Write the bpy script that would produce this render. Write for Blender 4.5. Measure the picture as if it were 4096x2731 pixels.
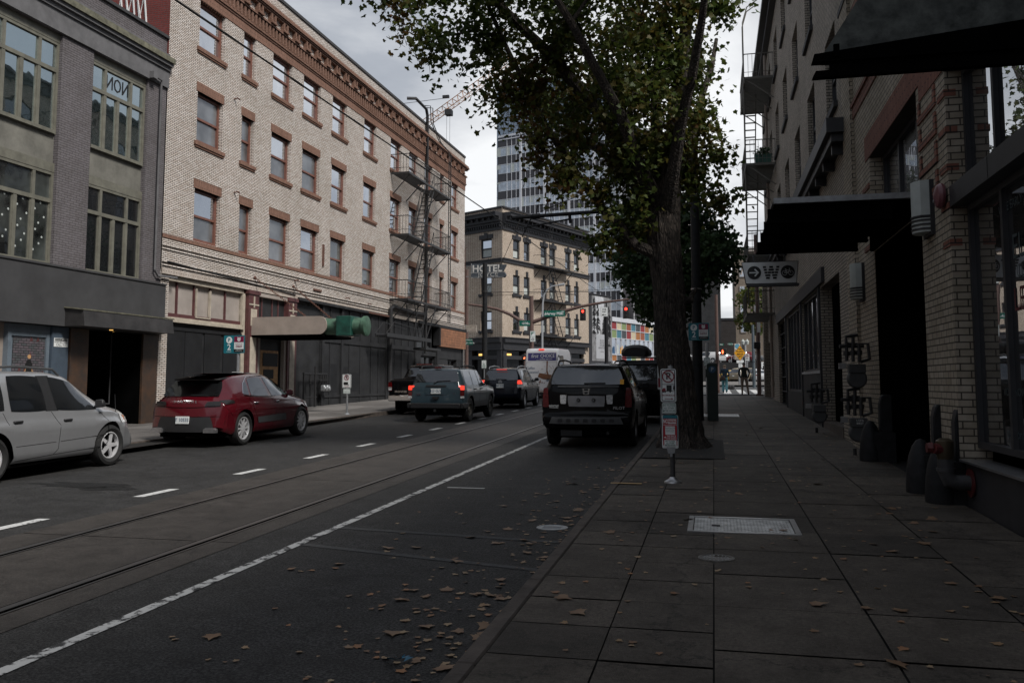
import bpy, bmesh, math, random
import numpy as np
from mathutils import Vector, Matrix
random.seed(7); RNG=np.random.default_rng(7)
D=bpy.data; SC=bpy.context.scene; COL=SC.collection; R=math.radians
for o in list(D.objects): D.objects.remove(o)

# ------------------------------------------------------------------ camera, sky, sun, exposure
SL=0.0191                                   # the street climbs away from the camera
cam=D.cameras.new('camera'); CAM=D.objects.new('camera',cam); COL.objects.link(CAM); SC.camera=CAM
cam.sensor_width=36; cam.lens=3500/4096*36; cam.shift_y=-140.5/4096; cam.clip_start=.05; cam.clip_end=3000
_p,_y=math.atan(305/3500),R(12.952)
_f=Vector((-math.sin(_y)*math.cos(_p),math.cos(_y)*math.cos(_p),math.sin(_p))); _r=Vector((math.cos(_y),math.sin(_y),0)); _u=_r.cross(_f)
CAM.matrix_world=Matrix(((_r.x,_u.x,-_f.x,0),(_r.y,_u.y,-_f.y,0),(_r.z,_u.z,-_f.z,1.6),(0,0,0,1)))
SUN_EL,SUN_AZ=R(47),R(122)
W=D.worlds.new('World'); SC.world=W; W.use_nodes=True
def sky():
    nt=W.node_tree; N=nt.nodes; L=nt.links; N.clear()
    def n(t,**k):
        x=N.new(t)
        for a,b in k.items(): setattr(x,a,b)
        return x
    out=n('ShaderNodeOutputWorld'); bg=n('ShaderNodeBackground'); L.new(bg.outputs[0],out.inputs[0]); bg.inputs[1].default_value=.1
    st=n('ShaderNodeTexSky',sky_type='NISHITA'); st.sun_disc=False; st.sun_elevation=SUN_EL; st.sun_rotation=SUN_AZ; st.dust_density=3
    tc=n('ShaderNodeTexCoord'); sep=n('ShaderNodeSeparateXYZ'); L.new(tc.outputs['Generated'],sep.inputs[0])
    def m(op,a,b=None,c=None):
        x=n('ShaderNodeMath',operation=op)
        for i,v in enumerate((a,b,c)):
            if v is None: continue
            if isinstance(v,(int,float)): x.inputs[i].default_value=v
            else: L.new(v,x.inputs[i])
        return x.outputs[0]
    X,Y,Z=sep.outputs
    zz=m('ADD',m('MAXIMUM',Z,0),.22)
    cb=n('ShaderNodeCombineXYZ'); L.new(m('DIVIDE',X,zz),cb.inputs[0]); L.new(m('DIVIDE',Y,zz),cb.inputs[1])
    nz=n('ShaderNodeTexNoise'); nz.inputs['Scale'].default_value=1.15; nz.inputs['Detail'].default_value=9; nz.inputs['Roughness'].default_value=.55; nz.inputs['Distortion'].default_value=.25
    mp=n('ShaderNodeMapping'); mp.inputs['Location'].default_value=(3.3,1.7,0); L.new(cb.outputs[0],mp.inputs[0]); L.new(mp.outputs[0],nz.inputs['Vector'])
    # thin bright cloud ahead of the camera, thicker grey cloud to the left and overhead
    dot=m('ADD',m('ADD',m('MULTIPLY',X,-.10),m('MULTIPLY',Y,.93)),m('MULTIPLY',Z,.18))
    g=m('MULTIPLY',m('POWER',m('MAXIMUM',dot,0),5),.86)
    left=m('MULTIPLY',m('MAXIMUM',m('MULTIPLY',X,-1),0),m('MAXIMUM',Z,0)); g=m('SUBTRACT',g,m('MULTIPLY',left,.75))
    fac=m('ADD',m('ADD',m('MULTIPLY',m('SUBTRACT',nz.outputs[0],.5),3.0),g),.20)
    cr=n('ShaderNodeValToRGB'); e=cr.color_ramp.elements; e[0].position=.0; e[0].color=(3.4,3.75,4.3,1); e[1].position=1; e[1].color=(10.4,10.5,10.6,1)
    x=cr.color_ramp.elements.new(.4); x.color=(4.7,5.0,5.5,1); x=cr.color_ramp.elements.new(.72); x.color=(8.0,8.15,8.4,1)
    L.new(fac,cr.inputs[0])
    mx=n('ShaderNodeMix',data_type='RGBA'); mx.inputs[0].default_value=.9; L.new(st.outputs[0],mx.inputs[6]); L.new(cr.outputs[0],mx.inputs[7])
    L.new(mx.outputs[2],bg.inputs[0])
sky()
sun=D.lights.new('sun','SUN'); sun.energy=3.9; sun.angle=R(14); sun.color=(1,.965,.92); SO=D.objects.new('sun',sun); COL.objects.link(SO)
_d=Vector((math.sin(SUN_AZ)*math.cos(SUN_EL),math.cos(SUN_AZ)*math.cos(SUN_EL),math.sin(SUN_EL))); SO.rotation_euler=_d.to_track_quat('Z','Y').to_euler(); SO.location=_d*80
SC.view_settings.view_transform='Standard'; SC.view_settings.look='None'; SC.view_settings.exposure=0; SC.view_settings.gamma=1

# ------------------------------------------------------------------ helpers
def gz(y): return SL*y if y<90 else SL*90    # pavement level
class MB:
    def __init__(s,off=(0,0,0)): s.v=[];s.f=[];s.m=[];s.o=off
    def add(s,vs,fs,m=0):
        b=len(s.v); ox,oy,oz=s.o
        s.v+=[(a[0]+ox,a[1]+oy,a[2]+oz) for a in vs]
        for f in fs: s.f.append([b+i for i in f]); s.m.append(m)
        return s
    def box(s,x0,x1,y0,y1,z0,z1,m=0):
        if x0>x1:x0,x1=x1,x0
        if y0>y1:y0,y1=y1,y0
        if z0>z1:z0,z1=z1,z0
        return s.add([(x0,y0,z0),(x1,y0,z0),(x1,y1,z0),(x0,y1,z0),(x0,y0,z1),(x1,y0,z1),(x1,y1,z1),(x0,y1,z1)],[(0,3,2,1),(4,5,6,7),(0,1,5,4),(1,2,6,5),(2,3,7,6),(3,0,4,7)],m)
    def quad(s,a,b,c,d,m=0): return s.add([a,b,c,d],[(0,1,2,3)],m)
    def prism(s,poly,ax,a,b,m=0):
        n=len(poly); mk={'x':lambda p,t:(t,p[0],p[1]),'y':lambda p,t:(p[0],t,p[1]),'z':lambda p,t:(p[0],p[1],t)}[ax]
        vs=[mk(p,a) for p in poly]+[mk(p,b) for p in poly]
        return s.add(vs,[tuple(range(n))[::-1],tuple(range(n,2*n))]+[(i,(i+1)%n,n+(i+1)%n,n+i) for i in range(n)],m)
    def tube(s,pts,r,n=6,m=0,caps=True):
        P=[Vector(p) for p in pts]; k=len(P); rs=r if hasattr(r,'__len__') else [r]*k
        vs=[];prev=None
        for i in range(k):
            t=(P[min(i+1,k-1)]-P[max(i-1,0)])
            if t.length<1e-9: t=Vector((0,0,1))
            t.normalize()
            if prev is None:
                a=Vector((0,0,1)) if abs(t.z)<.9 else Vector((1,0,0)); u=t.cross(a).normalized()
            else: u=(prev-t*prev.dot(t)).normalized()
            prev=u; w=t.cross(u)
            for j in range(n):
                q=2*math.pi*(j+.5)/n; vs.append(P[i]+(u*math.cos(q)+w*math.sin(q))*rs[i])
        fs=[(i*n+j,i*n+(j+1)%n,(i+1)*n+(j+1)%n,(i+1)*n+j) for i in range(k-1) for j in range(n)]
        if caps: fs+=[tuple(range(n))[::-1],tuple((k-1)*n+j for j in range(n))]
        return s.add([tuple(v) for v in vs],fs,m)
    def bar(s,a,b,r,m=0): return s.tube([a,b],r,4,m)
    def lathe(s,prof,c=(0,0,0),ax='z',n=20,m=0,cap=True):
        if len(prof)==2 and abs(prof[0][1]-prof[1][1])<1e-6: cap=False
        vs=[];
        for r,h in prof:
            for j in range(n):
                q=2*math.pi*j/n; x,y=r*math.cos(q),r*math.sin(q)
                p={'z':(x,y,h),'x':(h,x,y),'y':(y,h,x)}[ax]; vs.append((p[0]+c[0],p[1]+c[1],p[2]+c[2]))
        k=len(prof)
        fs=[(i*n+j,i*n+(j+1)%n,(i+1)*n+(j+1)%n,(i+1)*n+j) for i in range(k-1) for j in range(n)]
        if cap and prof[0][0]>1e-6: fs.append(tuple(range(n))[::-1])
        if cap and prof[-1][0]>1e-6: fs.append(tuple((k-1)*n+j for j in range(n)))
        return s.add(vs,fs,m)
    def text(s,t,o,size,right=(1,0,0),up=(0,0,1),m=0,al='CENTER',sx=1,shear=0,bold=0,lift=.003):
        c=D.curves.new('t','FONT'); c.body=t; c.size=size; c.align_x=al; c.align_y='CENTER'; c.shear=shear; c.offset=bold*size; c.resolution_u=2
        ob=D.objects.new('t',c); me=D.meshes.new_from_object(ob); r=Vector(right).normalized(); u=Vector(up).normalized(); nn=r.cross(u); o=Vector(o)
        s.add([tuple(o+r*(v.co.x*sx)+u*v.co.y+nn*lift) for v in me.vertices],[tuple(p.vertices) for p in me.polygons],m)
        D.meshes.remove(me); D.objects.remove(ob); D.curves.remove(c); return s
    def build(s,name,mats,parent=None,ang=35,bevel=0):
        me=D.meshes.new(name); me.from_pydata(s.v,[],s.f)
        mats=mats if isinstance(mats,(list,tuple)) else [mats]
        for x in mats: me.materials.append(x)
        me.polygons.foreach_set('material_index',s.m); me.update()
        if ang: me.polygons.foreach_set('use_smooth',[True]*len(me.polygons)); me.set_sharp_from_angle(angle=R(ang))
        o=D.objects.new(name,me); COL.objects.link(o)
        if parent: o.parent=parent
        if bevel:
            b=o.modifiers.new('b','BEVEL'); b.width=bevel; b.segments=1; b.limit_method='ANGLE'; b.angle_limit=R(50)
        return o
def split(mb,name,mats,parent,**k):
    """each connected piece of the collector becomes a part of its own"""
    par=list(range(len(mb.v)))
    def find(a):
        while par[a]!=a: par[a]=par[par[a]]; a=par[a]
        return a
    for f in mb.f:
        for i in f[1:]: par[find(i)]=find(f[0])
    g={}
    for f,mi in zip(mb.f,mb.m): g.setdefault(find(f[0]),[]).append((f,mi))
    out=[]
    for fs in g.values():
        ids=sorted({i for f,_ in fs for i in f}); ix={i:n for n,i in enumerate(ids)}; b=MB(); b.v=[mb.v[i] for i in ids]; b.f=[[ix[i] for i in f] for f,_ in fs]; b.m=[mi for _,mi in fs]; out.append(b.build(name,mats,parent,**k))
    return out
def tag(o,label=None,cat=None,group=None,kind=None):
    if label: o['label']=label
    if cat: o['category']=cat
    if group: o['group']=group
    if kind: o['kind']=kind
    return o
def thing(name,label,cat,loc=(0,0,0),rz=0,group=None,tilt=0):
    o=D.objects.new(name,None); COL.objects.link(o); o.location=loc; o.rotation_euler=(tilt,0,rz); o.empty_display_size=.3
    return tag(o,label,cat,group)
def struct(o): o['kind']='structure'; return o
def copytree(o,parent=None):
    c=o.copy(); COL.objects.link(c)
    if parent: c.parent=parent
    for ch in list(o.children): copytree(ch,c)
    return c

# ------------------------------------------------------------------ materials (all procedural)
def mat(name,col,rough=.6,metal=0,var=.12,vs=3.,bump=0,bs=60,spec=.5,coat=0,emit=None,es=1,col2=None,island=0,trans=0):
    M=D.materials.new(name); M.use_nodes=True; nt=M.node_tree; N=nt.nodes; L=nt.links; b=N['Principled BSDF']
    b.inputs['Roughness'].default_value=rough; b.inputs['Metallic'].default_value=metal; b.inputs['Specular IOR Level'].default_value=spec
    if coat: b.inputs['Coat Weight'].default_value=coat; b.inputs['Coat Roughness'].default_value=.04
    tc=N.new('ShaderNodeTexCoord')
    nz=N.new('ShaderNodeTexNoise'); nz.inputs['Scale'].default_value=vs; nz.inputs['Detail'].default_value=6; nz.inputs['Roughness'].default_value=.65; L.new(tc.outputs['Object'],nz.inputs['Vector'])
    cr=N.new('ShaderNodeValToRGB'); e=cr.color_ramp.elements; c2=col2 or tuple(min(1,c*(1+var*1.6)) for c in col); c1=tuple(c*(1-var*1.6) for c in col) if not col2 else col
    e[0].position=.3; e[1].position=.7; e[0].color=(*c1,1); e[1].color=(*c2,1)
    fac=nz.outputs[0]
    if island:
        ge=N.new('ShaderNodeNewGeometry'); mm=N.new('ShaderNodeMath'); mm.operation='MULTIPLY_ADD'; L.new(ge.outputs['Random Per Island'],mm.inputs[0]); mm.inputs[1].default_value=island
        s2=N.new('ShaderNodeMath'); s2.operation='MULTIPLY_ADD'; L.new(nz.outputs[0],s2.inputs[0]); s2.inputs[1].default_value=1-island*.5; s2.inputs[2].default_value=-island*.25; L.new(s2.outputs[0],mm.inputs[2]); fac=mm.outputs[0]
    L.new(fac,cr.inputs[0]); L.new(cr.outputs[0],b.inputs['Base Color'])
    if bump:
        n2=N.new('ShaderNodeTexNoise'); n2.inputs['Scale'].default_value=bs; n2.inputs['Detail'].default_value=5; L.new(tc.outputs['Object'],n2.inputs['Vector'])
        bp=N.new('ShaderNodeBump'); bp.inputs['Strength'].default_value=bump; bp.inputs['Distance'].default_value=.02; L.new(n2.outputs[0],bp.inputs['Height']); L.new(bp.outputs[0],b.inputs['Normal'])
    if emit: b.inputs['Emission Color'].default_value=(*emit,1); b.inputs['Emission Strength'].default_value=es
    return M
def brick(name,c1,c2,mortar,bw=.215,bh=.0555,ms=.008,grime=.25,bump=.5,soot=None,vert=False):
    M=D.materials.new(name); M.use_nodes=True; nt=M.node_tree; N=nt.nodes; L=nt.links; b=N['Principled BSDF']; b.inputs['Roughness'].default_value=.85; b.inputs['Specular IOR Level'].default_value=.25
    tc=N.new('ShaderNodeTexCoord'); sp=N.new('ShaderNodeSeparateXYZ'); L.new(tc.outputs['Object'],sp.inputs[0])
    ad=N.new('ShaderNodeMath'); L.new(sp.outputs[0],ad.inputs[0]); L.new(sp.outputs[1],ad.inputs[1])
    cb=N.new('ShaderNodeCombineXYZ')
    if vert: L.new(sp.outputs[2],cb.inputs[0]); L.new(ad.outputs[0],cb.inputs[1])
    else: L.new(ad.outputs[0],cb.inputs[0]); L.new(sp.outputs[2],cb.inputs[1])
    bt=N.new('ShaderNodeTexBrick'); L.new(cb.outputs[0],bt.inputs['Vector']); bt.inputs['Scale'].default_value=1; bt.inputs['Brick Width'].default_value=bw; bt.inputs['Row Height'].default_value=bh; bt.inputs['Mortar Size'].default_value=ms; bt.inputs['Mortar Smooth'].default_value=.2; bt.inputs['Bias'].default_value=-.1
    bt.inputs['Color1'].default_value=(*c1,1); bt.inputs['Color2'].default_value=(*c2,1); bt.inputs['Mortar'].default_value=(*mortar,1)
    nz=N.new('ShaderNodeTexNoise'); nz.inputs['Scale'].default_value=.55; nz.inputs['Detail'].default_value=8; nz.inputs['Roughness'].default_value=.7; L.new(tc.outputs['Object'],nz.inputs['Vector'])
    cr=N.new('ShaderNodeValToRGB'); e=cr.color_ramp.elements; e[0].position=.3; e[1].position=.62; e[0].color=(1-grime,1-grime,1-grime*1.1,1); e[1].color=(1,1,1,1); L.new(nz.outputs[0],cr.inputs[0])
    mx=N.new('ShaderNodeMix'); mx.data_type='RGBA'; mx.blend_type='MULTIPLY'; mx.inputs[0].default_value=1; L.new(bt.outputs['Color'],mx.inputs[6]); L.new(cr.outputs[0],mx.inputs[7])
    # fine speckle so no two bricks are the same tone
    n3=N.new('ShaderNodeTexNoise'); n3.inputs['Scale'].default_value=9; n3.inputs['Detail'].default_value=4; L.new(tc.outputs['Object'],n3.inputs['Vector'])
    c3=N.new('ShaderNodeValToRGB'); e=c3.color_ramp.elements; e[0].position=.32; e[1].position=.68; e[0].color=(.84,.8,.76,1); e[1].color=(1.08,1.06,1.05,1); L.new(n3.outputs[0],c3.inputs[0])
    m2=N.new('ShaderNodeMix'); m2.data_type='RGBA'; m2.blend_type='MULTIPLY'; m2.inputs[0].default_value=.8; L.new(mx.outputs[2],m2.inputs[6]); L.new(c3.outputs[0],m2.inputs[7])
    L.new(m2.outputs[2],b.inputs['Base Color'])
    bp=N.new('ShaderNodeBump'); bp.inputs['Strength'].default_value=bump; bp.inputs['Distance'].default_value=.008; bp.invert=True; L.new(bt.outputs['Fac'],bp.inputs['Height']); L.new(bp.outputs[0],b.inputs['Normal'])
    return M
def glassm(name,dark=(.012,.014,.016),refl=.35,tint=(.92,.95,1),rough=.02,wav=.03,var=.5):
    M=D.materials.new(name); M.use_nodes=True; nt=M.node_tree; N=nt.nodes; L=nt.links; b=N['Principled BSDF']; out=N['Material Output']
    tc=N.new('ShaderNodeTexCoord'); nz=N.new('ShaderNodeTexNoise'); nz.inputs['Scale'].default_value=1.3; nz.inputs['Detail'].default_value=3; L.new(tc.outputs['Object'],nz.inputs['Vector'])
    cr=N.new('ShaderNodeValToRGB'); e=cr.color_ramp.elements; e[0].position=.35; e[1].position=.7; e[0].color=(*[c*(1-var) for c in dark],1); e[1].color=(*[c*(1+var) for c in dark],1); L.new(nz.outputs[0],cr.inputs[0]); L.new(cr.outputs[0],b.inputs['Base Color'])
    b.inputs['Roughness'].default_value=.4; b.inputs['Specular IOR Level'].default_value=.3
    gl=N.new('ShaderNodeBsdfGlossy'); gl.inputs['Color'].default_value=(*tint,1); gl.inputs['Roughness'].default_value=rough
    n2=N.new('ShaderNodeTexNoise'); n2.inputs['Scale'].default_value=1.1; n2.inputs['Detail'].default_value=2; L.new(tc.outputs['Object'],n2.inputs['Vector'])
    bp=N.new('ShaderNodeBump'); bp.inputs['Strength'].default_value=wav; bp.inputs['Distance'].default_value=.2; L.new(n2.outputs[0],bp.inputs['Height']); L.new(bp.outputs[0],gl.inputs['Normal'])
    fr=N.new('ShaderNodeFresnel'); fr.inputs['IOR'].default_value=1.5; ad=N.new('ShaderNodeMath'); ad.operation='ADD'; ad.use_clamp=True; ad.inputs[1].default_value=refl; L.new(fr.outputs[0],ad.inputs[0])
    mx=N.new('ShaderNodeMixShader'); L.new(ad.outputs[0],mx.inputs[0]); L.new(b.outputs[0],mx.inputs[1]); L.new(gl.outputs[0],mx.inputs[2]); L.new(mx.outputs[0],out.inputs[0])
    return M
def masked(name,base,paint,sc=14,thr=.5,soft=.06,rough=.8,det=6):
    """worn paint: two colours split by a noise mask"""
    M=D.materials.new(name); M.use_nodes=True; nt=M.node_tree; N=nt.nodes; L=nt.links; b=N['Principled BSDF']; b.inputs['Roughness'].default_value=rough
    tc=N.new('ShaderNodeTexCoord'); nz=N.new('ShaderNodeTexNoise'); nz.inputs['Scale'].default_value=sc; nz.inputs['Detail'].default_value=det; nz.inputs['Roughness'].default_value=.7; L.new(tc.outputs['Object'],nz.inputs['Vector'])
    cr=N.new('ShaderNodeValToRGB'); e=cr.color_ramp.elements; e[0].position=thr-soft; e[1].position=thr+soft; e[0].color=(*paint,1); e[1].color=(*base,1); L.new(nz.outputs[0],cr.inputs[0]); L.new(cr.outputs[0],b.inputs['Base Color'])
    return M
K={}
def roadmat(name,c1,c2,var=.5,rough=.88,sp=75,isl=0,gum=0):
    """aggregate speckle, broad worn patches and a few hairline cracks"""
    M=D.materials.new(name); M.use_nodes=True; nt=M.node_tree; N=nt.nodes; L=nt.links; b=N['Principled BSDF']; b.inputs['Roughness'].default_value=rough; b.inputs['Specular IOR Level'].default_value=.35
    tc=N.new('ShaderNodeTexCoord'); 
    def nz(sc,d=6): x=N.new('ShaderNodeTexNoise'); x.inputs['Scale'].default_value=sc; x.inputs['Detail'].default_value=d; x.inputs['Roughness'].default_value=.7; L.new(tc.outputs['Object'],x.inputs['Vector']); return x
    def ramp(i,p0,p1,a,c): r=N.new('ShaderNodeValToRGB'); e=r.color_ramp.elements; e[0].position=p0; e[1].position=p1; e[0].color=(*a,1); e[1].color=(*c,1); L.new(i,r.inputs[0]); return r.outputs[0]
    def mul(a,c): x=N.new('ShaderNodeMix'); x.data_type='RGBA'; x.blend_type='MULTIPLY'; x.inputs[0].default_value=1; L.new(a,x.inputs[6]); L.new(c,x.inputs[7]); return x.outputs[2]
    sp=ramp(nz(sp,4).outputs[0],.28 if gum else .41,.76 if gum else .63,c1,c2); pa=ramp(nz(.45,8).outputs[0],.3,.7,(1-var*.6,)*3,(1+var*.5,)*3)
    v=N.new('ShaderNodeTexVoronoi'); v.feature='DISTANCE_TO_EDGE'; v.inputs['Scale'].default_value=.33; w=N.new('ShaderNodeVectorMath'); w.operation='MULTIPLY_ADD'; w.inputs[1].default_value=(.9,.9,.9); L.new(nz(1.7,6).outputs['Color'],w.inputs[0]); L.new(tc.outputs['Object'],w.inputs[2]); L.new(w.outputs[0],v.inputs['Vector'])
    ck=ramp(v.outputs['Distance'],.0,.006,(.35,.35,.35),(1,1,1)); out=mul(mul(sp,pa),ck); out=mul(out,ramp(nz(3.1,6).outputs[0],.33,.6,(.62,.60,.58),(1.08,1.08,1.08)))
    if isl: g=N.new('ShaderNodeNewGeometry'); out=mul(out,ramp(g.outputs['Random Per Island'],0,1,(1-isl*.6,)*3,(1+isl*.35,)*3))
    if gum:
        v2=N.new('ShaderNodeTexVoronoi'); v2.inputs['Scale'].default_value=2.6; L.new(tc.outputs['Object'],v2.inputs['Vector']); out=mul(out,ramp(v2.outputs['Distance'],.045,.06,(.45,.45,.45),(1,1,1)))
        v3=N.new('ShaderNodeTexVoronoi'); v3.inputs['Scale'].default_value=4.3; L.new(tc.outputs['Object'],v3.inputs['Vector']); out=mul(out,ramp(v3.outputs['Distance'],.03,.045,(2.1,2.05,2.0),(1,1,1)))
    L.new(out,b.inputs['Base Color'])
    bp=N.new('ShaderNodeBump'); bp.inputs['Strength'].default_value=.8; bp.inputs['Distance'].default_value=.012; L.new(nz(90,3).outputs[0],bp.inputs['Height']); L.new(bp.outputs[0],b.inputs['Normal']); return M
K['brick_w']=brick('pale_brick',(.78,.73,.69),(.62,.545,.485),(.05,.044,.04),grime=.2,ms=.0105)
K['brick_wv']=brick('pale_brick_soldier',(.66,.60,.55),(.58,.51,.45),(.12,.1,.09),bw=.22,bh=.062,vert=True)
K['brick_r']=brick('red_brick',(.27,.16,.118),(.215,.122,.088),(.1,.06,.05),grime=.2)
K['brick_rv']=brick('red_brick_soldier',(.29,.165,.122),(.225,.127,.092),(.09,.06,.05),bw=.33,bh=.062,grime=.15,vert=True)
K['brick_g']=brick('painted_grey_brick',(.165,.155,.165),(.145,.135,.145),(.075,.07,.075),bw=.21,bh=.062,grime=.25)
K['brick_h']=brick('buff_brick',(.64,.555,.46),(.53,.44,.355),(.10,.08,.07),bw=.23,bh=.07,ms=.012,grime=.15)
K['brick_t']=brick('tan_brick',(.42,.375,.31),(.33,.29,.23),(.075,.065,.055),bw=.235,bh=.083,ms=.0085,grime=.3)
K['brick_tr']=brick('dull_red_brick',(.26,.115,.085),(.21,.09,.065),(.06,.045,.04),bw=.235,bh=.083,ms=.01,grime=.2)
K['brick_trv']=brick('dull_red_brick_soldier',(.26,.115,.085),(.21,.09,.065),(.08,.045,.04),bw=.3,bh=.075,ms=.009,grime=.2,vert=True)
K['brick_gr']=brick('grey_tan_brick',(.40,.36,.31),(.31,.28,.24),(.06,.055,.05),bw=.22,bh=.075,ms=.01,grime=.3)
K['brick_graf']=brick('roof_red_brick',(.2,.045,.04),(.16,.04,.035),(.12,.08,.08),bw=.21,bh=.065)
K['trim_red']=mat('red_brown_paint',(.165,.07,.05),.5,var=.15,vs=6)
K['oxblood']=mat('oxblood_paint',(.085,.03,.03),.55,var=.2,vs=6)
K['sage']=mat('sage_frame_paint',(.145,.14,.112),.5,var=.15,vs=5)
K['stucco']=mat('grey_green_stucco',(.15,.145,.125),.9,var=.22,vs=1.6,bump=.15,bs=40)
K['dkgrey']=mat('dark_grey_render',(.042,.042,.044),.85,var=.15,vs=1.2,bump=.06,bs=30)
K['dkstone']=mat('black_stone_tile',(.032,.03,.03),.5,var=.3,vs=2.5)
K['pgrey']=mat('grey_cornice_paint',(.12,.118,.122),.8,var=.15,vs=3)
K['moss']=mat('mossy_course',(.13,.125,.09),.9,var=.35,vs=6)
K['panel']=mat('dark_panel_paint',(.022,.0225,.024),.65,var=.25,vs=1.5,bump=.03,bs=20,spec=.3)
K['panelb']=mat('dark_panel_touch_up',(.013,.0135,.015),.65,var=.2,vs=2,spec=.3)
K['iron']=mat('black_iron',(.018,.018,.019),.5,var=.2)
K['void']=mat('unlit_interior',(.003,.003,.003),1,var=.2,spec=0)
K['gl_s']=glassm('reflective_shop_glass',dark=(.006,.007,.008),refl=.26,rough=.01,wav=.012)
K['gl_dd']=mat('deep_shop_glass',(.006,.006,.007),.12,var=.5,spec=.18)
K['postg']=mat('dull_grey_post',(.06,.06,.062),.5,metal=.3)
K['beige']=mat('beige_paint',(.33,.29,.26),.7,var=.1,vs=1.5)
K['beige2']=mat('marquee_paint',(.30,.25,.215),.75,var=.1,vs=2.,bump=.1,bs=90)
K['cream']=mat('cream_frame_paint',(.42,.37,.30),.6,var=.16,vs=4)
K['green']=mat('green_duct_paint',(.010,.062,.045),.5,var=.35,vs=3)
K['green2']=mat('faded_green_paint',(.05,.105,.07),.6,var=.35,vs=5)
K['rust']=mat('rusty_chain',(.11,.05,.035),.85,var=.35,vs=20)
K['ply']=mat('plywood',(.42,.24,.11),.75,var=.25,vs=6)
K['wood']=mat('weathered_boards',(.12,.055,.03),.7,vs=3,col2=(.34,.15,.075))
K['blue']=mat('blue_door_paint',(.055,.075,.10),.5,var=.12)
K['bluel']=mat('pale_blue_frame',(.13,.16,.19),.45,var=.1)
K['tileb']=mat('dark_wood_tile',(.03,.026,.024),.45,vs=2.6,col2=(.085,.045,.025))
K['trimblk']=mat('charcoal_trim_paint',(.022,.022,.025),.55,var=.2,vs=3)
K['gl_w']=glassm('window_glass',dark=(.02,.022,.024),refl=.62)
K['gl_f']=glassm('frosted_window_glass',dark=(.11,.115,.12),refl=.10,rough=.2)
K['gl_g']=glassm('green_window_glass',dark=(.02,.032,.032),refl=.58,tint=(.86,.96,.97))
K['gl_gd']=glassm('curtained_window_glass',dark=(.04,.045,.042),refl=.1,var=.95)
K['gl_d']=glassm('dark_shop_glass',dark=(.005,.006,.007),refl=.10,rough=.01,wav=.01)
K['gl_c']=glassm('car_glass',dark=(.004,.005,.006),refl=.05,rough=.01,wav=.0)
K['gl_cl']=glassm('rear_car_glass',dark=(.008,.009,.01),refl=.06,rough=.03,wav=.0)
K['gl_t']=glassm('tower_glass',dark=(.17,.205,.235),refl=.34,rough=.03,var=.7)
K['gl_b']=glassm('blue_tower_glass',dark=(.045,.065,.095),refl=.30,tint=(.8,.9,1),rough=.03)
K['white']=mat('white_paint',(.78,.78,.78),.45,var=.05)
K['blind']=mat('pale_blind',(.42,.45,.43),.8,var=.08)
K['alu']=mat('aluminium_mullion',(.62,.63,.66),.35,metal=.3,var=.05)
K['spandrel']=mat('charcoal_spandrel',(.045,.044,.05),.45,var=.12,vs=.6)
K['steel']=mat('brushed_steel',(.45,.45,.46),.35,metal=.9,var=.12,vs=8)
K['galv']=mat('galvanised_steel',(.32,.33,.34),.45,metal=.6,var=.15,vs=8)
K['asphalt']=roadmat('asphalt',(.003,.003,.003),(.062,.0605,.059),.5,.74,sp=58)
K['asph2']=mat('cross_street_asphalt',(.06,.06,.06),.9,var=.2,vs=30,bump=.5,bs=80)
K['conc']=roadmat('track_concrete',(.030,.026,.0225),(.060,.052,.046),.4,.6,sp=50)
K['slab']=roadmat('pavement_slab',(.045,.037,.029),(.125,.104,.084),.75,.70,sp=38,isl=.5,gum=1)
K['slabl']=mat('left_pavement_slab',(.10,.092,.085),.85,vs=2.,col2=(.17,.158,.148),bump=.2,bs=45,island=.5)
K['joint']=mat('dirty_joint',(.007,.006,.005),.95,var=.3)
K['kerb']=mat('kerb_concrete',(.075,.06,.05),.85,var=.3,vs=4,bump=.3,bs=50)
K['gravel']=mat('tree_pit_gravel',(.016,.015,.014),.95,vs=45,col2=(.06,.056,.052),bump=1,bs=60)
K['line']=masked('worn_road_paint',(.03,.03,.03),(.46,.46,.45),sc=8,thr=.535,soft=.035,det=11)
K['dash']=masked('lane_dash_paint',(.05,.05,.05),(.50,.50,.49),sc=14,thr=.60,soft=.05)
K['yel']=masked('faded_kerb_paint',(.08,.07,.06),(.42,.27,.12),sc=20,thr=.62)
K['rail']=mat('polished_rail',(.16,.15,.145),.42,metal=.9,var=.1)
K['grate']=None
K['rubber']=mat('tyre_rubber',(.012,.012,.012),.75,var=.2,vs=20,bump=.2,bs=60)
K['alloy']=mat('alloy_wheel',(.62,.62,.63),.35,metal=.35,var=.08)
K['alloyd']=mat('dull_steel_wheel',(.16,.15,.13),.5,metal=.6,var=.2)
K['plastic']=mat('black_trim_plastic',(.012,.012,.013),.6,var=.12,vs=10)
K['gplastic']=mat('grey_trim_plastic',(.055,.056,.058),.6,var=.12,vs=10)
K['under']=mat('underbody',(.005,.005,.005),1,var=.2,spec=0)
K['chrome']=mat('chrome',(.7,.7,.7),.1,metal=1,var=.03)
K['redl']=mat('tail_lamp_red',(.085,.003,.004),.12,var=.3,vs=25,spec=.7)
K['redon']=mat('lit_tail_lamp',(.5,.02,.01),.2,emit=(1,.06,.03),es=1.0)
K['amber']=mat('amber_lens',(.35,.1,.02),.15,var=.2)
K['clearl']=mat('clear_lens',(.5,.5,.5),.08,var=.3,vs=30,spec=.8)
K['bark']=None
K['brownp']=mat('brown_pole_paint',(.10,.06,.05),.5,var=.12,vs=5)
K['bpole']=mat('charcoal_pole_paint',(.012,.0125,.014),.6,var=.3,vs=7,spec=.25,bump=.15,bs=60)
K['sgreen']=mat('street_sign_green',(.0,.10,.07),.45,var=.05)
K['swhite']=mat('sign_white',(.72,.74,.73),.45,var=.05)
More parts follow.
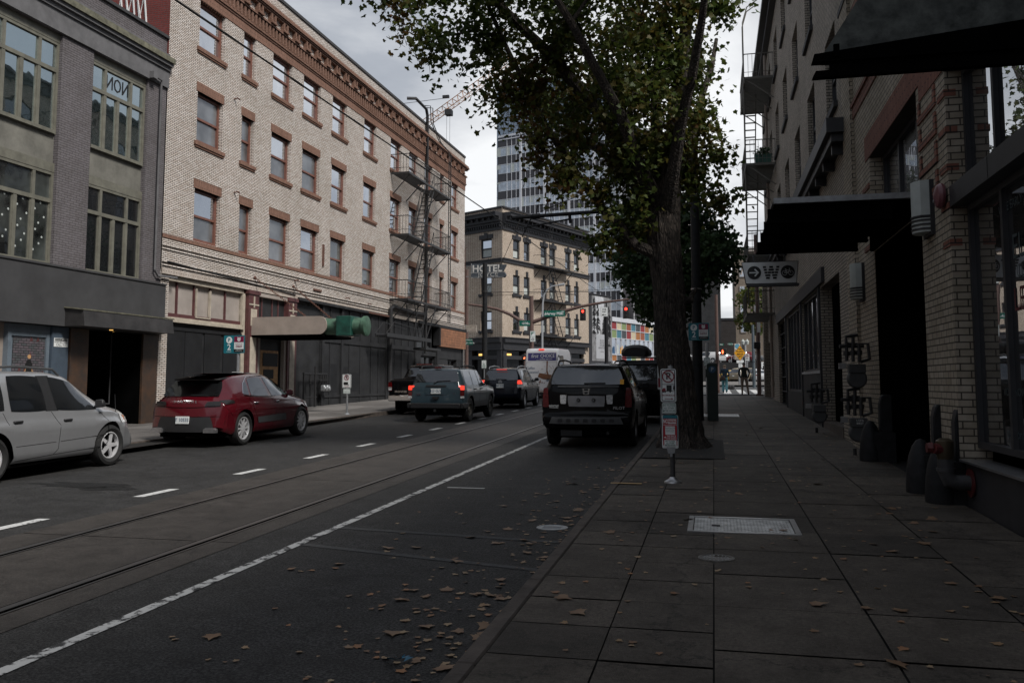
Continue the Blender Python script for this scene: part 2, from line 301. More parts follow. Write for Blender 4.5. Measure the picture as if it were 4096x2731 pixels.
K['sred']=mat('sign_red',(.36,.012,.022),.45,var=.06)
K['sdkred']=mat('sign_dark_red',(.22,.02,.03),.45,var=.06)
K['sblack']=mat('sign_black',(.012,.012,.012),.5,var=.1)
K['steal']=mat('sign_teal',(.008,.15,.19),.45,var=.06)
K['scrim']=mat('sign_crimson',(.2,.008,.05),.45,var=.06)
K['sgrn']=mat('sign_green_text',(.01,.12,.07),.5,var=.05)
K['syel']=mat('sign_yellow',(.78,.36,.01),.5,var=.06)
K['sblue']=mat('sign_blue',(.02,.07,.15),.45,var=.1)
K['redsig']=mat('red_signal_lit',(.6,.02,.01),.3,emit=(1,.035,.02),es=5)
K['handsig']=mat('hand_signal_lit',(.6,.1,.02),.3,emit=(1,.14,.05),es=4)
K['warm']=mat('warm_lamp_lit',(.6,.4,.1),.4,emit=(1,.55,.15),es=1.6)
K['brownbox']=mat('beige_sign_board',(.35,.29,.22),.6,var=.1)
K['silverp']=mat('silver_pole',(.45,.46,.47),.4,metal=.5,var=.08)
K['grime']=mat('dark_lens',(.02,.018,.018),.2,var=.2)
# ------------------------------------------------------------------ ground, road, pavements
RD=-.13                                     # road level under pavement level
def sheet(mb,x0,x1,y0,y1,dz,m=0):
    ys=[y0]+([90] if y0<90<y1 else [])+[y1]
    for a,b in zip(ys,ys[1:]): mb.quad((x0,a,gz(a)+dz),(x1,a,gz(a)+dz),(x1,b,gz(b)+dz),(x0,b,gz(b)+dz),m)
    return mb
struct(sheet(MB(),-700,700,-80,1500,RD-.05).build('ground',K['asph2'],ang=0))
struct(sheet(MB(),-13.5,-1.3,-25,54,RD).build('road',K['asphalt'],ang=0))
struct(sheet(MB(),-90,90,54,73,RD).build('cross_street',K['asph2'],ang=0))
struct(sheet(MB(),-13,-1.4,73,400,RD-.02).build('road_beyond',K['asphalt'],ang=0))
m=MB(); y=-24.
while y<53.5:
    y1=min(y+4.57,54); sheet(m,-7.12,-4.58,y,y1-.02,RD+.005); y=y1
struct(m.build('track_slab',K['conc'],ang=0))
m=MB()
for xr in (-6.5,-5.0):
    sheet(m,xr-.035,xr+.035,-24,60,RD+.012,0); sheet(m,xr+.035,xr+.085,-24,60,RD+.009,1); sheet(m,xr-.055,xr-.035,-24,60,RD+.009,1); sheet(m,xr+.085,xr+.105,-24,60,RD+.011,0)
struct(m.build('tram_rails',[K['rail'],K['void']],ang=0))
m=MB(); sheet(m,-4.05,-3.95,-5,25,RD+.006)
struct(m.build('edge_line',K['line'],ang=0))
m=MB(); sheet(m,-3.75,-3.2,12.15,12.21,RD+.006); sheet(m,-9.3,-7.0,60,60.5,RD+.006)
for i in range(7): sheet(m,-1.2+i*.9,-.75+i*.9,55,64,RD+.006)
sheet(m,-1.4,9,54.2,54.6,RD+.007)
struct(m.build('crossing_marking',K['dash'],ang=0))
m=MB()
for i in range(22):
    y0=5.48+2.5*i-5
    x=-7.55
    for a in(0,): m.quad((x-.09,y0,gz(y0)+RD+.006),(x+.06,y0+.02,gz(y0)+RD+.006),(x+.09,y0+.8,gz(y0+.8)+RD+.006),(x-.06,y0+.78,gz(y0+.78)+RD+.006))
struct(m.build('lane_dashes',K['dash'],ang=0))
# right pavement: slabs with open joints over a dark bed
m=MB(); sheet(m,-1.29,3.4,-20,47.6,-.018,1)
XS=[(-1.275,-.655,.62),(-.645,-.035,.62),(-.025,.925,.93),(.94,1.82,.93),(1.835,2.76,.93)]
for a,b,st in XS:
    y=-19.9
    while y<47.4:
        if not (-1.1<(a+b)/2<.2 and 15.4<y+st/2<19.6): 
            j=random.uniform(-.003,.003); c=.009
            z0,z1=gz(y+c)+j,gz(y+st-c)+j; m.quad((a,y+c,z0),(b,y+c,z0),(b,y+st-c,z1),(a,y+st-c,z1),0)
        y+=st
m.box(2.77,4.6,12.5,15.5,gz(12.5)-.02,gz(12.5)+.0,1)
struct(m.build('pavement',[K['slab'],K['joint']],ang=0))
struct(sheet(MB(),-1.26,.16,15.55,19.5,.006).build('tree_pit',K['gravel'],ang=0))
m=MB(); y=-20.
while y<47.4:
    L_=random.choice((1.5,1.9,2.3)); y1=min(y+L_,47.5); j=random.uniform(-.012,.012) if y>13 else random.uniform(-.004,.004)
    m.add([(-1.41+j,y+.006,gz(y)-.3),(-1.285,y+.006,gz(y)-.3),(-1.285,y1,gz(y1)-.3),(-1.41+j,y1,gz(y1)-.3),(-1.395+j,y+.006,gz(y)+.004),(-1.285,y+.006,gz(y)+.004),(-1.285,y1,gz(y1)+.004),(-1.395+j,y1,gz(y1)+.004)],[(4,5,6,7),(0,1,5,4),(1,2,6,5),(2,3,7,6),(3,0,4,7)]); y=y1
struct(m.build('kerb',K['kerb'],ang=0,bevel=.012))
struct(sheet(MB(),-1.40,-.98,12.05,12.15,.010).build('kerb_stripe',K['yel'],ang=0))
# left pavement + kerb
KL=[(-20,-12.25),(5,-12.2),(18,-12.15),(24,-11.75),(30,-11.5),(54,-11.3)]
m=MB(); k2=MB()
def kx(y):
    for (a,x0),(b,x1) in zip(KL,KL[1:]):
        if a<=y<=b: return x0+(x1-x0)*(y-a)/(b-a)
y=-20.
while y<53.9:
    y1=min(y+1.5,53.95); 
    a,b=kx(y)-.16,kx(y1)-.16
    for i in range(3):
        p0,p1=i/3,(i+1)/3-.004; f=lambda x,p:x+(-17.2-x)*p
        m.quad((f(a,p0),y+.01,gz(y)),(f(a,p1),y+.01,gz(y)),(f(b,p1),y1-.005,gz(y1)),(f(b,p0),y1-.005,gz(y1)))
    x0,x1=kx(y),kx(y1)
    k2.add([(x0,y,gz(y)-.3),(x0-.155,y,gz(y)-.3),(x1-.155,y1-.008,gz(y1)-.3),(x1,y1-.008,gz(y1)-.3),(x0-.01,y,gz(y)+.004),(x0-.155,y,gz(y)+.004),(x1-.155,y1-.008,gz(y1)+.004),(x1-.01,y1-.008,gz(y1)+.004)],[(7,6,5,4),(4,5,1,0),(5,6,2,1),(6,7,3,2),(7,4,0,3)]); y=y1
sheet(m,-17.3,-11.55,-20,53.95,-.02,1)
struct(m.build('left_pavement',[K['slabl'],K['joint']],ang=0)); struct(k2.build('left_kerb',K['kerb'],ang=0))
# corner pavements across the cross street
m=MB(); sheet(m,-1.4,60,74,140,-.01); sheet(m,-80,-13,73.5,140,-.01); sheet(m,2.75,60,-30,47.5,-.05)
struct(m.build('far_pavement',K['slabl'],ang=0))

# ------------------------------------------------------------------ left side: two buildings on one facade line
AL=-R(.95); LO=-16.415
def lp(o,s,z): c,q=math.cos(AL),math.sin(AL); return (LO+o*c-s*q,o*q+s*c,z)
def wallgrid(mb,s0,s1,z0,z1,holes,o=0,depth=.22,m=0):
    """facade sheet at x=o facing +x with rectangular holes and their reveals"""
    S=sorted({s0,s1}|{a for h in holes for a in h[:2]}); Z=sorted({z0,z1}|{a for h in holes for a in h[2:4]})
    for a,b in zip(S,S[1:]):
        for c,d in zip(Z,Z[1:]):
            if any(h[0]<=a+1e-6 and b<=h[1]+1e-6 and h[2]<=c+1e-6 and d<=h[3]+1e-6 for h in holes): continue
            mb.quad((o,a,c),(o,b,c),(o,b,d),(o,a,d),m)
    for a,b,c,d in [h[:4] for h in holes]:
        i=o-depth
        mb.quad((o,a,c),(o,a,d),(i,a,d),(i,a,c),m); mb.quad((o,b,c),(i,b,c),(i,b,d),(o,b,d),m); mb.quad((o,a,d),(o,b,d),(i,b,d),(i,a,d),m); mb.quad((o,a,c),(i,a,c),(i,b,c),(o,b,c),m)
def sash(par,off,a,b,c,d,o,fm,gm,gm2=None,fw=.085,name='window',meet=.5,sillm=None):
    """double-hung window: frame part with its two panes as sub-parts"""
    f=MB(off); t=.09
    f.box(o-t,o,a,a+fw,c,d); f.box(o-t,o,b-fw,b,c,d); f.box(o-t,o-.001,a+fw,b-fw,d-fw,d); f.box(o-t,o-.001,a+fw,b-fw,c,c+fw*1.35)
    zm=c+(d-c)*meet; f.box(o-t-.02,o-.012,a+fw,b-fw,zm-.035,zm+.035)
    fo=f.build(name,fm,par,ang=0)
    g=MB(off); g.quad((o-.045,a+fw,zm+.035),(o-.045,b-fw,zm+.035),(o-.045,b-fw,d-fw),(o-.045,a+fw,d-fw)); g.build('pane',gm,fo,ang=0)
    g=MB(off); g.quad((o-.07,a+fw,c+fw),(o-.07,b-fw,c+fw),(o-.07,b-fw,zm-.035),(o-.07,a+fw,zm-.035)); g.build('pane',gm2 or gm,fo,ang=0)
    return fo
# ---- white brick building -------------------------------------------------
S0=38.4; OF=(0,-S0,0)
B1=thing('brick_hotel','pale brick four storey hotel with red brown sash windows and black fire escape','building',lp(0,S0,gz(S0)-.3),AL)
OF=(0,-S0,-(gz(S0)-.3))
COLS=[(24.43,26.0),(27.08,28.0),(29.13,30.72),(31.58,33.2),(34.24,35.8),(37.62,39.18),(40.95,42.55),(43.62,45.05),(46.07,47.5),(48.75,49.62),(50.97,52.45)]
ROWS=[(6.08,7.79,7.79,8.08),(9.3,10.95,10.95,11.26),(12.4,13.97,13.97,14.27)]
holes=[(a+.06,b-.06,c,d) for a,b in COLS for c,d,_,_ in ROWS]
m=MB(OF); SE=53.85; ST=22.95
wallgrid(m,ST,SE,5.0,16.15,holes,0,.3)
# end wall on the cross street, rear and roof (closed volume)
m.quad((0,SE,-.5),(-20,SE,-.5),(-20,SE,16.15),(0,SE,16.15));  m.quad((-20,ST,-.5),(-20,ST,16.15),(-20,SE,16.15),(-20,SE,-.5))
m.box(-.3,0,ST,23.34,-.5,4.998); m.box(-.3,-.002,53.7,SE-.002,-.5,4.998)
m.build('wall',K['brick_w'],B1,ang=0)
m=MB(OF); m.quad((0,ST,11.5),(0,ST,16.15),(-20,ST,16.15),(-20,ST,11.5)); sw_=m.build('side_wall',K['brick_graf'],B1,ang=0)
m=MB(OF)
for i in range(26):
    o=-.8-i*.42; z=12.2+random.random()*.5; m.tube([(o,ST-.01,z),(o-.12,ST-.01,z+1.1),(o-.28,ST-.01,z+.35),(o-.36,ST-.01,z+.95),(o-.2,ST-.01,z+.1)],.03,4)
    m.tube([(o,ST-.01,z+1.6),(o-.2,ST-.01,z+2.4),(o-.4,ST-.01,z+1.7)],.03,4)
m.build('graffiti',K['swhite'],sw_,ang=0)
m=MB(OF); m.quad((-.3,ST,15.4),(-.3,SE,15.4),(-20,SE,15.4),(-20,ST,15.4)); m.box(-.4,.05,ST,SE+.03,16.15,16.27); m.build('roof',K['dkgrey'],B1,ang=0)
m=MB(OF); m.box(-1,-.31,ST+.5,SE-.1,5,15.3); m.build('interior',K['void'],B1,ang=0)
# red soldier courses, lintels, sills
m=MB(OF); m.box(-.002,.022,ST,SE+.022,13.985,14.30); m.box(-.002,.02,ST,SE,5.955,6.07)
for a,b in COLS:
    for c,d,e,f in ROWS[:2]: m.box(-.3,.012,a,b,e,f)
    m.box(-.3,.0135,a,b,13.965,13.99)
m.build('lintel_course',K['brick_rv'],B1,ang=0)
m=MB(OF)
for a,b in COLS:
    for c,d,e,f in ROWS[1:]: m.box(-.3,.07,a-.06,b+.06,c-.13,c-.002); m.box(-.01,.04,a-.03,b+.03,c-.19,c-.131)
split(m,'window_sill',K['brick_rv'],B1,ang=0)
# string courses under the first windows
m=MB(OF)
for z0,z1,o in ((5.70,5.76,.035),(5.60,5.66,.03),(5.2,5.26,.05),(5.10,5.16,.06),(5.02,5.06,.03)): m.box(-.002,o,ST,SE+.01,z0,z1)
split(m,'string_course',K['brick_w'],B1,ang=0)
m=MB(OF); m.box(-.002,.045,ST,SE,4.86,5.018); m.box(-.002,.035,ST,SE,4.90,4.999); m.build('soldier_band',K['brick_wv'],B1,ang=0)
# corbelled cornice: bands, dentils, brackets
m=MB(OF)
for z0,z1,o in ((14.30,14.38,.05),(14.38,14.45,.09),(14.86,14.94,.13),(15.36,15.42,.19),(15.42,15.5,.24),(15.30,15.36,.15)): m.box(-.002,o,ST,SE+o,z0,z1)
s=ST+.1
while s<SE+.03: m.box(-.002,.10,s,s+.115,14.46,14.84); s+=.245
s=ST+.2
while s<SE-.3:
    m.box(-.002,.16,s,s+.1,15.0,15.30); m.box(-.002,.16,s+.25,s+.35,15.0,15.30); m.box(-.002,.20,s-.02,s+.37,14.945,15.02); s+=.93
m.build('cornice',K['brick_r'],B1,ang=0)
m=MB(OF); m.box(-.002,.21,ST,SE+.2,15.5,15.60); m.build('coping_course',K['brick_rv'],B1,ang=0)
for i,(a,b) in enumerate(COLS):
    for r,(c,d,e,f) in enumerate(ROWS):
        up=K['gl_w']; lo=K['gl_w']
        if r<2 and i in (0,1,2,3): up=K['gl_f'] if (i+r)%3 else K['gl_w']; lo=K['gl_f']
        if r==0 and i>3: up=lo=K['gl_gd']
        sash(B1,OF,a+.065,b-.065,c+.005,d-.005,-.13,K['trim_red'],up,lo)
# small fittings on the wall
m=MB(OF)
for s,z in ((26.6,11.35),(26.75,8.1),(31.2,5.55),(35.9,5.3),(38.3,5.25)): m.tube([(0,s,z),(.12,s+.05,z+.05),(.18,s+.1,z-.02)],.025,5)
m.box(-.01,.05,32.8,33.5,5.35,5.42); m.box(-.01,.05,33.55,33.67,6.45,7.35); m.tube([(.02,53.9,5),(.03,53.9,10.2),(.1,53.92,10.3)],.02,5)
split(m,'wall_bracket',K['rust'],B1,ang=0)
m=MB(OF); m.tube([(.14,46.1,3.2),(.14,46.1,16.65),(.14,45.9,16.95),(.14,44.2,17.02),(-.3,44.0,17.0)],.085,8); m.tube([(.14,46.1,5.35),(.15,44,5.3),(.16,41.2,5.4),(.16,40.85,5.25),(.16,40.8,1.4)],.11,8); m.build('vent_pipe',K['iron'],B1)
m=MB(OF); m.tube([(.06,ST+.2,5.24),(.07,31.2,5.0)],.022,5); m.build('conduit',K['iron'],B1)
# ---- fire escape
fe=MB(OF)
def platform(z,rail=True):
    A,B_=41.0,47.9; W_=1.02
    p=MB(OF); p.box(.02,W_,A,A+.06,z-.1,z); p.box(.02,W_,B_-.06,B_,z-.1,z); p.box(W_-.06,W_,A+.061,B_-.061,z-.1,z)
    s=A+.12
    while s<B_-.1:
        if not 43.9<s<45.2: p.box(.03,W_-.065,s,s+.035,z-.04,z-.005)
        else: p.box(.03,.35,s,s+.035,z-.04,z-.005)
        s+=.11
    for s in (A+.3,A+2.2,B_-1.9,B_-.3): p.bar((W_-.1,s,z-.08),(.02,s,z-1.05),.028)
    po=p.build('platform',K['iron'],FE,ang=0)
    q=MB(OF); top=z+.92
    q.tube([(.02,A+.03,top),(W_-.03,A+.03,top),(W_-.03,B_-.03,top),(.02,B_-.03,top)],.024,5); q.tube([(.02,A+.03,z+.22),(W_-.03,A+.03,z+.22),(W_-.03,B_-.03,z+.22),(.02,B_-.03,z+.22)],.016,4)
    s=A+.03
    while s<B_: q.bar((W_-.03,s,z),(W_-.03,s,top),.011); s+=.17
    for i in range(1,6): q.bar((W_*i/6,A+.03,z),(W_*i/6,A+.03,top),.011); q.bar((W_*i/6,B_-.03,z),(W_*i/6,B_-.03,top),.011)
    q.build('railing',K['iron'],FE,ang=0)
FE=MB(OF).tube([(.9,47.75,5.0),(.9,47.75,14.9),(.55,47.0,15.35),(.32,46.2,16.3),(.3,46.15,17.2),(-.1,46.15,17.25)],.028,6).tube([(.9,48.1,5.0),(.9,48.1,14.9),(.55,47.4,15.35),(.32,46.6,16.3),(.3,46.55,17.2),(-.1,46.55,17.25)],.028,6)
z=5.1
while z<14.9: FE.bar((.9,47.75,z),(.9,48.1,z),.012); z+=.3
FE=FE.build('fire_escape',K['iron'],B1)
for z in (5.78,9.03,12.18): platform(z)
def stair(s0,z0,s1,z1,x0,x1,n,rail=True):
    q=MB(OF)
    for x in (x0,x1): q.bar((x,s0,z0),(x,s1,z1),.035); 
    if rail:
        for x in (x0,x1):
            q.tube([(x,s0,z0+.75),(x,s1,z1+.75)],.018,4)
            for k in range(5): t=k/4; q.bar((x,s0+(s1-s0)*t,z0+(z1-z0)*t),(x,s0+(s1-s0)*t,z0+(z1-z0)*t+.75),.013)
    for k in range(1,n): t=k/n; y_=s0+(s1-s0)*t; z_=z0+(z1-z0)*t; q.box(x0,x1,y_-.07,y_+.07,z_-.012,z_+.012)
    q.build('stair',K['iron'],FE,ang=0)
stair(43.2,5.8,45.1,9.0,.38,.92,12); stair(43.2,9.05,45.1,12.15,.38,.92,12)
q=MB(OF)   # counterweighted drop stair, swung up level
q.box(.55,.6,38.0,44.2,3.72,3.9); q.box(1.1,1.15,38.0,44.2,3.72,3.9)
s=38.1
while s<44.1: q.box(.6,1.1,s,s+.16,3.78,3.81); s+=.28
for x in (.58,1.13): q.tube([(x,37.9,3.85),(x,38.9,4.45),(x,42.0,4.3)],.02,4); q.bar((x,40.4,3.85),(x,40.4,4.38),.015)
for a,b in ((41.8,42.6),(43.6,42.9),(45.2,43.6)): q.bar((.6,a,5.7),(.6,b,3.8),.026); q.bar((1.05,a,5.7),(1.05,b,3.8),.026)
q.box(.5,1.2,43.2,45.6,3.3,3.42)
q.build('drop_stair',K['iron'],FE,ang=0)
# ---- shop fronts of the brick hotel
m=MB(OF); m.box(-.35,-.12,23.36,27.6,.2,3.44); m.box(-.35,-.14,27.6,31.4,.2,4.86)
m.build('shop_backing',K['panel'],B1,ang=0)
m=MB(OF)                                      # black boards below the first transom
for a in (23.4,24.35,25.4,26.5): m.box(-.12,-.085,a+.03,a+.95,.5,3.2)
m.box(-.12,-.06,23.36,27.62,3.2,3.3); m.box(-.12,-.06,23.36,27.62,.2,.45); m.build('boarding',K['panelb'],B1,ang=0)
tr=MB(OF).box(-.3,-.2,23.36,27.6,3.55,4.72)
tr=tr.build('transom_window',K['beige'],B1,ang=0)
f=MB(OF)
for s in (23.98,24.88,25.78,26.66): f.box(-.2,-.14,s-.03,s+.03,3.72,4.7)
f.box(-.2,-.13,23.36,27.6,3.6,3.72); split(f,'mullion',K['oxblood'],tr,ang=0)
f=MB(OF); f.box(-.2,-.05,23.36,27.65,4.7,4.85); f.box(-.2,.02,23.36,27.65,3.44,3.52); f.box(-.2,-.06,23.36,27.65,3.52,3.6); f.box(-.2,-.06,27.6,27.78,.3,4.72); f.box(-.18,-.1,24.92,25.75,3.66,3.7); f.box(-.18,-.1,24.92,24.97,3.7,4.6); f.box(-.18,-.1,25.7,25.75,3.7,4.6); f.build('moulding',K['cream'],tr,ang=0)
for a,b in ((27.8,28.5),(30.68,31.36)):
    c=MB(OF); c.box(-.2,.06,a,b,.25,4.72); c.box(-.2,.10,a-.05,b+.05,4.72,4.86); c.box(-.2,.12,a-.05,b+.05,.2,.6); co=c.build('shop_column',K['oxblood'],B1,ang=0)
    c=MB(OF); c.box(.0605,.075,a+.15,b-.15,3.6,4.2); c.box(.0605,.07,a+.15,b-.15,.7,3.2); c.box(.061,.09,(a+b)/2-.03,(a+b)/2+.03,4.25,4.65); c.box(.061,.085,a+.03,b-.03,4.33,4.38); c.build('column_panel',K['cream'],co,ang=0)
tr=MB(OF).box(-.25,-.16,28.5,30.68,3.3,4.7).build('transom_window',K['cream'],B1,ang=0)
f=MB(OF)
for s in (29.0,29.75,30.2): f.box(-.16,-.11,s-.03,s+.03,3.3,4.7)
split(f,'mullion',K['oxblood'],tr,ang=0)
f=MB(OF); f.box(-.14,.03,28.5,30.68,4.7,4.82); f.box(-.14,.0,28.5,28.75,.2,3.3); f.box(-.14,.0,30.5,30.68,.2,3.3); f.build('door_surround',K['beige'],B1,ang=0)
dr=MB(OF).box(-.14,-.1,28.95,30.25,.4,2.78).build('boarded_door',K['ply'],B1,ang=0)
f=MB(OF); f.box(-.1,-.085,29.12,30.2,2.2,2.68); f.box(-.1,-.085,29.18,29.9,1.75,2.08); f.box(-.1,-.085,29.05,29.75,.9,1.5); split(f,'black_patch',K['panelb'],dr,ang=0)
m=MB(OF)
m.box(-.2,-.1,31.36,33.65,.2,4.7); m.box(-.15,-.05,33.65,40.75,.35,4.82)
m.box(-.05,.0,33.65,45.2,3.3,3.5); m.box(-.05,-.01,33.65,45.2,.98,1.08); m.box(-.05,-.01,33.65,45.2,.4,.55)
for s in (33.68,35.55,40.7,44.8): m.box(-.05,.03,s,s+.2,.35,4.85)
m.box(-.15,-.05,40.9,44.8,.4,4.95)
for s in (34.5,36.45,37.65,38.9,39.8,41.9,42.9,43.9): m.box(-.05,-.02,s,s+.06,.4,4.8)
m.box(-.05,.14,31.4,41,4.82,4.93); m.box(-.05,.16,45.1,SE,4.80,4.97)
m.build('panelled_shop_front',K['panel'],B1,ang=0)
m=MB(OF); m.box(-.0499,-.045,34.0,35.3,1.2,2.4); m.box(-.0499,-.0455,35.9,36.4,1.2,2.3); m.box(-.0499,-.045,36.55,37.6,1.2,2.05); m.box(-.0499,-.0452,41.05,41.85,1.1,2.6); m.box(-.0499,-.0452,42.0,42.85,1.1,3.0); split(m,'paint_patch',K['panelb'],B1,ang=0)
m=MB(OF); m.box(-.04,-.02,37,40.7,4.80,4.819); m.box(.141,.146,38.2,40.8,4.83,4.9); m.build('rusty_flashing',K['rust'],B1,ang=0)
m=MB(OF); m.box(-.6,-.4,45.1,SE-.2,.2,4.8); m.build('shop_interior',K['void'],B1,ang=0)
for a,b,c,d,nm in ((45.35,48.1,3.35,4.75,1),(45.9,48.4,.7,3.1,2),(50.6,52.4,.6,3.0,2)):
    f=MB(OF); n=2
    f.box(-.3,-.2,a,a+.1,c,d); f.box(-.3,-.2,b-.1,b,c,d); f.box(-.3,-.2,a+.1,b-.1,d-.1,d); f.box(-.3,-.2,a+.1,b-.1,c,c+.1); f.box(-.3,-.2,(a+b)/2-.05,(a+b)/2+.05,c+.1,d-.1)
    fo=f.build('shop_window',K['panel'],B1,ang=0); g=MB(OF); g.quad((-.25,a+.1,c+.1),(-.25,b-.1,c+.1),(-.25,b-.1,d-.1),(-.25,a+.1,d-.1)); g.build('pane',K['gl_dd'],fo,ang=0)
m=MB(OF); m.box(-.2,-.05,45.1,48.6,3.1,3.34); m.box(-.2,.02,48.5,48.9,.3,3.7); m.box(-.2,-.02,48.9,53.4,3.0,3.72); m.box(-.2,.02,53.35,53.7,.3,3.72); m.box(-.2,-.05,45.1,45.9,.3,3.1); m.box(-.2,-.05,48.4,48.5,.3,3.1); m.box(-.2,-.05,48.9,50.6,.3,3.0); m.box(-.2,-.05,52.4,53.35,.3,3.0); m.box(-.2,.2,48.4,48.6,3.74,4.78); m.build('shop_surround',K['panel'],B1,ang=0)
sgn=MB(OF)
for i in range(7): sgn.box(-.1,.18,48.65,53.6,3.70+.153*i,3.70+.153*i+.146)
sgn.build('board_fascia',K['wood'],B1,ang=0)
# ---- marquee with its green light housing and chains (part of the brick hotel)
mq=MB(OF); pts=[(-.1,3.27),(2.68,3.27)]+[(2.68+.26*math.sin(q),3.585-.315*math.cos(q)) for q in [i*math.pi/12 for i in range(1,12)]]+[(2.68,3.9),(-.1,3.9)]
mq.prism(pts,'y',28.02,28.08); mq.prism(pts,'y',30.62,30.68); mq.box(-.1,2.6,28.0801,30.6199,3.85,3.88)
MQ=mq.build('marquee',K['beige2'],B1,ang=40)
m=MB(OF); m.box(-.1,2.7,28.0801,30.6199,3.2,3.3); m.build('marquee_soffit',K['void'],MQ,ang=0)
m=MB(OF); m.lathe([(.0,2.4),(.29,2.4),(.29,3.9),(.29,4.12),(.35,4.12),(.35,4.22),(.31,4.24),(0,4.24)],(0,28.55,3.56),'x',24); m.build('light_drum',K['green2'],MQ)
m=MB(OF); m.box(3.22,3.78,28.17,28.95,3.22,3.90); m.build('light_housing',K['green'],MQ,ang=0,bevel=.015)
def chain(a,b):
    m=MB(OF); a,b=Vector(a),Vector(b); n=int((b-a).length/.075); d=(b-a).normalized(); u=d.cross(Vector((0,0,1))).normalized(); w=d.cross(u)
    for i in range(n):
        c=a+(b-a)*((i+.5)/n); x=u if i%2 else w
        m.tube([tuple(c+d*(.055*math.cos(q))+x*(.03*math.sin(q))) for q in [k*math.pi/3 for k in range(7)]],.012,4)
    m.lathe([(0,0),(.07,0),(.05,.04),(0,.04)],tuple(a),'x',10)
    m.build('chain',K['rust'],MQ,ang=0)
chain((.03,28.2,5.33),(2.0,28.4,3.9)); chain((.03,31.06,5.32),(2.05,30.5,3.9))
# ---- grey painted building at the left edge -------------------------------
SG=16.; OF=(0,-SG,-(gz(SG)-.3))
B2=thing('grey_brick_building','grey painted brick building with olive framed window bays and black shop front','building',lp(0,SG,gz(SG)-.3),AL)
BAYS=[(11.9,15.1),(16.28,18.66),(19.80,22.08)]
GW=[(4.52,6.90),(7.88,10.27)]
m=MB(OF); wallgrid(m,9.,22.93,4.5,11.3,[(a,b,4.5,10.5) for a,b in BAYS],-.02,.18)
m.quad((-.02,-90,-.5),(-.02,9,-.5),(-.02,9,12.0),(-.02,-90,12.0)); m.box(-.4,-.05,9,22.93,11.3,12.05); m.quad((-18,9,-.5),(-18,9,11.9),(-18,22.93,11.9),(-18,22.93,-.5)); m.build('wall',K['brick_g'],B2,ang=0)
m=MB(OF); m.box(-.42,.02,8.98,22.95,12.05,12.14); m.quad((-.3,9,11.6),(-.3,22.93,11.6),(-18,22.93,11.6),(-18,9,11.6)); m.build('roof',K['dkgrey'],B2,ang=0)
m=MB(OF); m.box(-.02,.10,8.98,22.97,11.02,11.14); m.box(-.02,.18,8.98,22.97,11.14,11.24); m.box(-.02,.05,9,22.95,10.5,11.02); m.box(-.02,.05,9,22.95,11.5,11.55); m.build('cornice',K['pgrey'],B2,ang=0)
m=MB(OF); m.box(-.02,.24,8.97,22.98,11.241,11.40); m.build('mossy_course',K['moss'],B2,ang=0)
m=MB(OF)
for a,b in BAYS: m.box(-.2,-.16,a,b,6.9,7.88)
split(m,'spandrel',K['stucco'],B2,ang=0)
m=MB(OF)
for a,b in BAYS:
    for c,d in GW:
        m.box(-.22,-.10,a,b,d,d+.23)
split(m,'window_head',K['sage'],B2,ang=0)
for bi,(a,b) in enumerate(BAYS):
    for r,(c,d) in enumerate(GW):
        f=MB(OF); w=.075; zt=d-(d-c)*.31
        f.box(-.2,-.11,a,a+w,c,d); f.box(-.2,-.11,b-w,b,c,d); f.box(-.2,-.11,a+w,b-w,d-w,d); f.box(-.2,-.06,a+w,b-w,c,c+.09); f.box(-.2,-.105,a+w,b-w,zt-.05,zt+.05)
        n=4; S_=[a+w+(b-a-2*w)*i/n for i in range(n+1)]
        for i in range(1,n): f.box(-.195,-.115,S_[i]-.05,S_[i]+.05,c+.09,zt-.05)
        for i in (1,3): f.box(-.195,-.115,S_[i]-.045,S_[i]+.045,zt+.05,d-w)
        for i in range(n):                                   # thin sash of each light
            p,q=S_[i]+(.05 if i else 0),S_[i+1]-(.05 if i<n-1 else 0)
            f.box(-.19,-.135,p,p+.03,c+.09,zt-.05); f.box(-.19,-.135,q-.03,q,c+.09,zt-.05)
        fo=f.build('window',K['sage'],B2,ang=0); gm=K['gl_g'] if r else (K['gl_gd'] if bi<2 else K['gl_d'])
        for i in range(n): g=MB(OF); g.quad((-.165,S_[i],c+.09),(-.165,S_[i+1],c+.09),(-.165,S_[i+1],zt-.05),(-.165,S_[i],zt-.05)); g.build('pane',gm,fo,ang=0)
        for i,j in ((0,1),(1,3),(3,4)):
            g=MB(OF); g.quad((-.165,S_[i],zt+.05),(-.165,S_[j],zt+.05),(-.165,S_[j],d-w),(-.165,S_[i],d-w)); g.build('pane',gm,fo,ang=0)
        if r==1 and bi==2:
            g=MB(OF); g.text('NON',(-.16,(S_[1]+S_[3])/2,(zt+d)/2-.01),.56,(0,-1,0),(0,0,1),sx=.72,lift=-.004); g.build('lettering',K['sblack'],fo,ang=0)
        if r==0 and bi==1:
            g=MB(OF)
            for i in range(4):
                for k in range(8): g.lathe([(0,0),(.03,0)],(-.161,S_[i]+.12+.13*(k%3)+.04*(k%2),c+.35+.17*k),'x',8)
            g.build('dotted_curtain',K['blind'],fo,ang=0)
m=MB(OF); m.tube([(.12,22.2,10.62),(.12,22.5,10.6),(.07,22.55,10.4),(.07,22.55,4.9),(.07,22.7,4.75),(.09,23.6,4.78)],.035,6); m.box(.0,.2,22.02,22.2,10.52,10.72); m.build('downpipe',K['pgrey'],B2)
m=MB(OF); m.box(-.2,.16,9,22.98,3.02,4.48); m.box(-.2,.19,9,22.99,4.48,4.53); m.build('fascia',K['dkgrey'],B2,ang=0)
m=MB(OF); 
m.prism([(.161,3.02),(.75,3.02),(.70,3.42),(.161,3.48)],'y',18.95,22.6); cn=m.build('entrance_canopy',K['dkstone'],B2,ang=0)
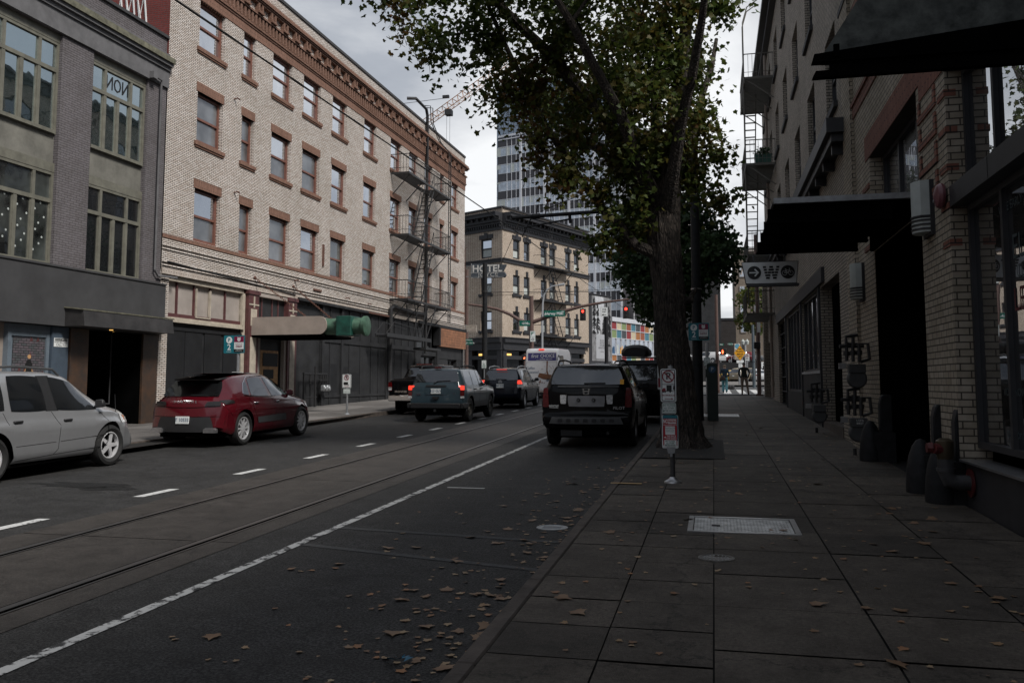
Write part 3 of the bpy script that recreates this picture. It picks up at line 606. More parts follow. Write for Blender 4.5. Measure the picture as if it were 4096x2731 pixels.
m=MB(OF); m.prism([(.162,3.482),(.715,3.422),(.72,3.455),(.162,3.515)],'y',18.9,22.65); m.build('canopy_top',K['moss'],cn,ang=0)
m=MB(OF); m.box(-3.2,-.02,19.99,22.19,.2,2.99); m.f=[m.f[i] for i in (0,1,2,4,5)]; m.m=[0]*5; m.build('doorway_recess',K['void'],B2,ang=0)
m=MB(OF); m.box(-.3,.04,19.33,19.98,.2,3.0); m.box(-.3,.04,22.2,22.86,.2,3.0); split(m,'tiled_pier',K['tileb'],B2,ang=0)
m=MB(OF); m.box(-.5,-.48,21.5,21.53,1.0,2.95); m.box(-.5,-.48,20.0,21.5,1.0,1.03); m.build('glazing_bar',K['dkgrey'],B2,ang=0)
m=MB(OF); m.box(-.4,-.2,9,18.72,.2,3.02); m.build('shop_backing',K['beige2'],B2,ang=0)
m=MB(OF); m.box(-.2,.0,18.74,19.30,.2,3.0); m.build('blue_pier',K['blue'],B2,ang=0)
m=MB(OF); m.box(-.2,-.06,17.42,17.52,.2,3.0); m.box(-.2,-.06,18.62,18.72,.2,3.0); m.box(-.2,-.07,17.52,18.62,2.72,3.0); d_=m.build('door_frame',K['bluel'],B2,ang=0)
m=MB(OF); m.box(-.199,-.11,17.52,18.62,.3,2.72); m.build('door',K['bluel'],d_,ang=0)
for s,o in ((20.8,.0),(21.6,-.6)):
    m=MB(OF); m.lathe([(0,0),(.05,0),(.05,.012),(0,.012)],(o+.3,s-.3,3.0),'z',10); m.build('downlight',K['warm'],cn,ang=0)
# poster on the blue door (a plain painted figure), sprinkler notice
PS=thing('poster','framed poster of a figure in a long black dress before a brick wall','poster',lp(-.1,18.1,gz(18)+1.3),AL)
OF=(0,-18.1,-(gz(18)+1.3))
PM=brick('poster_print',(.13,.11,.13),(.07,.085,.09),(.03,.03,.035),bw=.16,bh=.06)
m=MB(OF); m.box(0,.015,17.6,18.6,.95,2.68); m.build('print',PM,PS,ang=0)
m=MB(OF)
m.prism([(18.0,.96),(18.24,.96),(18.2,1.9),(18.22,2.05),(18.15,2.16),(18.06,2.16),(18.0,2.05),(18.02,1.7)],'x',.0155,.018); m.build('painted_figure',K['sblack'],PS,ang=0)
m=MB(OF); m.lathe([(0,0),(.055,.0)],(.019,18.11,2.23),'x',12); m.prism([(17.86,1.7),(18.02,1.95),(18.0,1.75)],'x',.0185,.0195); m.prism([(18.2,1.95),(18.36,1.72),(18.2,1.75)],'x',.0185,.0195); m.build('painted_skin',K['ply'],PS,ang=0)
m=MB(OF)
for i in range(9): s,z=17.7+random.random()*.8,1.2+random.random()*1.4; m.prism([(s,z),(s+.1,z+.03),(s+.05,z+.16)],'x',.0155,.017)
split(m,'painted_leaf',K['oxblood'],PS,ang=0)
SS=thing('notice','white sprinkler fire alarm notice on the blue pier by the dark doorway','sign',lp(.01,19.03,gz(19)+2.1),AL); OF=(0,-19.03,-(gz(19)+2.1))
m=MB(OF); m.box(-.005,.0,18.79,19.27,2.5,2.72); m.build('plate',K['swhite'],SS,ang=0)
m=MB(OF); m.box(.0005,.002,18.82,19.24,2.645,2.71); m.text('WHEN BELL RINGS',(.0005,19.03,2.61),.055,(0,1,0)); m.text('CALL 911',(.0005,19.03,2.545),.085,(0,1,0)); m.build('lettering',K['sblack'],SS,ang=0)
m=MB(OF); m.text('SPRINKLER FIRE ALARM',(.002,19.03,2.678),.045,(0,1,0),sx=.9); m.build('lettering',K['swhite'],SS,ang=0)
# gas meters on the black wall
def gasmeter(name,label,loc,rz,bits):
    t=thing(name,label,'gas meter',loc,rz); return t
G1=gasmeter('gas_meter','row of small gas meters on pipework beside the boarded door','meter',(0,0,0)) if 0 else thing('gas_meter_bank','bank of gas pipes with two grey meters against black boards','gas meter',lp(.15,32.7,gz(32.7)),AL); OF=(0,-32.7,-gz(32.7)); z0=gz(32.7)
m=MB(OF)
m.tube([(.05,31.75,z0),(.05,31.75,2.0)],.04,6); m.tube([(.05,31.7,1.95),(.05,33.8,1.95)],.035,6); m.tube([(.07,32.7,z0),(.07,32.7,2.25)],.045,6); m.tube([(.05,31.75,1.0),(.05,32.9,1.02)],.025,6); m.tube([(.05,32.9,1.72),(.05,33.8,1.72)],.02,6)
for s in (32.3,33.2,33.4,33.6,33.75): m.tube([(.06,s,1.95),(.06,s,1.55)],.035,6); m.lathe([(.0,-.05),(.06,-.05),(.06,.05),(0,.05)],(.06,s,1.7),'z',8)
m.build('pipework',K['iron'],G1)
for s in (33.4,33.72):
    m=MB(OF); m.box(.02,.2,s-.12,s+.12,1.25,1.5); m.lathe([(0,.2),(.1,.2),(.1,.24),(0,.25)],(0,s,1.36),'x',12); m.build('meter_body',K['galv'],G1,bevel=.02)
# ------------------------------------------------------------------ right side
XR=2.75
def wallx(mb,y0,y1,z0,z1,holes,x=XR,depth=.25,m=0):
    """facade sheet at constant x facing -x, rectangular holes with reveals"""
    S=sorted({y0,y1}|{a for h in holes for a in h[:2]}); Z=sorted({z0,z1}|{a for h in holes for a in h[2:4]})
    for a,b in zip(S,S[1:]):
        for c,d in zip(Z,Z[1:]):
            if any(h[0]<=a+1e-6 and b<=h[1]+1e-6 and h[2]<=c+1e-6 and d<=h[3]+1e-6 for h in holes): continue
            mb.quad((x,a,c),(x,a,d),(x,b,d),(x,b,c),m)
    i=x+depth
    for a,b,c,d in holes:
        mb.quad((x,a,c),(i,a,c),(i,a,d),(x,a,d),m); mb.quad((x,b,c),(x,b,d),(i,b,d),(i,b,c),m); mb.quad((x,a,d),(i,a,d),(i,b,d),(x,b,d),m); mb.quad((x,a,c),(x,b,c),(i,b,c),(i,a,c),m)
B3=thing('tan_brick_building','dark tan brick building with red brick trim, large shop window and garage doorway','building',(XR,11,gz(11)-.3)); OF=(-XR,-11,-(gz(11)-.3))
H3=[(-6,11.08,-.4,5.32),(12.5,16.0,-.4,3.86),(12.55,16.2,4.22,5.56)]
m=MB(OF); wallx(m,-6,18.8,-.4,9.2,H3,XR,.34); m.quad((XR,-90,-1.5),(XR,-90,9.2),(XR,-6,9.2),(XR,-6,-.4)); m.quad((XR,-90,-2.5),(XR,-90,22),(-30,-90,22),(-30,-90,-2.5))  # last quad: unseen cross wall added behind the camera to darken car reflections
m.quad((XR,18.8,-.4),(XR,18.8,9.2),(15,18.8,9.2),(15,18.8,-.4)); m.quad((XR,-90,-.4),(15,-90,-.4),(15,-90,9.2),(XR,-90,9.2)); m.quad((15,-90,-.4),(15,18.8,-.4),(15,18.8,9.2),(15,-90,9.2))
m.box(XR-.06,XR,17.75,18.79,.2,9.2); m.box(XR-.05,XR,18.05,18.7,4.4,4.5); m.box(XR-.045,XR,16.1,17.7,8.0,8.1)
m.build('wall',K['brick_t'],B3,ang=0)
m=MB(OF); m.box(XR-.08,15.05,-90,18.85,9.2,9.32); m.build('roof',K['dkgrey'],B3,ang=0)
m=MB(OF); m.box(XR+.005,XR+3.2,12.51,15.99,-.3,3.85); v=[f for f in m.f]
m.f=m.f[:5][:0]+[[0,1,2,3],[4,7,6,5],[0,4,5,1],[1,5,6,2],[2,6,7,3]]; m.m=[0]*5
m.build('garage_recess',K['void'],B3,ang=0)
m=MB(OF); m.box(XR-.012,XR+.3,12.35,16.6,5.561,6.0); m.box(XR-.012,XR+.2,10.9,12.349,5.33,5.75); m.build('lintel',K['brick_trv'],B3,ang=0)
m=MB(OF); 
for z in (6.7,7.6,8.6): m.box(XR-.02,XR,-6,18.75,z,z+.22)
m.box(XR-.05,XR,12.6,18.75,6.92,7.0)
for k in range(4):                          # corner blocks on the piers
    z=3.95+.36*k
    m.box(XR-.022,XR+.1,11.5,12.45,z,z+.083); m.box(XR-.022,XR,11.5,11.6,z+.083,z+.277); m.box(XR-.022,XR,12.3,12.4,z+.083,z+.277)
    m.box(XR-.022,XR+.1,16.25,16.9,z,z+.083)
for k in range(5): m.box(XR-.015,XR+.12,11.075,11.4,3.2+.45*k,3.283+.45*k)
m.build('brick_trim',K['brick_tr'],B3,ang=0)
def shopwin(par,OFF,x,y0,y1,z0,z1,ms,fm,gm,name='window',w=.07,d=.1):
    f=MB(OFF); f.box(x,x+d,y0,y1,z0,z0+w); f.box(x,x+d,y0,y1,z1-w,z1)
    E=[y0]+list(ms)+[y1]
    for i,yv in enumerate(E): a=yv if i==0 else (yv-w if i==len(E)-1 else yv-w/2); f.box(x,x+d,a,a+w,z0+w,z1-w)
    fo=f.build(name,fm,par,ang=0)
    for a,b in zip(E,E[1:]): g=MB(OFF); g.quad((x+d*.5,a,z0+w),(x+d*.5,a,z1-w),(x+d*.5,b,z1-w),(x+d*.5,b,z0+w)); g.build('pane',gm,fo,ang=0)
    return fo
shopwin(B3,OF,XR+.18,-6,11.05,.86,3.66,(-4,-2,0,2,4,5.6,6.9,8.35,9.85),K['trimblk'],K['gl_s'])
shopwin(B3,OF,XR+.18,-6,11.05,3.9,5.3,(-4,-2,0,2,4,5.6,6.9,8.35,9.95),K['trimblk'],K['gl_s'])
shopwin(B3,OF,XR+.22,12.56,16.19,4.23,5.55,(13.6,14.9),K['trimblk'],K['gl_d'])
m=MB(OF); m.box(XR+.04,XR+.3,-6,11.06,-.3,.70); m.build('bulkhead',K['trimblk'],B3,ang=0)
m=MB(OF); m.box(XR-.02,XR+.3,-6,11.07,.70,.725); m.build('sill_strip',K['steel'],B3,ang=0)
m=MB(OF); m.box(XR+.0,XR+.3,-6,11.07,3.66,3.90); 
for y in (4,6.5,9.6): m.box(XR-.004,XR,y,y+.02,3.67,3.89)
m.build('metal_band',K['trimblk'],B3,ang=0)
sw=MB(OF)                                   # faint vinyl lettering inside the big pane
G=(XR+.224)
sw.text('LEADERS',(G,9.05,2.42),.34,(0,-1,0)); sw.build('window_lettering',mat('faded_red_vinyl',(.09,.012,.014),.6),B3,ang=0)
sw=MB(OF); sw.text('ELECT',(G,9.2,2.95),.36,(0,-1,0)); sw.text('CLIMATE',(G,9.2,2.7),.2,(0,-1,0)); sw.text('VOTE EARLY',(G,9.7,3.4),.13,(0,-1,0)); sw.text('patagonia',(G,9.85,1.08),.15,(0,-1,0)); sw.text('VOTE NOW',(G,9.85,1.5),.12,(0,-1,0)); sw.build('window_lettering',mat('faded_blue_vinyl',(.03,.05,.055),.6),B3,ang=0)
# garage canopy (stepped black louvres), upper awning
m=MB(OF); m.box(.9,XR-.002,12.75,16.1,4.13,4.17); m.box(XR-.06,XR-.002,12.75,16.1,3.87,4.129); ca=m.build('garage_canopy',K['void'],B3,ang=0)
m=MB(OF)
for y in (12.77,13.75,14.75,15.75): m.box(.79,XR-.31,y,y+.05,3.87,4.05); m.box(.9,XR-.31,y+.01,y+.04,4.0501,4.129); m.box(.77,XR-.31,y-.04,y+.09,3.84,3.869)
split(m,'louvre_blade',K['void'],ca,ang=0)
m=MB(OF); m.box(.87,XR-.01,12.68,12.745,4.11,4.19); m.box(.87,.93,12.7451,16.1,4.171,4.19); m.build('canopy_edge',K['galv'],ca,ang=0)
m=MB(OF); m.prism([(1.0,4.51),(XR-.002,7.2),(XR-.002,4.5),(1.0,4.45)],'y',8.03,8.12); aw=m.build('upper_awning',mat('streaked_metal_sheet',(.022,.026,.024),.75,vs=7,col2=(.12,.13,.12),bump=.3,bs=25),B3,ang=0)
m=MB(OF); m.prism([(.92,4.49),(.90,4.42),(XR-.01,4.40),(XR-.01,4.66)],'y',7.92,8.02); m.prism([(.93,4.34),(.90,4.28),(XR-.01,4.28),(XR-.01,4.36)],'y',7.93,8.01); m.prism([(1.05,4.425),(1.05,4.33),(XR-.011,4.355),(XR-.011,4.41)],'y',7.95,7.99); m.box(1.08,1.13,7.9,7.919,4.45,4.56); split(m,'louvre_blade',K['void'],aw,ang=0)
# bike sign hung under the canopy
WS=thing('hanging_sign','white sign with arrow, striped W and bicycle hung from the garage canopy','sign',(1.0,16.25,3.36)); WS.scale=(1.2,1.2,1.2); OW=(-.83,-12.95,-3.02)
m=MB(OW); m.prism([(.445,3.345),(1.245,3.345),(1.21,3.03),(.50,3.03)],'y',12.9,13.0); m.build('panel',K['swhite'],WS,ang=0)
m=MB(OW); m.prism([(.435,3.355),(1.255,3.355),(1.22,3.02),(.49,3.02)],'y',12.91,12.99); m.box(.5,1.25,12.88,13.02,2.985,3.02); m.box(.6,.62,12.93,12.97,3.35,3.46); m.box(1.05,1.07,12.93,12.97,3.35,3.46); m.build('frame',K['gplastic'],WS,ang=0)
m=MB(OW); y=12.895
m.lathe([(0,0),(.10,0),(.10,.004),(0,.004)],(.615,y-.002,3.19),'y',28); m.lathe([(0,0),(.10,0),(.10,.004),(0,.004)],(1.095,y-.002,3.19),'y',28)
for r in range(5):                          # striped W
    z=3.27-.041*r
    for sgn,c in ((1,0),(-1,0)):
        t=r/4
        for x0,x1 in ((.765,.805),(.855,.815)): x=x0+(x1-x0)*t; m.box(x-.022,x+.022,y,y+.004,z-.014,z+.014)
        for x0,x1 in ((.865,.905),(.955,.915)): x=x0+(x1-x0)*t; m.box(x-.022,x+.022,y,y+.004,z-.014,z+.014)
        break
m.build('symbol',K['sblack'],WS,ang=0)
m=MB(OW); y=12.888
m.box(.545,.675,y,y+.003,3.181,3.199); m.prism([(.685,3.19),(.63,3.25),(.615,3.235),(.66,3.19),(.615,3.145),(.63,3.13)],'y',y,y+.003)
for x in (1.05,1.14): m.tube([(x+.034*math.cos(q),y,3.175+.034*math.sin(q)) for q in [k*math.pi/8 for k in range(17)]],.0035,4)
for a,b in (((1.05,3.175),(1.07,3.215)),((1.07,3.215),(1.12,3.215)),((1.12,3.215),(1.14,3.175)),((1.07,3.215),(1.09,3.175)),((1.05,3.175),(1.09,3.175)),((1.09,3.175),(1.12,3.215)),((1.07,3.215),(1.065,3.235)),((1.12,3.215),(1.125,3.24)),((1.055,3.235),(1.075,3.235)),((1.11,3.242),(1.13,3.24))): m.bar((a[0],y,a[1]),(b[0],y,b[1]),.004)
m.build('white_symbol',K['swhite'],WS,ang=0)
# wall lamps, bell
for y,lab in ((12.0,'frosted half round wall lamp with black bars on the near brick pier'),(17.3,'frosted half round wall lamp beyond the garage doorway')):
    t=thing('wall_lamp',lab,'wall lamp',(XR,y,3.5 if y<13 else 3.15),0,'louvred wall lamps'); 
    m=MB(); m.box(-.05,0,-.22,.22,-.04,.66); m.build('backplate',K['trimblk'],t)
    m=MB(); pr=[(.0,-.19),(-.10,-.17),(-.16,-.09),(-.18,0),(-.16,.09),(-.10,.17),(0,.19)]
    m.prism([(a-.05,b) for a,b in pr],'z',.20,.66); m.prism([(a-.05,b) for a,b in pr],'z',.0,.18); m.build('diffuser',K['blind'],t)
    m=MB()
    for z in (.03,.085,.14,.19): m.prism([(a*1.08-.05,b*1.06) for a,b in pr],'z',z,z+.022)
    m.build('louvre',K['trimblk'],t)
t=thing('alarm_bell','dusty red round fire alarm bell high on the brick pier','bell',(XR,11.25,3.83)); m=MB(); m.lathe([(.02,0),(.15,-.03),(.155,-.06),(.13,-.10),(.06,-.125),(0,-.13)],(0,0,0),'x',24); m.build('gong',mat('dusty_red_enamel',(.15,.05,.06),.4),t); m=MB(); m.lathe([(.0,-.131),(.02,-.131),(.02,-.14),(0,-.14)],(0,0,-.06),'x',8); m.build('bolt',K['steel'],t)
# wheel guards at the doorway corners
def guard(y,x,lab):
    t=thing('wheel_guard',lab,'bollard',(x,y,gz(y)-.02),0,'wheel guards by the garage doorway')
    m=MB(); prof=[(.19,0),(.19,.15),(.175,.32),(.145,.48),(.10,.6),(.05,.67),(0,.69)]; m.lathe(prof,(0.02,0,0),'z',20); m.box(.02,.38,-.17,.17,0,.5); m.build('guard_foot',K['bpole'],t)
    m=MB(); m.prism([(.16,.4),(.16,.95),(.19,1.08),(.22,1.12),(.36,1.12),(.36,.4)],'y',-.09,.09); m.build('guard_post',K['bpole'],t,bevel=.015)
guard(12.0,2.50,'charcoal rounded wheel guard between near brick pier and doorway'); guard(11.2,2.55,'charcoal rounded wheel guard beside the fire hose connection'); guard(15.75,2.52,'charcoal rounded wheel guard at far side of the doorway by gas meters')
t=thing('fire_hose_connection','brass and red fire hose connection on elbow pipe at shop wall','standpipe',(2.56,10.8,gz(10.8)))
m=MB(); m.tube([(.2,0,.28),(.08,0,.28),(0,0,.30),(-.04,0,.40),(-.04,0,.62)],[.085,.085,.09,.085,.085],12); m.lathe([(.1,.40),(.1,.44)],(-.04,0,0),'z',12); m.build('elbow_pipe',mat('painted_pipe',(.05,.05,.052),.45),t)
m=MB(); m.lathe([(0,.50),(.075,.50),(.095,.58),(.095,.74),(.05,.77),(0,.77)],(-.04,0,0),'z',14); m.build('coupling',mat('old_brass',(.09,.07,.045),.4,metal=.7),t)
m=MB(); m.tube([(-.05,-.02,.64),(-.16,-.05,.66)],.06,10); m.lathe([(0,-.3),(.055,-.3),(.065,-.24),(0,-.24)],(.07,0,.66),'x',10); m.lathe([(.16,.2),(.16,.22),(.1,.23)],(-.0,0,.28),'x',20); split(m,'red_cap',mat('worn_red_enamel',(.09,.012,.012),.5,var=.35,vs=20),t)
def rgas(y,x,lab,n):
    t=thing('gas_meter',lab,'gas meter',(x,y,gz(y)),0,'gas meters along the brick wall'); 
    m=MB(); P=lambda *p: m.tube(p,.032,7)
    for k in range(n):
        z=.95*k
        P((.0,.1,.0 if k==0 else z-.05),(.0,.1,z+.12)); P((-.1,0,z+.72),(-.1,0,z+.95),(-.1,.1,z+1.02),(.12,.2,z+1.02)); P((.0,-.05,z+.7),(.0,-.05,z+1.0)); P((.1,-.08,z+.7),(.1,-.08,z+1.02),(.25,-.08,z+1.02),(.27,-.08,z+.75),(.12,-.08,z+.7)); P((-.22,.0,z+.98),(.2,.05,z+.98)); P((-.1,0,z+1.02),(-.1,.0,z+1.15),(.1,.02,z+1.18)); P((.02,.02,z+.98),(.02,.02,z+1.16))
        for q in ((-.1,0,z+.85),(0,-.05,z+.86),(.1,-.08,z+.86)): m.lathe([(0,-.04),(.055,-.04),(.055,.04),(0,.04)],q,'z',8)
    m.build('pipework',K['iron'],t)
    for k in range(n):
        z=.95*k; m=MB(); m.lathe([(0,-.09),(.15,-.09),(.17,-.05),(.17,.07),(.13,.1),(0,.1)],(.06,0,z+.40),'y',18); m.box(-.08,.2,-.12,.12,z+.5,z+.66); m.build('meter_body',K['gplastic'],t,bevel=.01)
        m=MB(); m.lathe([(0,-.06),(.04,-.06),(.045,.02),(0,.03)],(-.18,-.02,z+.64),'x',8); m.box(-.24,-.12,-.08,.04,z+.58,z+.68); m.build('regulator',K['steel'],t)
    if n==2: m=MB(); m.text('LOFA',(.07,-.122,.62),.05,(1,0,0)); m.text('BIEST',(.07,-.122,.57),.05,(1,0,0)); m.build('sticker_lettering',K['swhite'],t,ang=0)
rgas(16.6,2.42,'tall pair of stacked dark gas meters on the far brick pier',2); rgas(21.9,2.35,'single low dark gas meter beside the black shop bulkhead',1)
# ---- far grey tan building
B4=thing('grey_tan_building','grey tan brick building with dark shop fronts, black ledge and cream fire escape','building',(XR,33,gz(33)-.3)); OF=(-XR,-33,-(gz(33)-.3))
YC=[(19.85,21.6),(23.9,25.65),(27.95,29.7),(32.0,33.75),(36.05,37.8),(40.1,41.8),(44.1,45.6)]; ZR=[(7.75,9.6),(11.1,12.95),(14.4,16.1)]
H4=[(a,b,c,d) for a,b in YC for c,d in ZR]
G4=[(20.4,23.9,0,4.05),(24.05,28.9,0,4.1),(29.1,34.9,0,4.1),(35.1,39.5,0,4.1),(44.0,46.3,.3,3.6)]
m=MB(OF); wallx(m,18.8,47.2,-.3,17.3,H4+G4,XR,.28); m.quad((XR,47.2,-.3),(XR,47.2,17.3),(20,47.2,17.3),(20,47.2,-.3)); m.quad((XR,18.8,9.3),(20,18.8,9.3),(20,18.8,17.3),(XR,18.8,17.3)); m.quad((20,18.8,0),(20,47.2,0),(20,47.2,17.3),(20,18.8,17.3)); m.build('wall',K['brick_gr'],B4,ang=0)
m=MB(OF); m.box(XR+.29,XR+1.2,18.9,47.1,-.3,17); m.build('interior',K['void'],B4,ang=0)
m=MB(OF); m.box(XR-.5,20.1,18.7,47.6,17.3,17.5); m.box(XR-.25,XR,18.8,47.4,17.05,17.3); m.build('roof_overhang',K['trimblk'],B4,ang=0)
m=MB(OF); m.box(XR-.4,XR-.002,18.6,43,6.72,7.02); m.box(XR-.3,XR-.002,18.7,42.9,6.55,6.719)
for k in range(16): m.box(XR-.25,XR-.01,19+1.5*k,19.12+1.5*k,6.35,6.549)
m.build('ledge',K['trimblk'],B4,ang=0)
for a,b in YC:
    for c,d in ZR:
        m=MB(OF); m.box(XR-.09,XR+.02,a-.1,b+.1,c-.14,c); m.build('window_sill',K['dkgrey'],B4,ang=0)
        f=MB(OF); x=XR+.14; f.box(x,x+.08,a,a+.07,c,d); f.box(x,x+.08,b-.07,b,c,d); f.box(x,x+.08,a+.07,b-.07,(c+d)/2-.035,(c+d)/2+.035); f.box(x,x+.08,a+.07,b-.07,d-.07,d); f.box(x,x+.08,a+.07,b-.07,c,c+.08); fo=f.build('window',K['trimblk'],B4,ang=0)
        g=MB(OF); g.quad((x+.04,a+.07,c+.08),(x+.04,a+.07,d-.07),(x+.04,b-.07,d-.07),(x+.04,b-.07,c+.08)); g.build('pane',K['gl_d'],fo,ang=0)
m=MB(OF); m.box(XR-.08,XR-.002,23.0,39.6,4.12,4.5); m.box(XR-.06,XR+.2,23.95,24.04,0,4.1); m.box(XR-.06,XR+.2,28.92,29.08,0,4.1); m.box(XR-.06,XR+.2,34.92,35.08,0,4.1); split(m,'shop_beam',K['trimblk'],B4,ang=0)
m=MB(OF); m.box(XR-.02,XR+.2,24.06,28.88,0,1.85); m.box(XR-.02,XR+.2,29.1,34.9,0,1.3); split(m,'bulkhead',K['panel'],B4,ang=0)
m=MB(OF); m.box(XR-.05,XR+.18,24.06,28.88,1.85,1.92); m.build('bulkhead_sill',K['galv'],B4,ang=0)
shopwin(B4,OF,XR+.06,24.06,28.88,1.92,4.09,(25.2,26.4,27.6),K['trimblk'],K['gl_d'],'shop_window'); shopwin(B4,OF,XR+.06,29.1,34.9,1.3,4.09,(30.2,31.4,32.6,33.8),K['trimblk'],K['gl_d'],'shop_window')
m=MB(OF)
for k in range(6): m.box(XR+.1,XR+.2,35.1,39.5,.62+.6*k,.66+.6*k)
for y in (35.15,36.6,38,39.4): m.box(XR+.12,XR+.2,y,y+.06,.5,4.1)
m.build('garage_door',K['panel'],B4,ang=0)
m=MB(OF); m.box(XR-.02,XR+.6,20.4,23.9,0,.62); m.build('step',K['kerb'],B4,ang=0)
m=MB(OF); m.tube([(XR-.09,42.6,.9),(XR-.09,42.6,5.6),(XR-.12,41.9,6.6),(XR-.12,41.9,17)],.07,8); m.lathe([(.1,.0),(.1,.12)],(XR-.09,42.6,1.5),'z',10); m.tube([(XR-.1,42.6,4.3),(XR-.1,44,4.3)],.04,6); m.build('downpipe',K['beige2'],B4)
m=MB(OF); m.box(XR-.22,XR-.002,46.4,47.25,.2,6.5); m.build('corner_pier',K['brick_gr'],B4,ang=0)
CF=mat('cream_iron_paint',(.10,.095,.08),.55,var=.15)
F4=MB(OF); 
for yy in (39.2,39.7): F4.tube([(1.55,yy,5.0),(1.55,yy,17.6),(1.75,yy,18.3),(2.2,yy,18.6)],.028,5)
z=5.2
while z<17.5: F4.bar((1.55,39.2,z),(1.55,39.7,z),.014); z+=.33
F4=F4.build('fire_escape',CF,B4,ang=0)
for z,rl in ((14.7,1),(10.92,1),(7.0,1),(4.75,0)):
    p=MB(OF); y0,y1=(38,43.2) if rl else (41,46)
    p.box(1.5,1.55,y0,y1,z-.1,z); p.box(1.551,2.74,y0,y0+.05,z-.1,z); p.box(1.551,2.74,y1-.05,y1,z-.1,z)
    y=y0+.12
    while y<y1-.1: p.box(1.56,2.73,y,y+.045,z-.045,z-.01); y+=.13
    if rl:
        for yy in (y0+.1,y0+1.7,y1-1.7,y1-.1): p.bar((1.6,yy,z-.08),(2.73,yy,z-.95),.03)
    p.build('platform',CF,F4,ang=0)
    q=MB(OF); q.tube([(2.74,y0,z+1),(1.52,y0,z+1),(1.52,y1,z+1),(2.74,y1,z+1)],.024,5); q.tube([(2.74,y0,z+.2),(1.52,y0,z+.2),(1.52,y1,z+.2),(2.74,y1,z+.2)],.014,4)
    for k in range(8): q.bar((1.52+1.2*k/7,y0,z),(1.52+1.2*k/7,y0,z+1),.012)
    y=y0
    while y<y1: q.bar((1.52,y,z),(1.52,y,z+1),.012); y+=.2
    q.build('railing',CF,F4,ang=0)
for z0,z1 in ((7.0,10.9),(10.95,14.65)):
    q=MB(OF)
    for x in (1.62,2.1): q.bar((x,42.6,z0),(x,40.2,z1),.035)
    for k in range(1,13): t=k/13; q.box(1.62,2.1,42.6-2.4*t-.07,42.6-2.4*t+.07,z0+(z1-z0)*t-.012,z0+(z1-z0)*t+.012)
    q.build('stair',CF,F4,ang=0)
t=thing('planter','green planter box of bushy herbs on the middle fire escape balcony','plant',(2.25,38.5,10.93))
m=MB(); m.prism([(-.3,0),(.3,0),(.36,.42),(-.36,.42)],'y',-.25,.25); m.build('planter_box',K['green'],t)

# ------------------------------------------------------------------ trees
def barkmat():
    M=mat('furrowed_bark',(.028,.022,.018),.9,vs=5,col2=(.10,.078,.062)); nt=M.node_tree; N=nt.nodes; L=nt.links; b=N['Principled BSDF']
    tc=N.new('ShaderNodeTexCoord'); mp=N.new('ShaderNodeMapping'); mp.inputs['Scale'].default_value=(1,1,.22); L.new(tc.outputs['Object'],mp.inputs[0])
    v=N.new('ShaderNodeTexVoronoi'); v.feature='DISTANCE_TO_EDGE'; v.inputs['Scale'].default_value=24; nz=N.new('ShaderNodeTexNoise'); nz.inputs['Scale'].default_value=9; L.new(mp.outputs[0],nz.inputs['Vector'])
    vm=N.new('ShaderNodeVectorMath'); vm.operation='MULTIPLY_ADD'; vm.inputs[1].default_value=(.12,.12,.12); L.new(nz.outputs['Color'],vm.inputs[0]); L.new(mp.outputs[0],vm.inputs[2]); L.new(vm.outputs[0],v.inputs['Vector'])
    bp=N.new('ShaderNodeBump'); bp.inputs['Strength'].default_value=1; bp.inputs['Distance'].default_value=.06; L.new(v.outputs['Distance'],bp.inputs['Height']); L.new(bp.outputs[0],b.inputs['Normal'])
    cr=N.new('ShaderNodeValToRGB'); e=cr.color_ramp.elements; e[0].position=0; e[0].color=(.25,.25,.25,1); e[1].position=.25; e[1].color=(1,1,1,1); L.new(v.outputs['Distance'],cr.inputs[0])
    old=b.inputs['Base Color'].links[0].from_socket; mx=N.new('ShaderNodeMix'); mx.data_type='RGBA'; mx.blend_type='MULTIPLY'; mx.inputs[0].default_value=1; L.new(old,mx.inputs[6]); L.new(cr.outputs[0],mx.inputs[7]); L.new(mx.outputs[2],b.inputs['Base Color'])
    return M
K['bark']=barkmat()
def leafmat(name,cols,tr=.35):
    M=D.materials.new(name); M.use_nodes=True; nt=M.node_tree; N=nt.nodes; L=nt.links; b=N['Principled BSDF']; b.inputs['Roughness'].default_value=.55; b.inputs['Specular IOR Level'].default_value=.3
    g=N.new('ShaderNodeNewGeometry'); tc=N.new('ShaderNodeTexCoord'); nz=N.new('ShaderNodeTexNoise'); nz.inputs['Scale'].default_value=.55; nz.inputs['Detail'].default_value=3; L.new(tc.outputs['Object'],nz.inputs['Vector'])
    a=N.new('ShaderNodeMath'); a.operation='MULTIPLY_ADD'; a.inputs[1].default_value=.55; L.new(g.outputs['Random Per Island'],a.inputs[0]); s=N.new('ShaderNodeMath'); s.operation='MULTIPLY_ADD'; s.inputs[1].default_value=1.5; s.inputs[2].default_value=-.5; L.new(nz.outputs[0],s.inputs[0]); L.new(s.outputs[0],a.inputs[2])
    cr=N.new('ShaderNodeValToRGB'); e=cr.color_ramp.elements; n=len(cols)
    while len(e)<n: e.new(.5)
    for i,c in enumerate(cols): e[i].position=i/(n-1); e[i].color=(*c,1)
    L.new(a.outputs[0],cr.inputs[0]); L.new(cr.outputs[0],b.inputs['Base Color'])
    t=N.new('ShaderNodeBsdfTranslucent'); L.new(cr.outputs[0],t.inputs[0]); mx=N.new('ShaderNodeMixShader'); mx.inputs[0].default_value=tr; L.new(b.outputs[0],mx.inputs[1]); L.new(t.outputs[0],mx.inputs[2]); L.new(mx.outputs[0],N['Material Output'].inputs[0])
    return M
K['leaf']=leafmat('maple_leaf',tr=.38,cols=[(.034,.058,.014),(.046,.074,.017),(.060,.088,.019),(.078,.094,.02),(.095,.080,.018),(.10,.048,.016)])
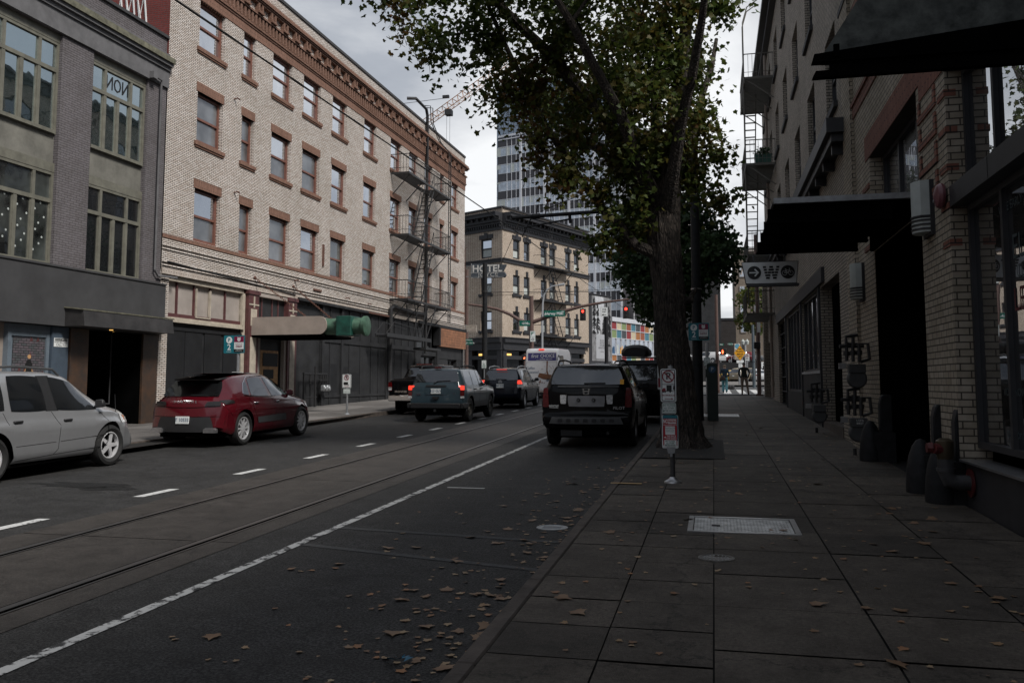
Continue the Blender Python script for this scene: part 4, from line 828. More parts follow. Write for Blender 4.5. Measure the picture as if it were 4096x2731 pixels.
K['leafg']=leafmat('green_tree_leaf',[(.022,.042,.018),(.03,.06,.022),(.045,.08,.03),(.05,.085,.03)],.25)
K['leaff']=leafmat('fallen_leaf',[(.14,.075,.035),(.27,.16,.08),(.34,.24,.14),(.18,.10,.055),(.34,.16,.07),(.40,.36,.23)],.05)
# five-lobed leaf outline (unit size), folded along the midrib
_h=[(0,0),(.16,-.06),(.42,-.02),(.36,.14),(.56,.36),(.38,.42),(.30,.52),(.17,.58),(0,1.0)]
LV=np.array([(x,y,.12*abs(x)) for x,y in _h]+[(-x,y,.12*abs(x)) for x,y in _h[1:-1]])
LF_=[list(range(0,9)),[0,8]+list(range(15,8,-1))]
def leafmesh(name,pos,size,nrm_bias=(0,0,.6),mtl=None,parent=None,droop=.6,flat=False):
    n=len(pos); pos=np.asarray(pos); size=np.broadcast_to(size,(n,))
    nv=RNG.normal(size=(n,3))*(.0 if flat else 1)+np.array(nrm_bias); 
    if flat: nv=nv+RNG.normal(size=(n,3))*.07
    nv/=np.linalg.norm(nv,axis=1)[:,None]
    t=RNG.normal(size=(n,3)); 
    if not flat: t[:,2]-=droop
    t-=nv*(t*nv).sum(1)[:,None]; t/=np.linalg.norm(t,axis=1)[:,None]; b=np.cross(nv,t)
    V=(LV[None,:,0,None]*b[:,None,:]+ (LV[None,:,1,None]-.3)*t[:,None,:]+LV[None,:,2,None]*(.35 if flat else 1)*nv[:,None,:])*size[:,None,None]+pos[:,None,:]
    k=len(LV); V=V.reshape(-1,3); base=np.arange(n)*k
    lp_=np.concatenate([np.array(LF_[0]),np.array(LF_[1])]); loops=(base[:,None]+lp_[None,:]).ravel()
    me=D.meshes.new(name); me.vertices.add(len(V)); me.vertices.foreach_set('co',V.ravel()); me.loops.add(len(loops)); me.loops.foreach_set('vertex_index',loops)
    l0,l1=len(LF_[0]),len(LF_[1]); st=np.stack([np.arange(n)*(l0+l1),np.arange(n)*(l0+l1)+l0],1).ravel()
    me.polygons.add(2*n); me.polygons.foreach_set('loop_start',st); me.update(calc_edges=True); me.validate()
    if mtl: me.materials.append(mtl)
    o=D.objects.new(name,me); COL.objects.link(o)
    if parent: o.parent=parent
    return o
def branchpath(a,b,n=7,wob=.12,sag=0):
    a,b=Vector(a),Vector(b); out=[]
    L_=(b-a).length
    for i in range(n+1):
        t=i/n; p=a+(b-a)*t; q=math.sin(math.pi*t)
        p+=Vector((random.uniform(-1,1),random.uniform(-1,1),random.uniform(-.5,1)))*wob*L_*.25*(1 if 0<i<n else 0); p.z+=sag*q*L_; out.append(p)
    return out
def tapered(m,path,r0,r1,n=7): k=len(path)-1; m.tube([tuple(p) for p in path],[r0+(r1-r0)*(i/k)**.8 for i in range(k+1)],n)
# foreground street maple
TR=Vector((-.63,17.75,gz(17.75)-.05))
TM=thing('maple_tree','large street maple with rugged dark trunk beside no parking sign post','tree',tuple(TR)); OT=tuple(-TR)
m=MB(OT); TP=[(-.62,17.75,.3),(-.63,17.75,.55),(-.66,17.75,1.0),(-.74,17.75,1.8),(-.82,17.75,2.7),(-.86,17.75,3.5),(-.92,17.75,4.2),(-.95,17.75,5.0)]; TRr=[.56,.44,.385,.35,.33,.33,.35,.36]
n=84
def ringtube(m,pts,rs,n):
    from mathutils import noise
    P=[Vector(p) for p in pts]; vs=[]
    for i,p in enumerate(P):
        for j in range(n):
            q=2*math.pi*j/n; z=p.z; a=noise.noise((math.cos(q)*3.2,math.sin(q)*3.2,z*1.3)); g=abs(noise.noise((math.cos(q)*9,math.sin(q)*9,z*2.0))); h=noise.noise((math.cos(q)*22,math.sin(q)*22,z*7))
            r=rs[i]*(1+.10*a+.20*g-.05+.045*h+(.16*max(0,math.sin(3.5*q+.8))*max(0,1-(z-.3)/.6) if z<.9 else 0)); vs.append((p.x+r*math.cos(q),p.y+r*math.sin(q),p.z))
    m.add(vs,[(i*n+j,i*n+(j+1)%n,(i+1)*n+(j+1)%n,(i+1)*n+j) for i in range(len(P)-1) for j in range(n)])
PP=[];RR=[]
for i in range(len(TP)-1):
    for k in range(14): t=k/14; PP.append(tuple(a+(b-a)*t for a,b in zip(TP[i],TP[i+1]))); RR.append((TRr[i]+(TRr[i+1]-TRr[i])*t)*.93)
PP.append(TP[-1]); RR.append(TRr[-1]); ringtube(m,PP,RR,n)
LIMBS=[([(-.95,17.75,4.3),(-1.2,17.6,5.2),(-1.55,17.4,6.1),(-2.2,17.2,7.1),(-3.0,16.9,8.1),(-4.1,16.5,9.2),(-4.8,16.2,9.9)],.25,.06),
 ([(-.85,17.75,4.6),(-.75,17.8,6.0),(-.55,17.9,7.8),(-.35,18.0,9.4),(-.3,18.2,11.5)],.26,.08),
 ([(-.9,17.75,4.5),(-1.05,18.1,6.2),(-1.1,18.6,8.0),(-1.0,19.2,10.)],.22,.06),
 ([(-.95,17.7,4.1),(-1.5,17.5,4.35),(-2.0,17.3,4.9),(-2.5,17.1,5.6),(-3.3,16.9,6.9),(-3.8,16.7,8.0),(-4.3,16.5,9.2)],.13,.04),
 ([(-.9,17.9,5.2),(-.4,18.5,6.6),(-.1,19.0,7.9),(.2,19.4,9.2)],.15,.04),([(-.85,17.6,5.0),(-.5,16.6,6.6),(-.1,15.6,8.0),(.2,14.6,9.2)],.16,.04),
 ([(-1.0,17.6,5.1),(-1.6,16.4,6.6),(-2.4,15.2,8.1),(-3.2,14.2,9.3)],.16,.04),([(-1.0,18,5.2),(-2.2,19.2,6.6),(-3.6,20.4,8.0)],.14,.04),
 ([(-.7,17.75,3.35),(-.42,17.9,3.25),(-.3,18.0,3.5)],.10,.04)]
tips=[]
for pts,r0,r1 in LIMBS:
    P=[Vector(p) for p in pts]; sm=[]
    for a,b in zip(P,P[1:]): sm+=[a,(a+b)/2+Vector((random.uniform(-.05,.05),random.uniform(-.05,.05),random.uniform(-.05,.05)))]
    sm.append(P[-1]); tapered(m,sm,r0,r1,9); tips.append(sm)
m.build('trunk',K['bark'],TM)
# crown: clumps of leaves placed where limbs reach, each clump fed by twigs
CL=[(-5.9,15.6,9.0,0.9),(-6.4,15.8,9.6,0.8),(-6.9,15.9,10.2,0.9),(-5.2,15.8,8.3,0.8),(-6.0,15.9,9.8,1.0),(-5.0,16.2,9.6,1.1),(-4.3,16.6,8.3,1.1),(-4.2,16.2,9.4,1.2),(-3.6,16.9,7.3,0.9),(-3.1,16.9,8.2,1.2),(-3.3,15.6,9.2,1.2),(-2.7,17.0,6.5,0.9),(-2.2,17.2,7.5,1.2),(-2.3,16.3,8.7,1.3),(-1.9,17.4,6.2,0.9),(-1.5,17.2,5.2,0.55),(-2.1,17.0,5.25,0.6),(-1.3,16.8,7.2,1.2),(-1.2,17.7,8.6,1.3),(-0.5,17.3,6.6,1.0),(-0.65,17.4,7.8,1.0),(-0.6,17.8,9.1,1.0),(-0.25,18.3,8.2,0.7),(-0.15,18,7,0.5),(0.2,18.2,6.2,0.38),(-0.1,18.0,5.9,0.7),(0.15,18.2,5.3,0.38),(-0.9,18.4,6.0,0.9),(-1.5,18.6,7.8,1.2),(-2.9,18.9,7.8,1.2),(-4.0,20.0,8.6,1.3),(-2.2,19.4,9.4,1.3),(-0.7,19.4,8.6,1.0),(-3.2,14.4,9.9,1.2),(-1.6,15.2,9.1,1.2),(-0.8,15,9.3,0.9),(-0.7,14.6,10,0.9),(-1.5,17.5,10.0,1.5),(-3.5,17.2,10.2,1.5),(-0.9,17.6,10.6,1.4),(-5.2,17.4,10.6,1.3),(-1.2,16.9,6.2,0.8),(-2.85,16.7,5.55,0.55),(-3.4,16.6,6.3,0.6),(-4.0,16.3,7.4,0.6),(-1.3,14.4,10.6,1.1),(-2.3,13.6,10.8,1.3),(-1.7,17.7,4.55,0.4),(-2.2,17.3,4.45,0.32),(0.55,18.3,10.2,0.45),(0.35,18.2,9.3,0.4)]
m=MB(OT); LPs=[]
allp=[p for s in tips for p in s[2:]]
for (x,y,z,r) in CL:
    c=Vector((x,y,z)); near=min(allp,key=lambda p:(p-c).length+.3*max(0,p.z-c.z)); bp=branchpath(near,c,6,.18,.05); tapered(m,bp,.045 if (c-near).length>.8 else .03,.014,6)
    nt_=int(10*r*r+4)
    for i in range(nt_):
        d=Vector(RNG.normal(size=3)); d.normalize(); e=c+d*r*random.uniform(.5,1.0); e.z-=.12*r; s=bp[random.randint(3,6)]; tp=branchpath(s,e,4,.25,.04); tapered(m,tp,.012,.005,4)
        for k in range(int(40+random.random()*26)):
            t=random.random()**.6; q=tp[min(int(t*4),3)].lerp(tp[min(int(t*4),3)+1],(t*4)%1 if t<1 else 1); LPs.append(q+Vector(RNG.normal(size=3))*.13*(.5+t))
m.build('branches',K['bark'],TM)
LPs=np.array([tuple(p) for p in LPs])-np.array(TR); print('maple leaves',len(LPs))
leafmesh('crown',LPs,RNG.uniform(.075,.14,len(LPs)),(0,0,.7),K['leaf'],TM)
def tree(name,label,base,h,r,cz,n,ls,mt,trunk=.12,shape=(1,1,1.2),seed=1,blobs=14):
    rs=random.Random(seed); t=thing(name,label,'tree',base); m=MB(); top=cz
    tapered(m,[Vector((0,0,-.05)),Vector((.05,0,top*.4)),Vector((0,.05,top*.8)),Vector((.05,0,top+r*.5))],trunk,trunk*.3,9)
    pos=[]
    for i in range(blobs):
        th=rs.random()*6.283; v=rs.uniform(-1,1); q=math.sqrt(1-v*v); k=rs.uniform(.45,.75)
        c=Vector((q*math.cos(th)*shape[0]*r*k,q*math.sin(th)*shape[1]*r*k,cz+v*shape[2]*r*k)); tapered(m,branchpath((0,0,max(cz-r*.9,cz*.55)),c,5,.15),trunk*.35,.012,5)
        br=r*rs.uniform(.3,.45); d=RNG.normal(size=(n//blobs,3)); d/=np.linalg.norm(d,axis=1)[:,None]; pos.append(np.array(c)+d*br*RNG.uniform(.35,1.1,(len(d),1)))
    m.build('trunk',K['bark'],t); p=np.concatenate(pos); leafmesh('crown',p,RNG.uniform(.7,1.3,len(p))*ls,(0,0,.6),mt,t); return t
tree('street_tree','dark green street tree with dense crown behind the tall black pole','%s'and(-1.55,35.5,gz(35.5)),9,2.9,5.9,17000,.17,K['leafg'],.13,(1.05,1,1.0),3,34)
tree('street_tree','small street tree across the street, its leaves seen past the fire escape',(4.2,96,gz(96)),7,2.6,7.5,2600,.3,K['leaf'],.12,(.8,1,1.3),5,12)
p=RNG.normal(size=(260,3))*np.array([.16,.14,.1])+np.array([2.25,38.5,11.5]); leafmesh('foliage',p-np.array([2.25,38.5,10.93]),RNG.uniform(.06,.11,260),(0,0,.5),K['leafg'],D.objects['planter'])
# fallen leaves: the larger ones one by one, the crumbs as litter
def lpos(n,reg):
    out=[]
    while len(out)<n:
        k=random.random()
        if reg=='gutter': y=random.choice((4.6,5.2,6.3,7.1,8.4,9.6,11,13,15))+random.gauss(0,.8); x=-1.45-abs(random.gauss(0,.45))*(1.6 if random.random()<.3 else 1); z=gz(y)+RD+.008
        elif reg=='road': x=random.uniform(-3.8,-1.6); y=random.uniform(4.2,14); z=gz(y)+RD+.008
        else: x=random.uniform(-1.25,2.5); y=5+abs(random.gauss(6,7)); z=gz(y)+.008
        if y>40 or (reg=='walk' and y<4.5): continue
        out.append((x,y,z))
    return out
P=lpos(300,'gutter')+lpos(40,'road')+lpos(330,'walk')
o=leafmesh('leaf_litter',P,RNG.uniform(.025,.07,len(P)),(0,0,1),K['leaff'],flat=True); tag(o,kind='stuff',label='scattered small fallen maple leaves on pavement and gutter')
protos=[]
big=lpos(48,'gutter')+lpos(8,'road')+lpos(46,'walk')
for i,q in enumerate(big):
    if i<8: o=leafmesh('fallen_leaf',[(0,0,0)],[.105],(0,0,1),K['leaff'],flat=True); protos.append(o)
    else: o=protos[i%8].copy(); COL.objects.link(o)
    o.location=(q[0],q[1],q[2]+.003); o.rotation_euler=(random.uniform(-.07,.07),random.uniform(-.07,.07),random.random()*6.28); s=random.uniform(.75,1.25); o.scale=(s,s,s)
    tag(o,'curled brown maple leaf lying on the pavement or in the gutter','leaf','larger fallen maple leaves')
# ------------------------------------------------------------------ vehicles
def lerp1(pts,y): return float(np.interp(y,[p[0] for p in pts],[p[1] for p in pts]))
def paint(name,col,rough=.3,coat=1,metal=0,var=.03,spec=.22): return mat(name,col,rough,metal=metal,var=var,vs=2,coat=coat,spec=spec)
def rounded(P,d=.11):
    """profile polyline with its corners rounded"""
    out=[P[0]]
    for a,b,c in zip(P,P[1:],P[2:]):
        la=math.hypot(b[0]-a[0],b[1]-a[1]); lc=math.hypot(c[0]-b[0],c[1]-b[1]); da,dc=min(.45,d/la)if la else 0,min(.45,d/lc)if lc else 0
        p=(b[0]+(a[0]-b[0])*da,b[1]+(a[1]-b[1])*da); q=(b[0]+(c[0]-b[0])*dc,b[1]+(c[1]-b[1])*dc)
        for k in range(5): t=k/4; out.append(((1-t)**2*p[0]+2*t*(1-t)*b[0]+t*t*q[0],(1-t)**2*p[1]+2*t*(1-t)*b[1]+t*t*q[1]))
    out.append(P[-1]); r=[out[0]]
    for p in out[1:]:
        if p[0]>r[-1][0]+1e-5: r.append(p)
    return r
class Car:
    """body lofted from cross-sections along y (rear bumper at y=0, front at y=L); x is right, z up"""
    def __init__(s,L,W,top,belt,bot,wy,wr,arch,plan=None,rf=.72,ce=(.10,.16),tum=(.93,1.0,.955)):
        top,belt=rounded(top),rounded(belt)
        s.L,s.W,s.top,s.belt,s.bot,s.wy,s.wr,s.arch,s.rf,s.ce,s.tum=L,W,top,belt,bot,wy,wr,arch,rf,ce,tum
        s.plan=plan or [(0,.90),(.12,.95),(.5,.985),(1.2,1),(L-1.2,1),(L-.45,.95),(L-.1,.86),(L,.80)]
    def cev(s,y):
        return s.ce[0]*max(0,1-y/.7)-s.ce[1]*max(0,1-(s.L-y)/.9)
    def zb(s,y):
        z=lerp1(s.bot,y)
        for w in s.wy:
            d=abs(y-w)
            if d<s.arch: z=max(z,s.wr+math.sqrt(max(s.arch**2-d*d,0))*.98)
        return z
    def ring(s,y):
        w=s.W/2*lerp1(s.plan,y); t=lerp1(s.top,y); b=min(lerp1(s.belt,y),t-.015); zb=min(s.zb(y),b-.05); b0=lerp1(s.bot,y)
        P=[]
        for f in (0,.06,.2,.34,.48,.62,.74,.86,.95,1):
            z=zb+(b-zb)*f; q=(z-b0)/(b-b0+1e-6); k=np.interp(q,[0,.10,.26,.42,.60,.76,.88,1],[s.tum[0],s.tum[1]-.018,s.tum[1]-.028,s.tum[1]-.016,s.tum[1]-.004,s.tum[1],s.tum[2]+.022,s.tum[2]]); P.append((w*float(k),z))
        h=t-b; g=min(1,max(0,(h-.06)/.3)); wb=P[-1][0]
        xr=wb*(.90*(1-g)+(s.rf/s.tum[2])*g); zr=t-(h*.45*(1-g)+.055*g)
        P.append((wb+(xr-wb)*.5+.012*g,b+(zr-b)*.5)); P.append((xr+.012*g,zr-.02*g)); P.append((xr-.035,zr+(t-zr)*.55)); P.append((xr*.6,t-.010)); P.append((0,t))
        return P
    def pt(s,x,y,z): return (x,y+s.cev(y)*(x/(s.W/2))**2,z)
    def sx(s,y,z):
        P=s.ring(y); zs=[p[1] for p in P[:13]]; xs=[p[0] for p in P[:13]]; return float(np.interp(z,zs,xs))
    def side(s,y,z,e=.004,sg=1): x=s.sx(y,z)+e; return s.pt(sg*x,y,z)
    def ry(s,z):
        for (y0,z0),(y1,z1) in zip(s.top,s.top[1:]):
            if z0<=z<=z1 and z1>z0: return y0+(y1-y0)*(z-z0)/(z1-z0)
        return 0.0
    def rear(s,x,z,e=.008):
        y=s.ry(z); p=s.pt(x,y,z); return (p[0],p[1]-e,p[2])
    def fy(s,z):
        T=s.top[::-1]
        for (y0,z0),(y1,z1) in zip(T,T[1:]):
            if z0<=z<=z1 and z1>z0: return y0+(y1-y0)*(z-z0)/(z1-z0)
        return s.L
    def front(s,x,z,e=.008):
        p=s.pt(x,s.fy(z),z); return (p[0],p[1]+e,p[2])
def patch(mb,c,f,nu=8,nv=6,rd=.0,th=.012,m=0):
    """quad with corners c (p00,p10,p11,p01 in parameter plane) mapped by f; optionally rounded corners"""
    vs=[]
    for j in range(nv+1):
        for i in range(nu+1):
            u,v=i/nu*2-1,j/nv*2-1
            if rd: u,v=u*math.sqrt(1-rd*v*v/2),v*math.sqrt(1-rd*u*u/2)
            u,v=(u+1)/2,(v+1)/2
            a=(c[0][0]*(1-u)+c[1][0]*u)*(1-v)+(c[3][0]*(1-u)+c[2][0]*u)*v; b=(c[0][1]*(1-u)+c[1][1]*u)*(1-v)+(c[3][1]*(1-u)+c[2][1]*u)*v
            vs.append(f(a,b))
    mb.add(vs,[(j*(nu+1)+i,j*(nu+1)+i+1,(j+1)*(nu+1)+i+1,(j+1)*(nu+1)+i) for j in range(nv) for i in range(nu)],m)
def wheel(par,c,r,w,rr,sp,rimmat,sg=1,style='star'):
    x,y,z=c; m=MB(); h=w/2
    m.lathe([(rr,-h*.7),(r*.82,-h),(r*.95,-h*.85),(r,-h*.5),(r,h*.5),(r*.95,h*.85),(r*.82,h),(rr,h*.7)],c,'x',32,cap=False); t=m.build('wheel',K['rubber'],par,ang=45)
    m=MB(); o=sg*h*.72
    if sg<0: pr=[(rr,o),(rr*.93,o-.004),(rr*.90,o+.03),(rr*.88,0)]
    else: pr=[(rr,o),(rr*.93,o+.004),(rr*.90,o-.03),(rr*.88,0)]
    m.lathe([(a,b) for a,b in pr],c,'x',32,cap=False)
    if style=='steel':
        m.lathe([(0,o*.85),(rr*.35,o*.9),(rr*.45,o*.45),(rr*.7,o*.5),(rr*.88,o*.75)],c,'x',24,cap=False)
    else:
        m.lathe([(0,o*.95),(rr*.2,o*.9),(rr*.22,o*.4)],c,'x',14,cap=False)
        for k in range(sp):
            q=2*math.pi*k/sp+.3; d=Vector((0,math.sin(q),math.cos(q))); n=Vector((0,math.cos(q),-math.sin(q))); C=Vector(c)
            w0,w1=(.16,.11) if style=='star' else (.10,.05)
            a=C+d*rr*.1+Vector((o*.92,0,0)); b=C+d*rr*.92+Vector((o*.86,0,0)); dx=Vector((-sg*.03,0,0))
            vs=[a+n*rr*w0,a-n*rr*w0,b-n*rr*w1,b+n*rr*w1]; vs+=[v+dx for v in vs]
            m.add([tuple(v) for v in vs],[(0,1,2,3),(4,7,6,5),(0,4,5,1),(1,5,6,2),(2,6,7,3),(3,7,4,0)])
    m.build('rim',rimmat,t,ang=40)
    m=MB(); m.lathe([(0,o*.2),(rr*.9,o*.2)],c,'x',24); m.build('brake_shadow',K['under'],t,ang=0)
def makecar(name,label,cat,loc,c,pm,rz=0,sidewin=(),rearwin=None,ws=None,lights=(),seams=(),handles=(),mirror=None,rails=None,plate=None,cladz=None,trim=K['plastic'],spokes=5,rimm=None,style='star',rimr=.24,tw=.23,lm=None,bump=None,wiper=None,extra=None,group=None,n=64,gm=None,far=False,spoiler=None,claddoor=False):
    t=thing(name,label,cat,loc,rz,group,tilt=math.atan(SL) if loc[1]<90 else 0)
    ys=set(np.linspace(0,c.L,n if not far else 36))|{p[0] for p in c.top}|{p[0] for p in c.belt}
    for w in c.wy: ys|=set(w+c.arch*math.cos(q) for q in np.linspace(0,math.pi,17))|{w-c.arch-.003,w+c.arch+.003}
    ys=sorted(y for y in ys if 0<=y<=c.L); Y=[ys[0]]
    for y in ys[1:]:
        if y-Y[-1]>.0015: Y.append(y)
    m=MB(); rings=[]
    for y in Y:
        P=c.ring(y); full=[(-x,z) for x,z in P]+[(x,z) for x,z in P[-2::-1]]; rings.append([c.pt(x,y,z) for x,z in full])
    k=len(rings[0])
    for r_ in rings: m.v+=r_
    for i in range(len(rings)-1):
        for j in range(k-1): m.f.append([i*k+j,i*k+j+1,(i+1)*k+j+1,(i+1)*k+j]); m.m.append(0)
    m.f.append(list(range(k))[::-1]); m.m.append(0); b=(len(rings)-1)*k; m.f.append([b+j for j in range(k)]); m.m.append(0)
    body=m.build('body',pm,t,ang=48)
    if cladz:                                  # dark lower cladding and arch lips
        m=MB()
        for sg in (-1,1):
            for w in c.wy:
                A=[(w+(c.arch+d)*math.cos(q),c.wr+(c.arch+d)*.98*math.sin(q)) for d in (.0,.07) for q in np.linspace(-.05,math.pi+.05,20)]
                A=[(min(max(a,.02),c.L-.02),max(z,c.zb(min(max(a,.02),c.L-.02))+.001) if False else z) for a,z in A]
                vs=[c.side(a,z,.02 if i<20 else .012,sg) for i,(a,z) in enumerate(A)]
                m.add(vs,[(i,i+1,20+i+1,20+i) for i in range(19)])
            a,b_=c.wy[0]+c.arch+.02,c.wy[1]-c.arch-.02
            patch(m,[(a,lerp1(c.bot,a)+.0),(b_,lerp1(c.bot,b_)+.0),(b_,cladz),(a,cladz)],lambda p,q,sg=sg:c.side(p,q,.014,sg),12,2)
        m.build('cladding',trim,t,ang=40)
    m=MB(); hw=c.W/2*.86; m.box(-hw,hw,.42,c.L-.62,c.wr*.55,c.wr+.30); m.box(-hw*.72,hw*.72,.2,.42,c.wr*.8,.62)
    m.build('underbody',K['under'],t,ang=0)
    g=gm or K['gl_c']
    for q in sidewin:
        m=MB()
        for sg in (1,): patch(m,q,lambda a,b,sg=sg:c.side(a,b,.006,sg),8,5,.18)
        m.build('side_window',g,t); m=MB(); patch(m,q,lambda a,b:c.side(a,b,.006,-1),8,5,.18); m.build('side_window',g,t)
    if rearwin: m=MB(); patch(m,rearwin,lambda a,b:c.rear(a,b,.008),12,8,.2); m.build('rear_window',K['gl_cl'] if not gm else gm,t)
    if ws: m=MB(); patch(m,ws,lambda a,b:c.front(a,b,.008),12,8,.15); m.build('windscreen',g,t)
    for (kind,q,mt,where) in lights:
        for sg in (1,-1):
            m=MB()
            if where=='r': patch(m,[(sg*a,b) for a,b in q],lambda a,b:c.rear(a,b,.022),5,4,.25)
            elif where=='f': patch(m,[(sg*a,b) for a,b in q],lambda a,b:c.front(a,b,.02),5,4,.25)
            else: patch(m,q,lambda a,b,sg=sg:c.side(a,b,.014,sg),5,4,.25)
            m.build(kind,mt,t)
    if seams and not far:
        m=MB()
        for sg in (1,-1):
            for pl in seams:
                pp=[]
                for (a,b),(a2,b2) in zip(pl,pl[1:]):
                    for k_ in range(6): u=k_/6; pp.append(c.side(a+(a2-a)*u,b+(b2-b)*u,-.001,sg))
                pp.append(c.side(*pl[-1],-.001,sg)); m.tube(pp,.0045,4)
        m.build('door_seam',K['void'],t,ang=0)
    for (a,b,hm) in handles:
        for sg in (1,-1): m=MB(); p=c.side(a,b,.02,sg); m.box(p[0]-.02,p[0]+.02,a-.09,a+.09,b-.018,b+.018); m.build('door_handle',hm,t,bevel=.008)
    if mirror:
        a,b,mm=mirror
        for sg in (1,-1):
            p=c.side(a,b,0,sg); m=MB(); X=p[0]
            m.add([(X+sg*x,a+y,b+z) for x,y,z in ((.06,-.05,-.07),(.24,-.04,-.06),(.24,.05,-.04),(.06,.07,-.06),(.07,-.05,.08),(.23,-.04,.09),(.22,.04,.06),(.07,.07,.06))],[(0,3,2,1),(4,5,6,7),(0,1,5,4),(1,2,6,5),(2,3,7,6),(3,0,4,7)]); m.bar((X-sg*.03,a+.02,b-.06),(X+sg*.1,a+.01,b-.03),.03); m.build('wing_mirror',mm,t,bevel=.03)
    if rails:
        y0,y1,rx,rm=rails
        for sg in (1,-1):
            m=MB(); z=lambda y: lerp1(c.top,y)+.0
            m.tube([(sg*rx,y0,z(y0)-.02),(sg*rx,y0+.12,z(y0+.12)+.06),(sg*rx,(y0+y1)/2,z((y0+y1)/2)+.065),(sg*rx,y1-.15,z(y1-.15)+.055),(sg*rx,y1,z(y1)-.02)],.02,6); m.build('roof_rail',rm,t)
    if plate:
        x0,z0,txt,tm=plate; m=MB(); p=c.rear(x0,z0,.03); m.box(x0-.155,x0+.155,p[1]-.006,p[1]+.03,z0-.078,z0+.078); po=m.build('number_plate',K['swhite'],t,ang=0)
        if txt: m=MB(); m.text(txt,(x0,p[1]-.006,z0),.105,sx=.95,bold=.01); m.build('lettering',tm or K['sblack'],po,ang=0)
    for (x,y) in [(sg*(c.W/2-tw/2-.015),w) for w in c.wy for sg in (-1,1)]: wheel(t,(x,y,c.wr),c.wr,tw,rimr,spokes,rimm or K['alloy'],1 if x>0 else -1,style)
    if bump:                                   # rear bumper cover strip
        z0,z1,bx,bm,e=bump; m=MB(); patch(m,[(-bx,z0),(bx,z0),(bx,z1),(-bx,z1)],lambda a,b:c.rear(a,b,e),14,3); m.build('bumper',bm,t)
    if wiper:
        m=MB(); m.tube([c.rear(a,b,.03) for a,b in wiper],.012,5); m.build('wiper',K['plastic'],t)
    if spoiler:
        y0,y1,z_,hx,sm=spoiler; m=MB(); m.prism([(y0,z_-.03),(y0,z_),(y1,z_+.05),(y1,z_+.0)],'x',-hx,hx); m.build('spoiler',sm,t,bevel=.01)
    if extra: extra(t,c)
    return t
def pillar(c,q):
    def f(t,c_):
        for sg in (1,-1): m=MB(); patch(m,q,lambda a,b,sg=sg:c.side(a,b,.0035,sg),3,5); m.build('door_pillar',K['plastic'],t)
    return f
def at(x,y): return (x,y,gz(y)+RD+.004)
PB=paint('black_paint',(.003,.003,.0035),.2,.28,spec=.06); PNV=paint('dark_blue_paint',(.006,.008,.014),.25,.4,spec=.1)
# ---- silver SUV, left foreground
c=Car(4.6,1.82,[(0,.55),(.03,.95),(.10,1.05),(.42,1.58),(.60,1.66),(1.4,1.695),(2.3,1.68),(2.72,1.60),(3.55,1.10),(3.72,1.055),(4.15,.98),(4.42,.86),(4.54,.72),(4.6,.45)],[(0,.95),(.6,1.02),(2,.985),(3.3,.965),(3.7,.95),(4.3,.83),(4.6,.44)],[(0,.34),(.4,.27),(4.2,.24),(4.6,.28)],(.95,3.61),.36,.43,rf=.70,ce=(.12,.34),tum=(.90,1.0,.925))
makecar('silver_suv','silver grey sport utility car parked by the dark doorway, cut by the photo edge','car',at(-11.36,10.12),c,paint('silver_paint',(.36,.365,.375),.33,.7,.6),
 sidewin=[[(2.32,1.03),(3.34,1.0),(2.78,1.50),(2.26,1.60)],[(1.35,1.05),(2.12,1.035),(2.06,1.60),(1.40,1.62)],[(.62,1.1),(1.25,1.07),(1.27,1.58),(.82,1.52)]],ws=[(-.62,1.12),(.62,1.12),(.52,1.58),(-.52,1.58)],rearwin=[(-.6,1.08),(.6,1.08),(.52,1.52),(-.52,1.52)],
 lights=[('headlight',[(4.02,.74),(4.36,.74),(4.30,.90),(3.95,.95)],K['clearl'],'s'),('indicator',[(4.1,.79),(4.2,.79),(4.18,.86),(4.08,.89)],K['amber'],'s'),('tail_light',[(.72,.8),(.86,.8),(.8,1.05),(.66,1.05)],K['redl'],'r')],
 seams=[[(2.2,1.02),(2.34,.8),(2.32,.42),(2.22,.33)],[(3.32,.99),(3.52,.8),(3.52,.45),(3.4,.36),(2.22,.33)],[(1.2,1.05),(1.28,.86)],[(1.42,.30),(2.22,.33)],[(1.42,.52),(2.26,.53)],[(2.36,.53),(3.45,.56)]],
 handles=[(2.52,.87,K['plastic']),(1.45,.9,K['plastic'])],mirror=(3.30,1.10,K['plastic']),rails=(.7,2.6,.60,K['gplastic']),plate=(0,.8,'',None),cladz=None,rimr=.235,spokes=5,group=None,
 extra=lambda t,c:MB().tube([c.side(3.9,.93,.0,1),(c.sx(3.9,.93)+.01,3.80,1.25)],.006,4).build('aerial',K['plastic'],t) and pillar(c,[(2.08,1.035),(2.36,1.03),(2.30,1.605),(2.02,1.605)])(t,c))
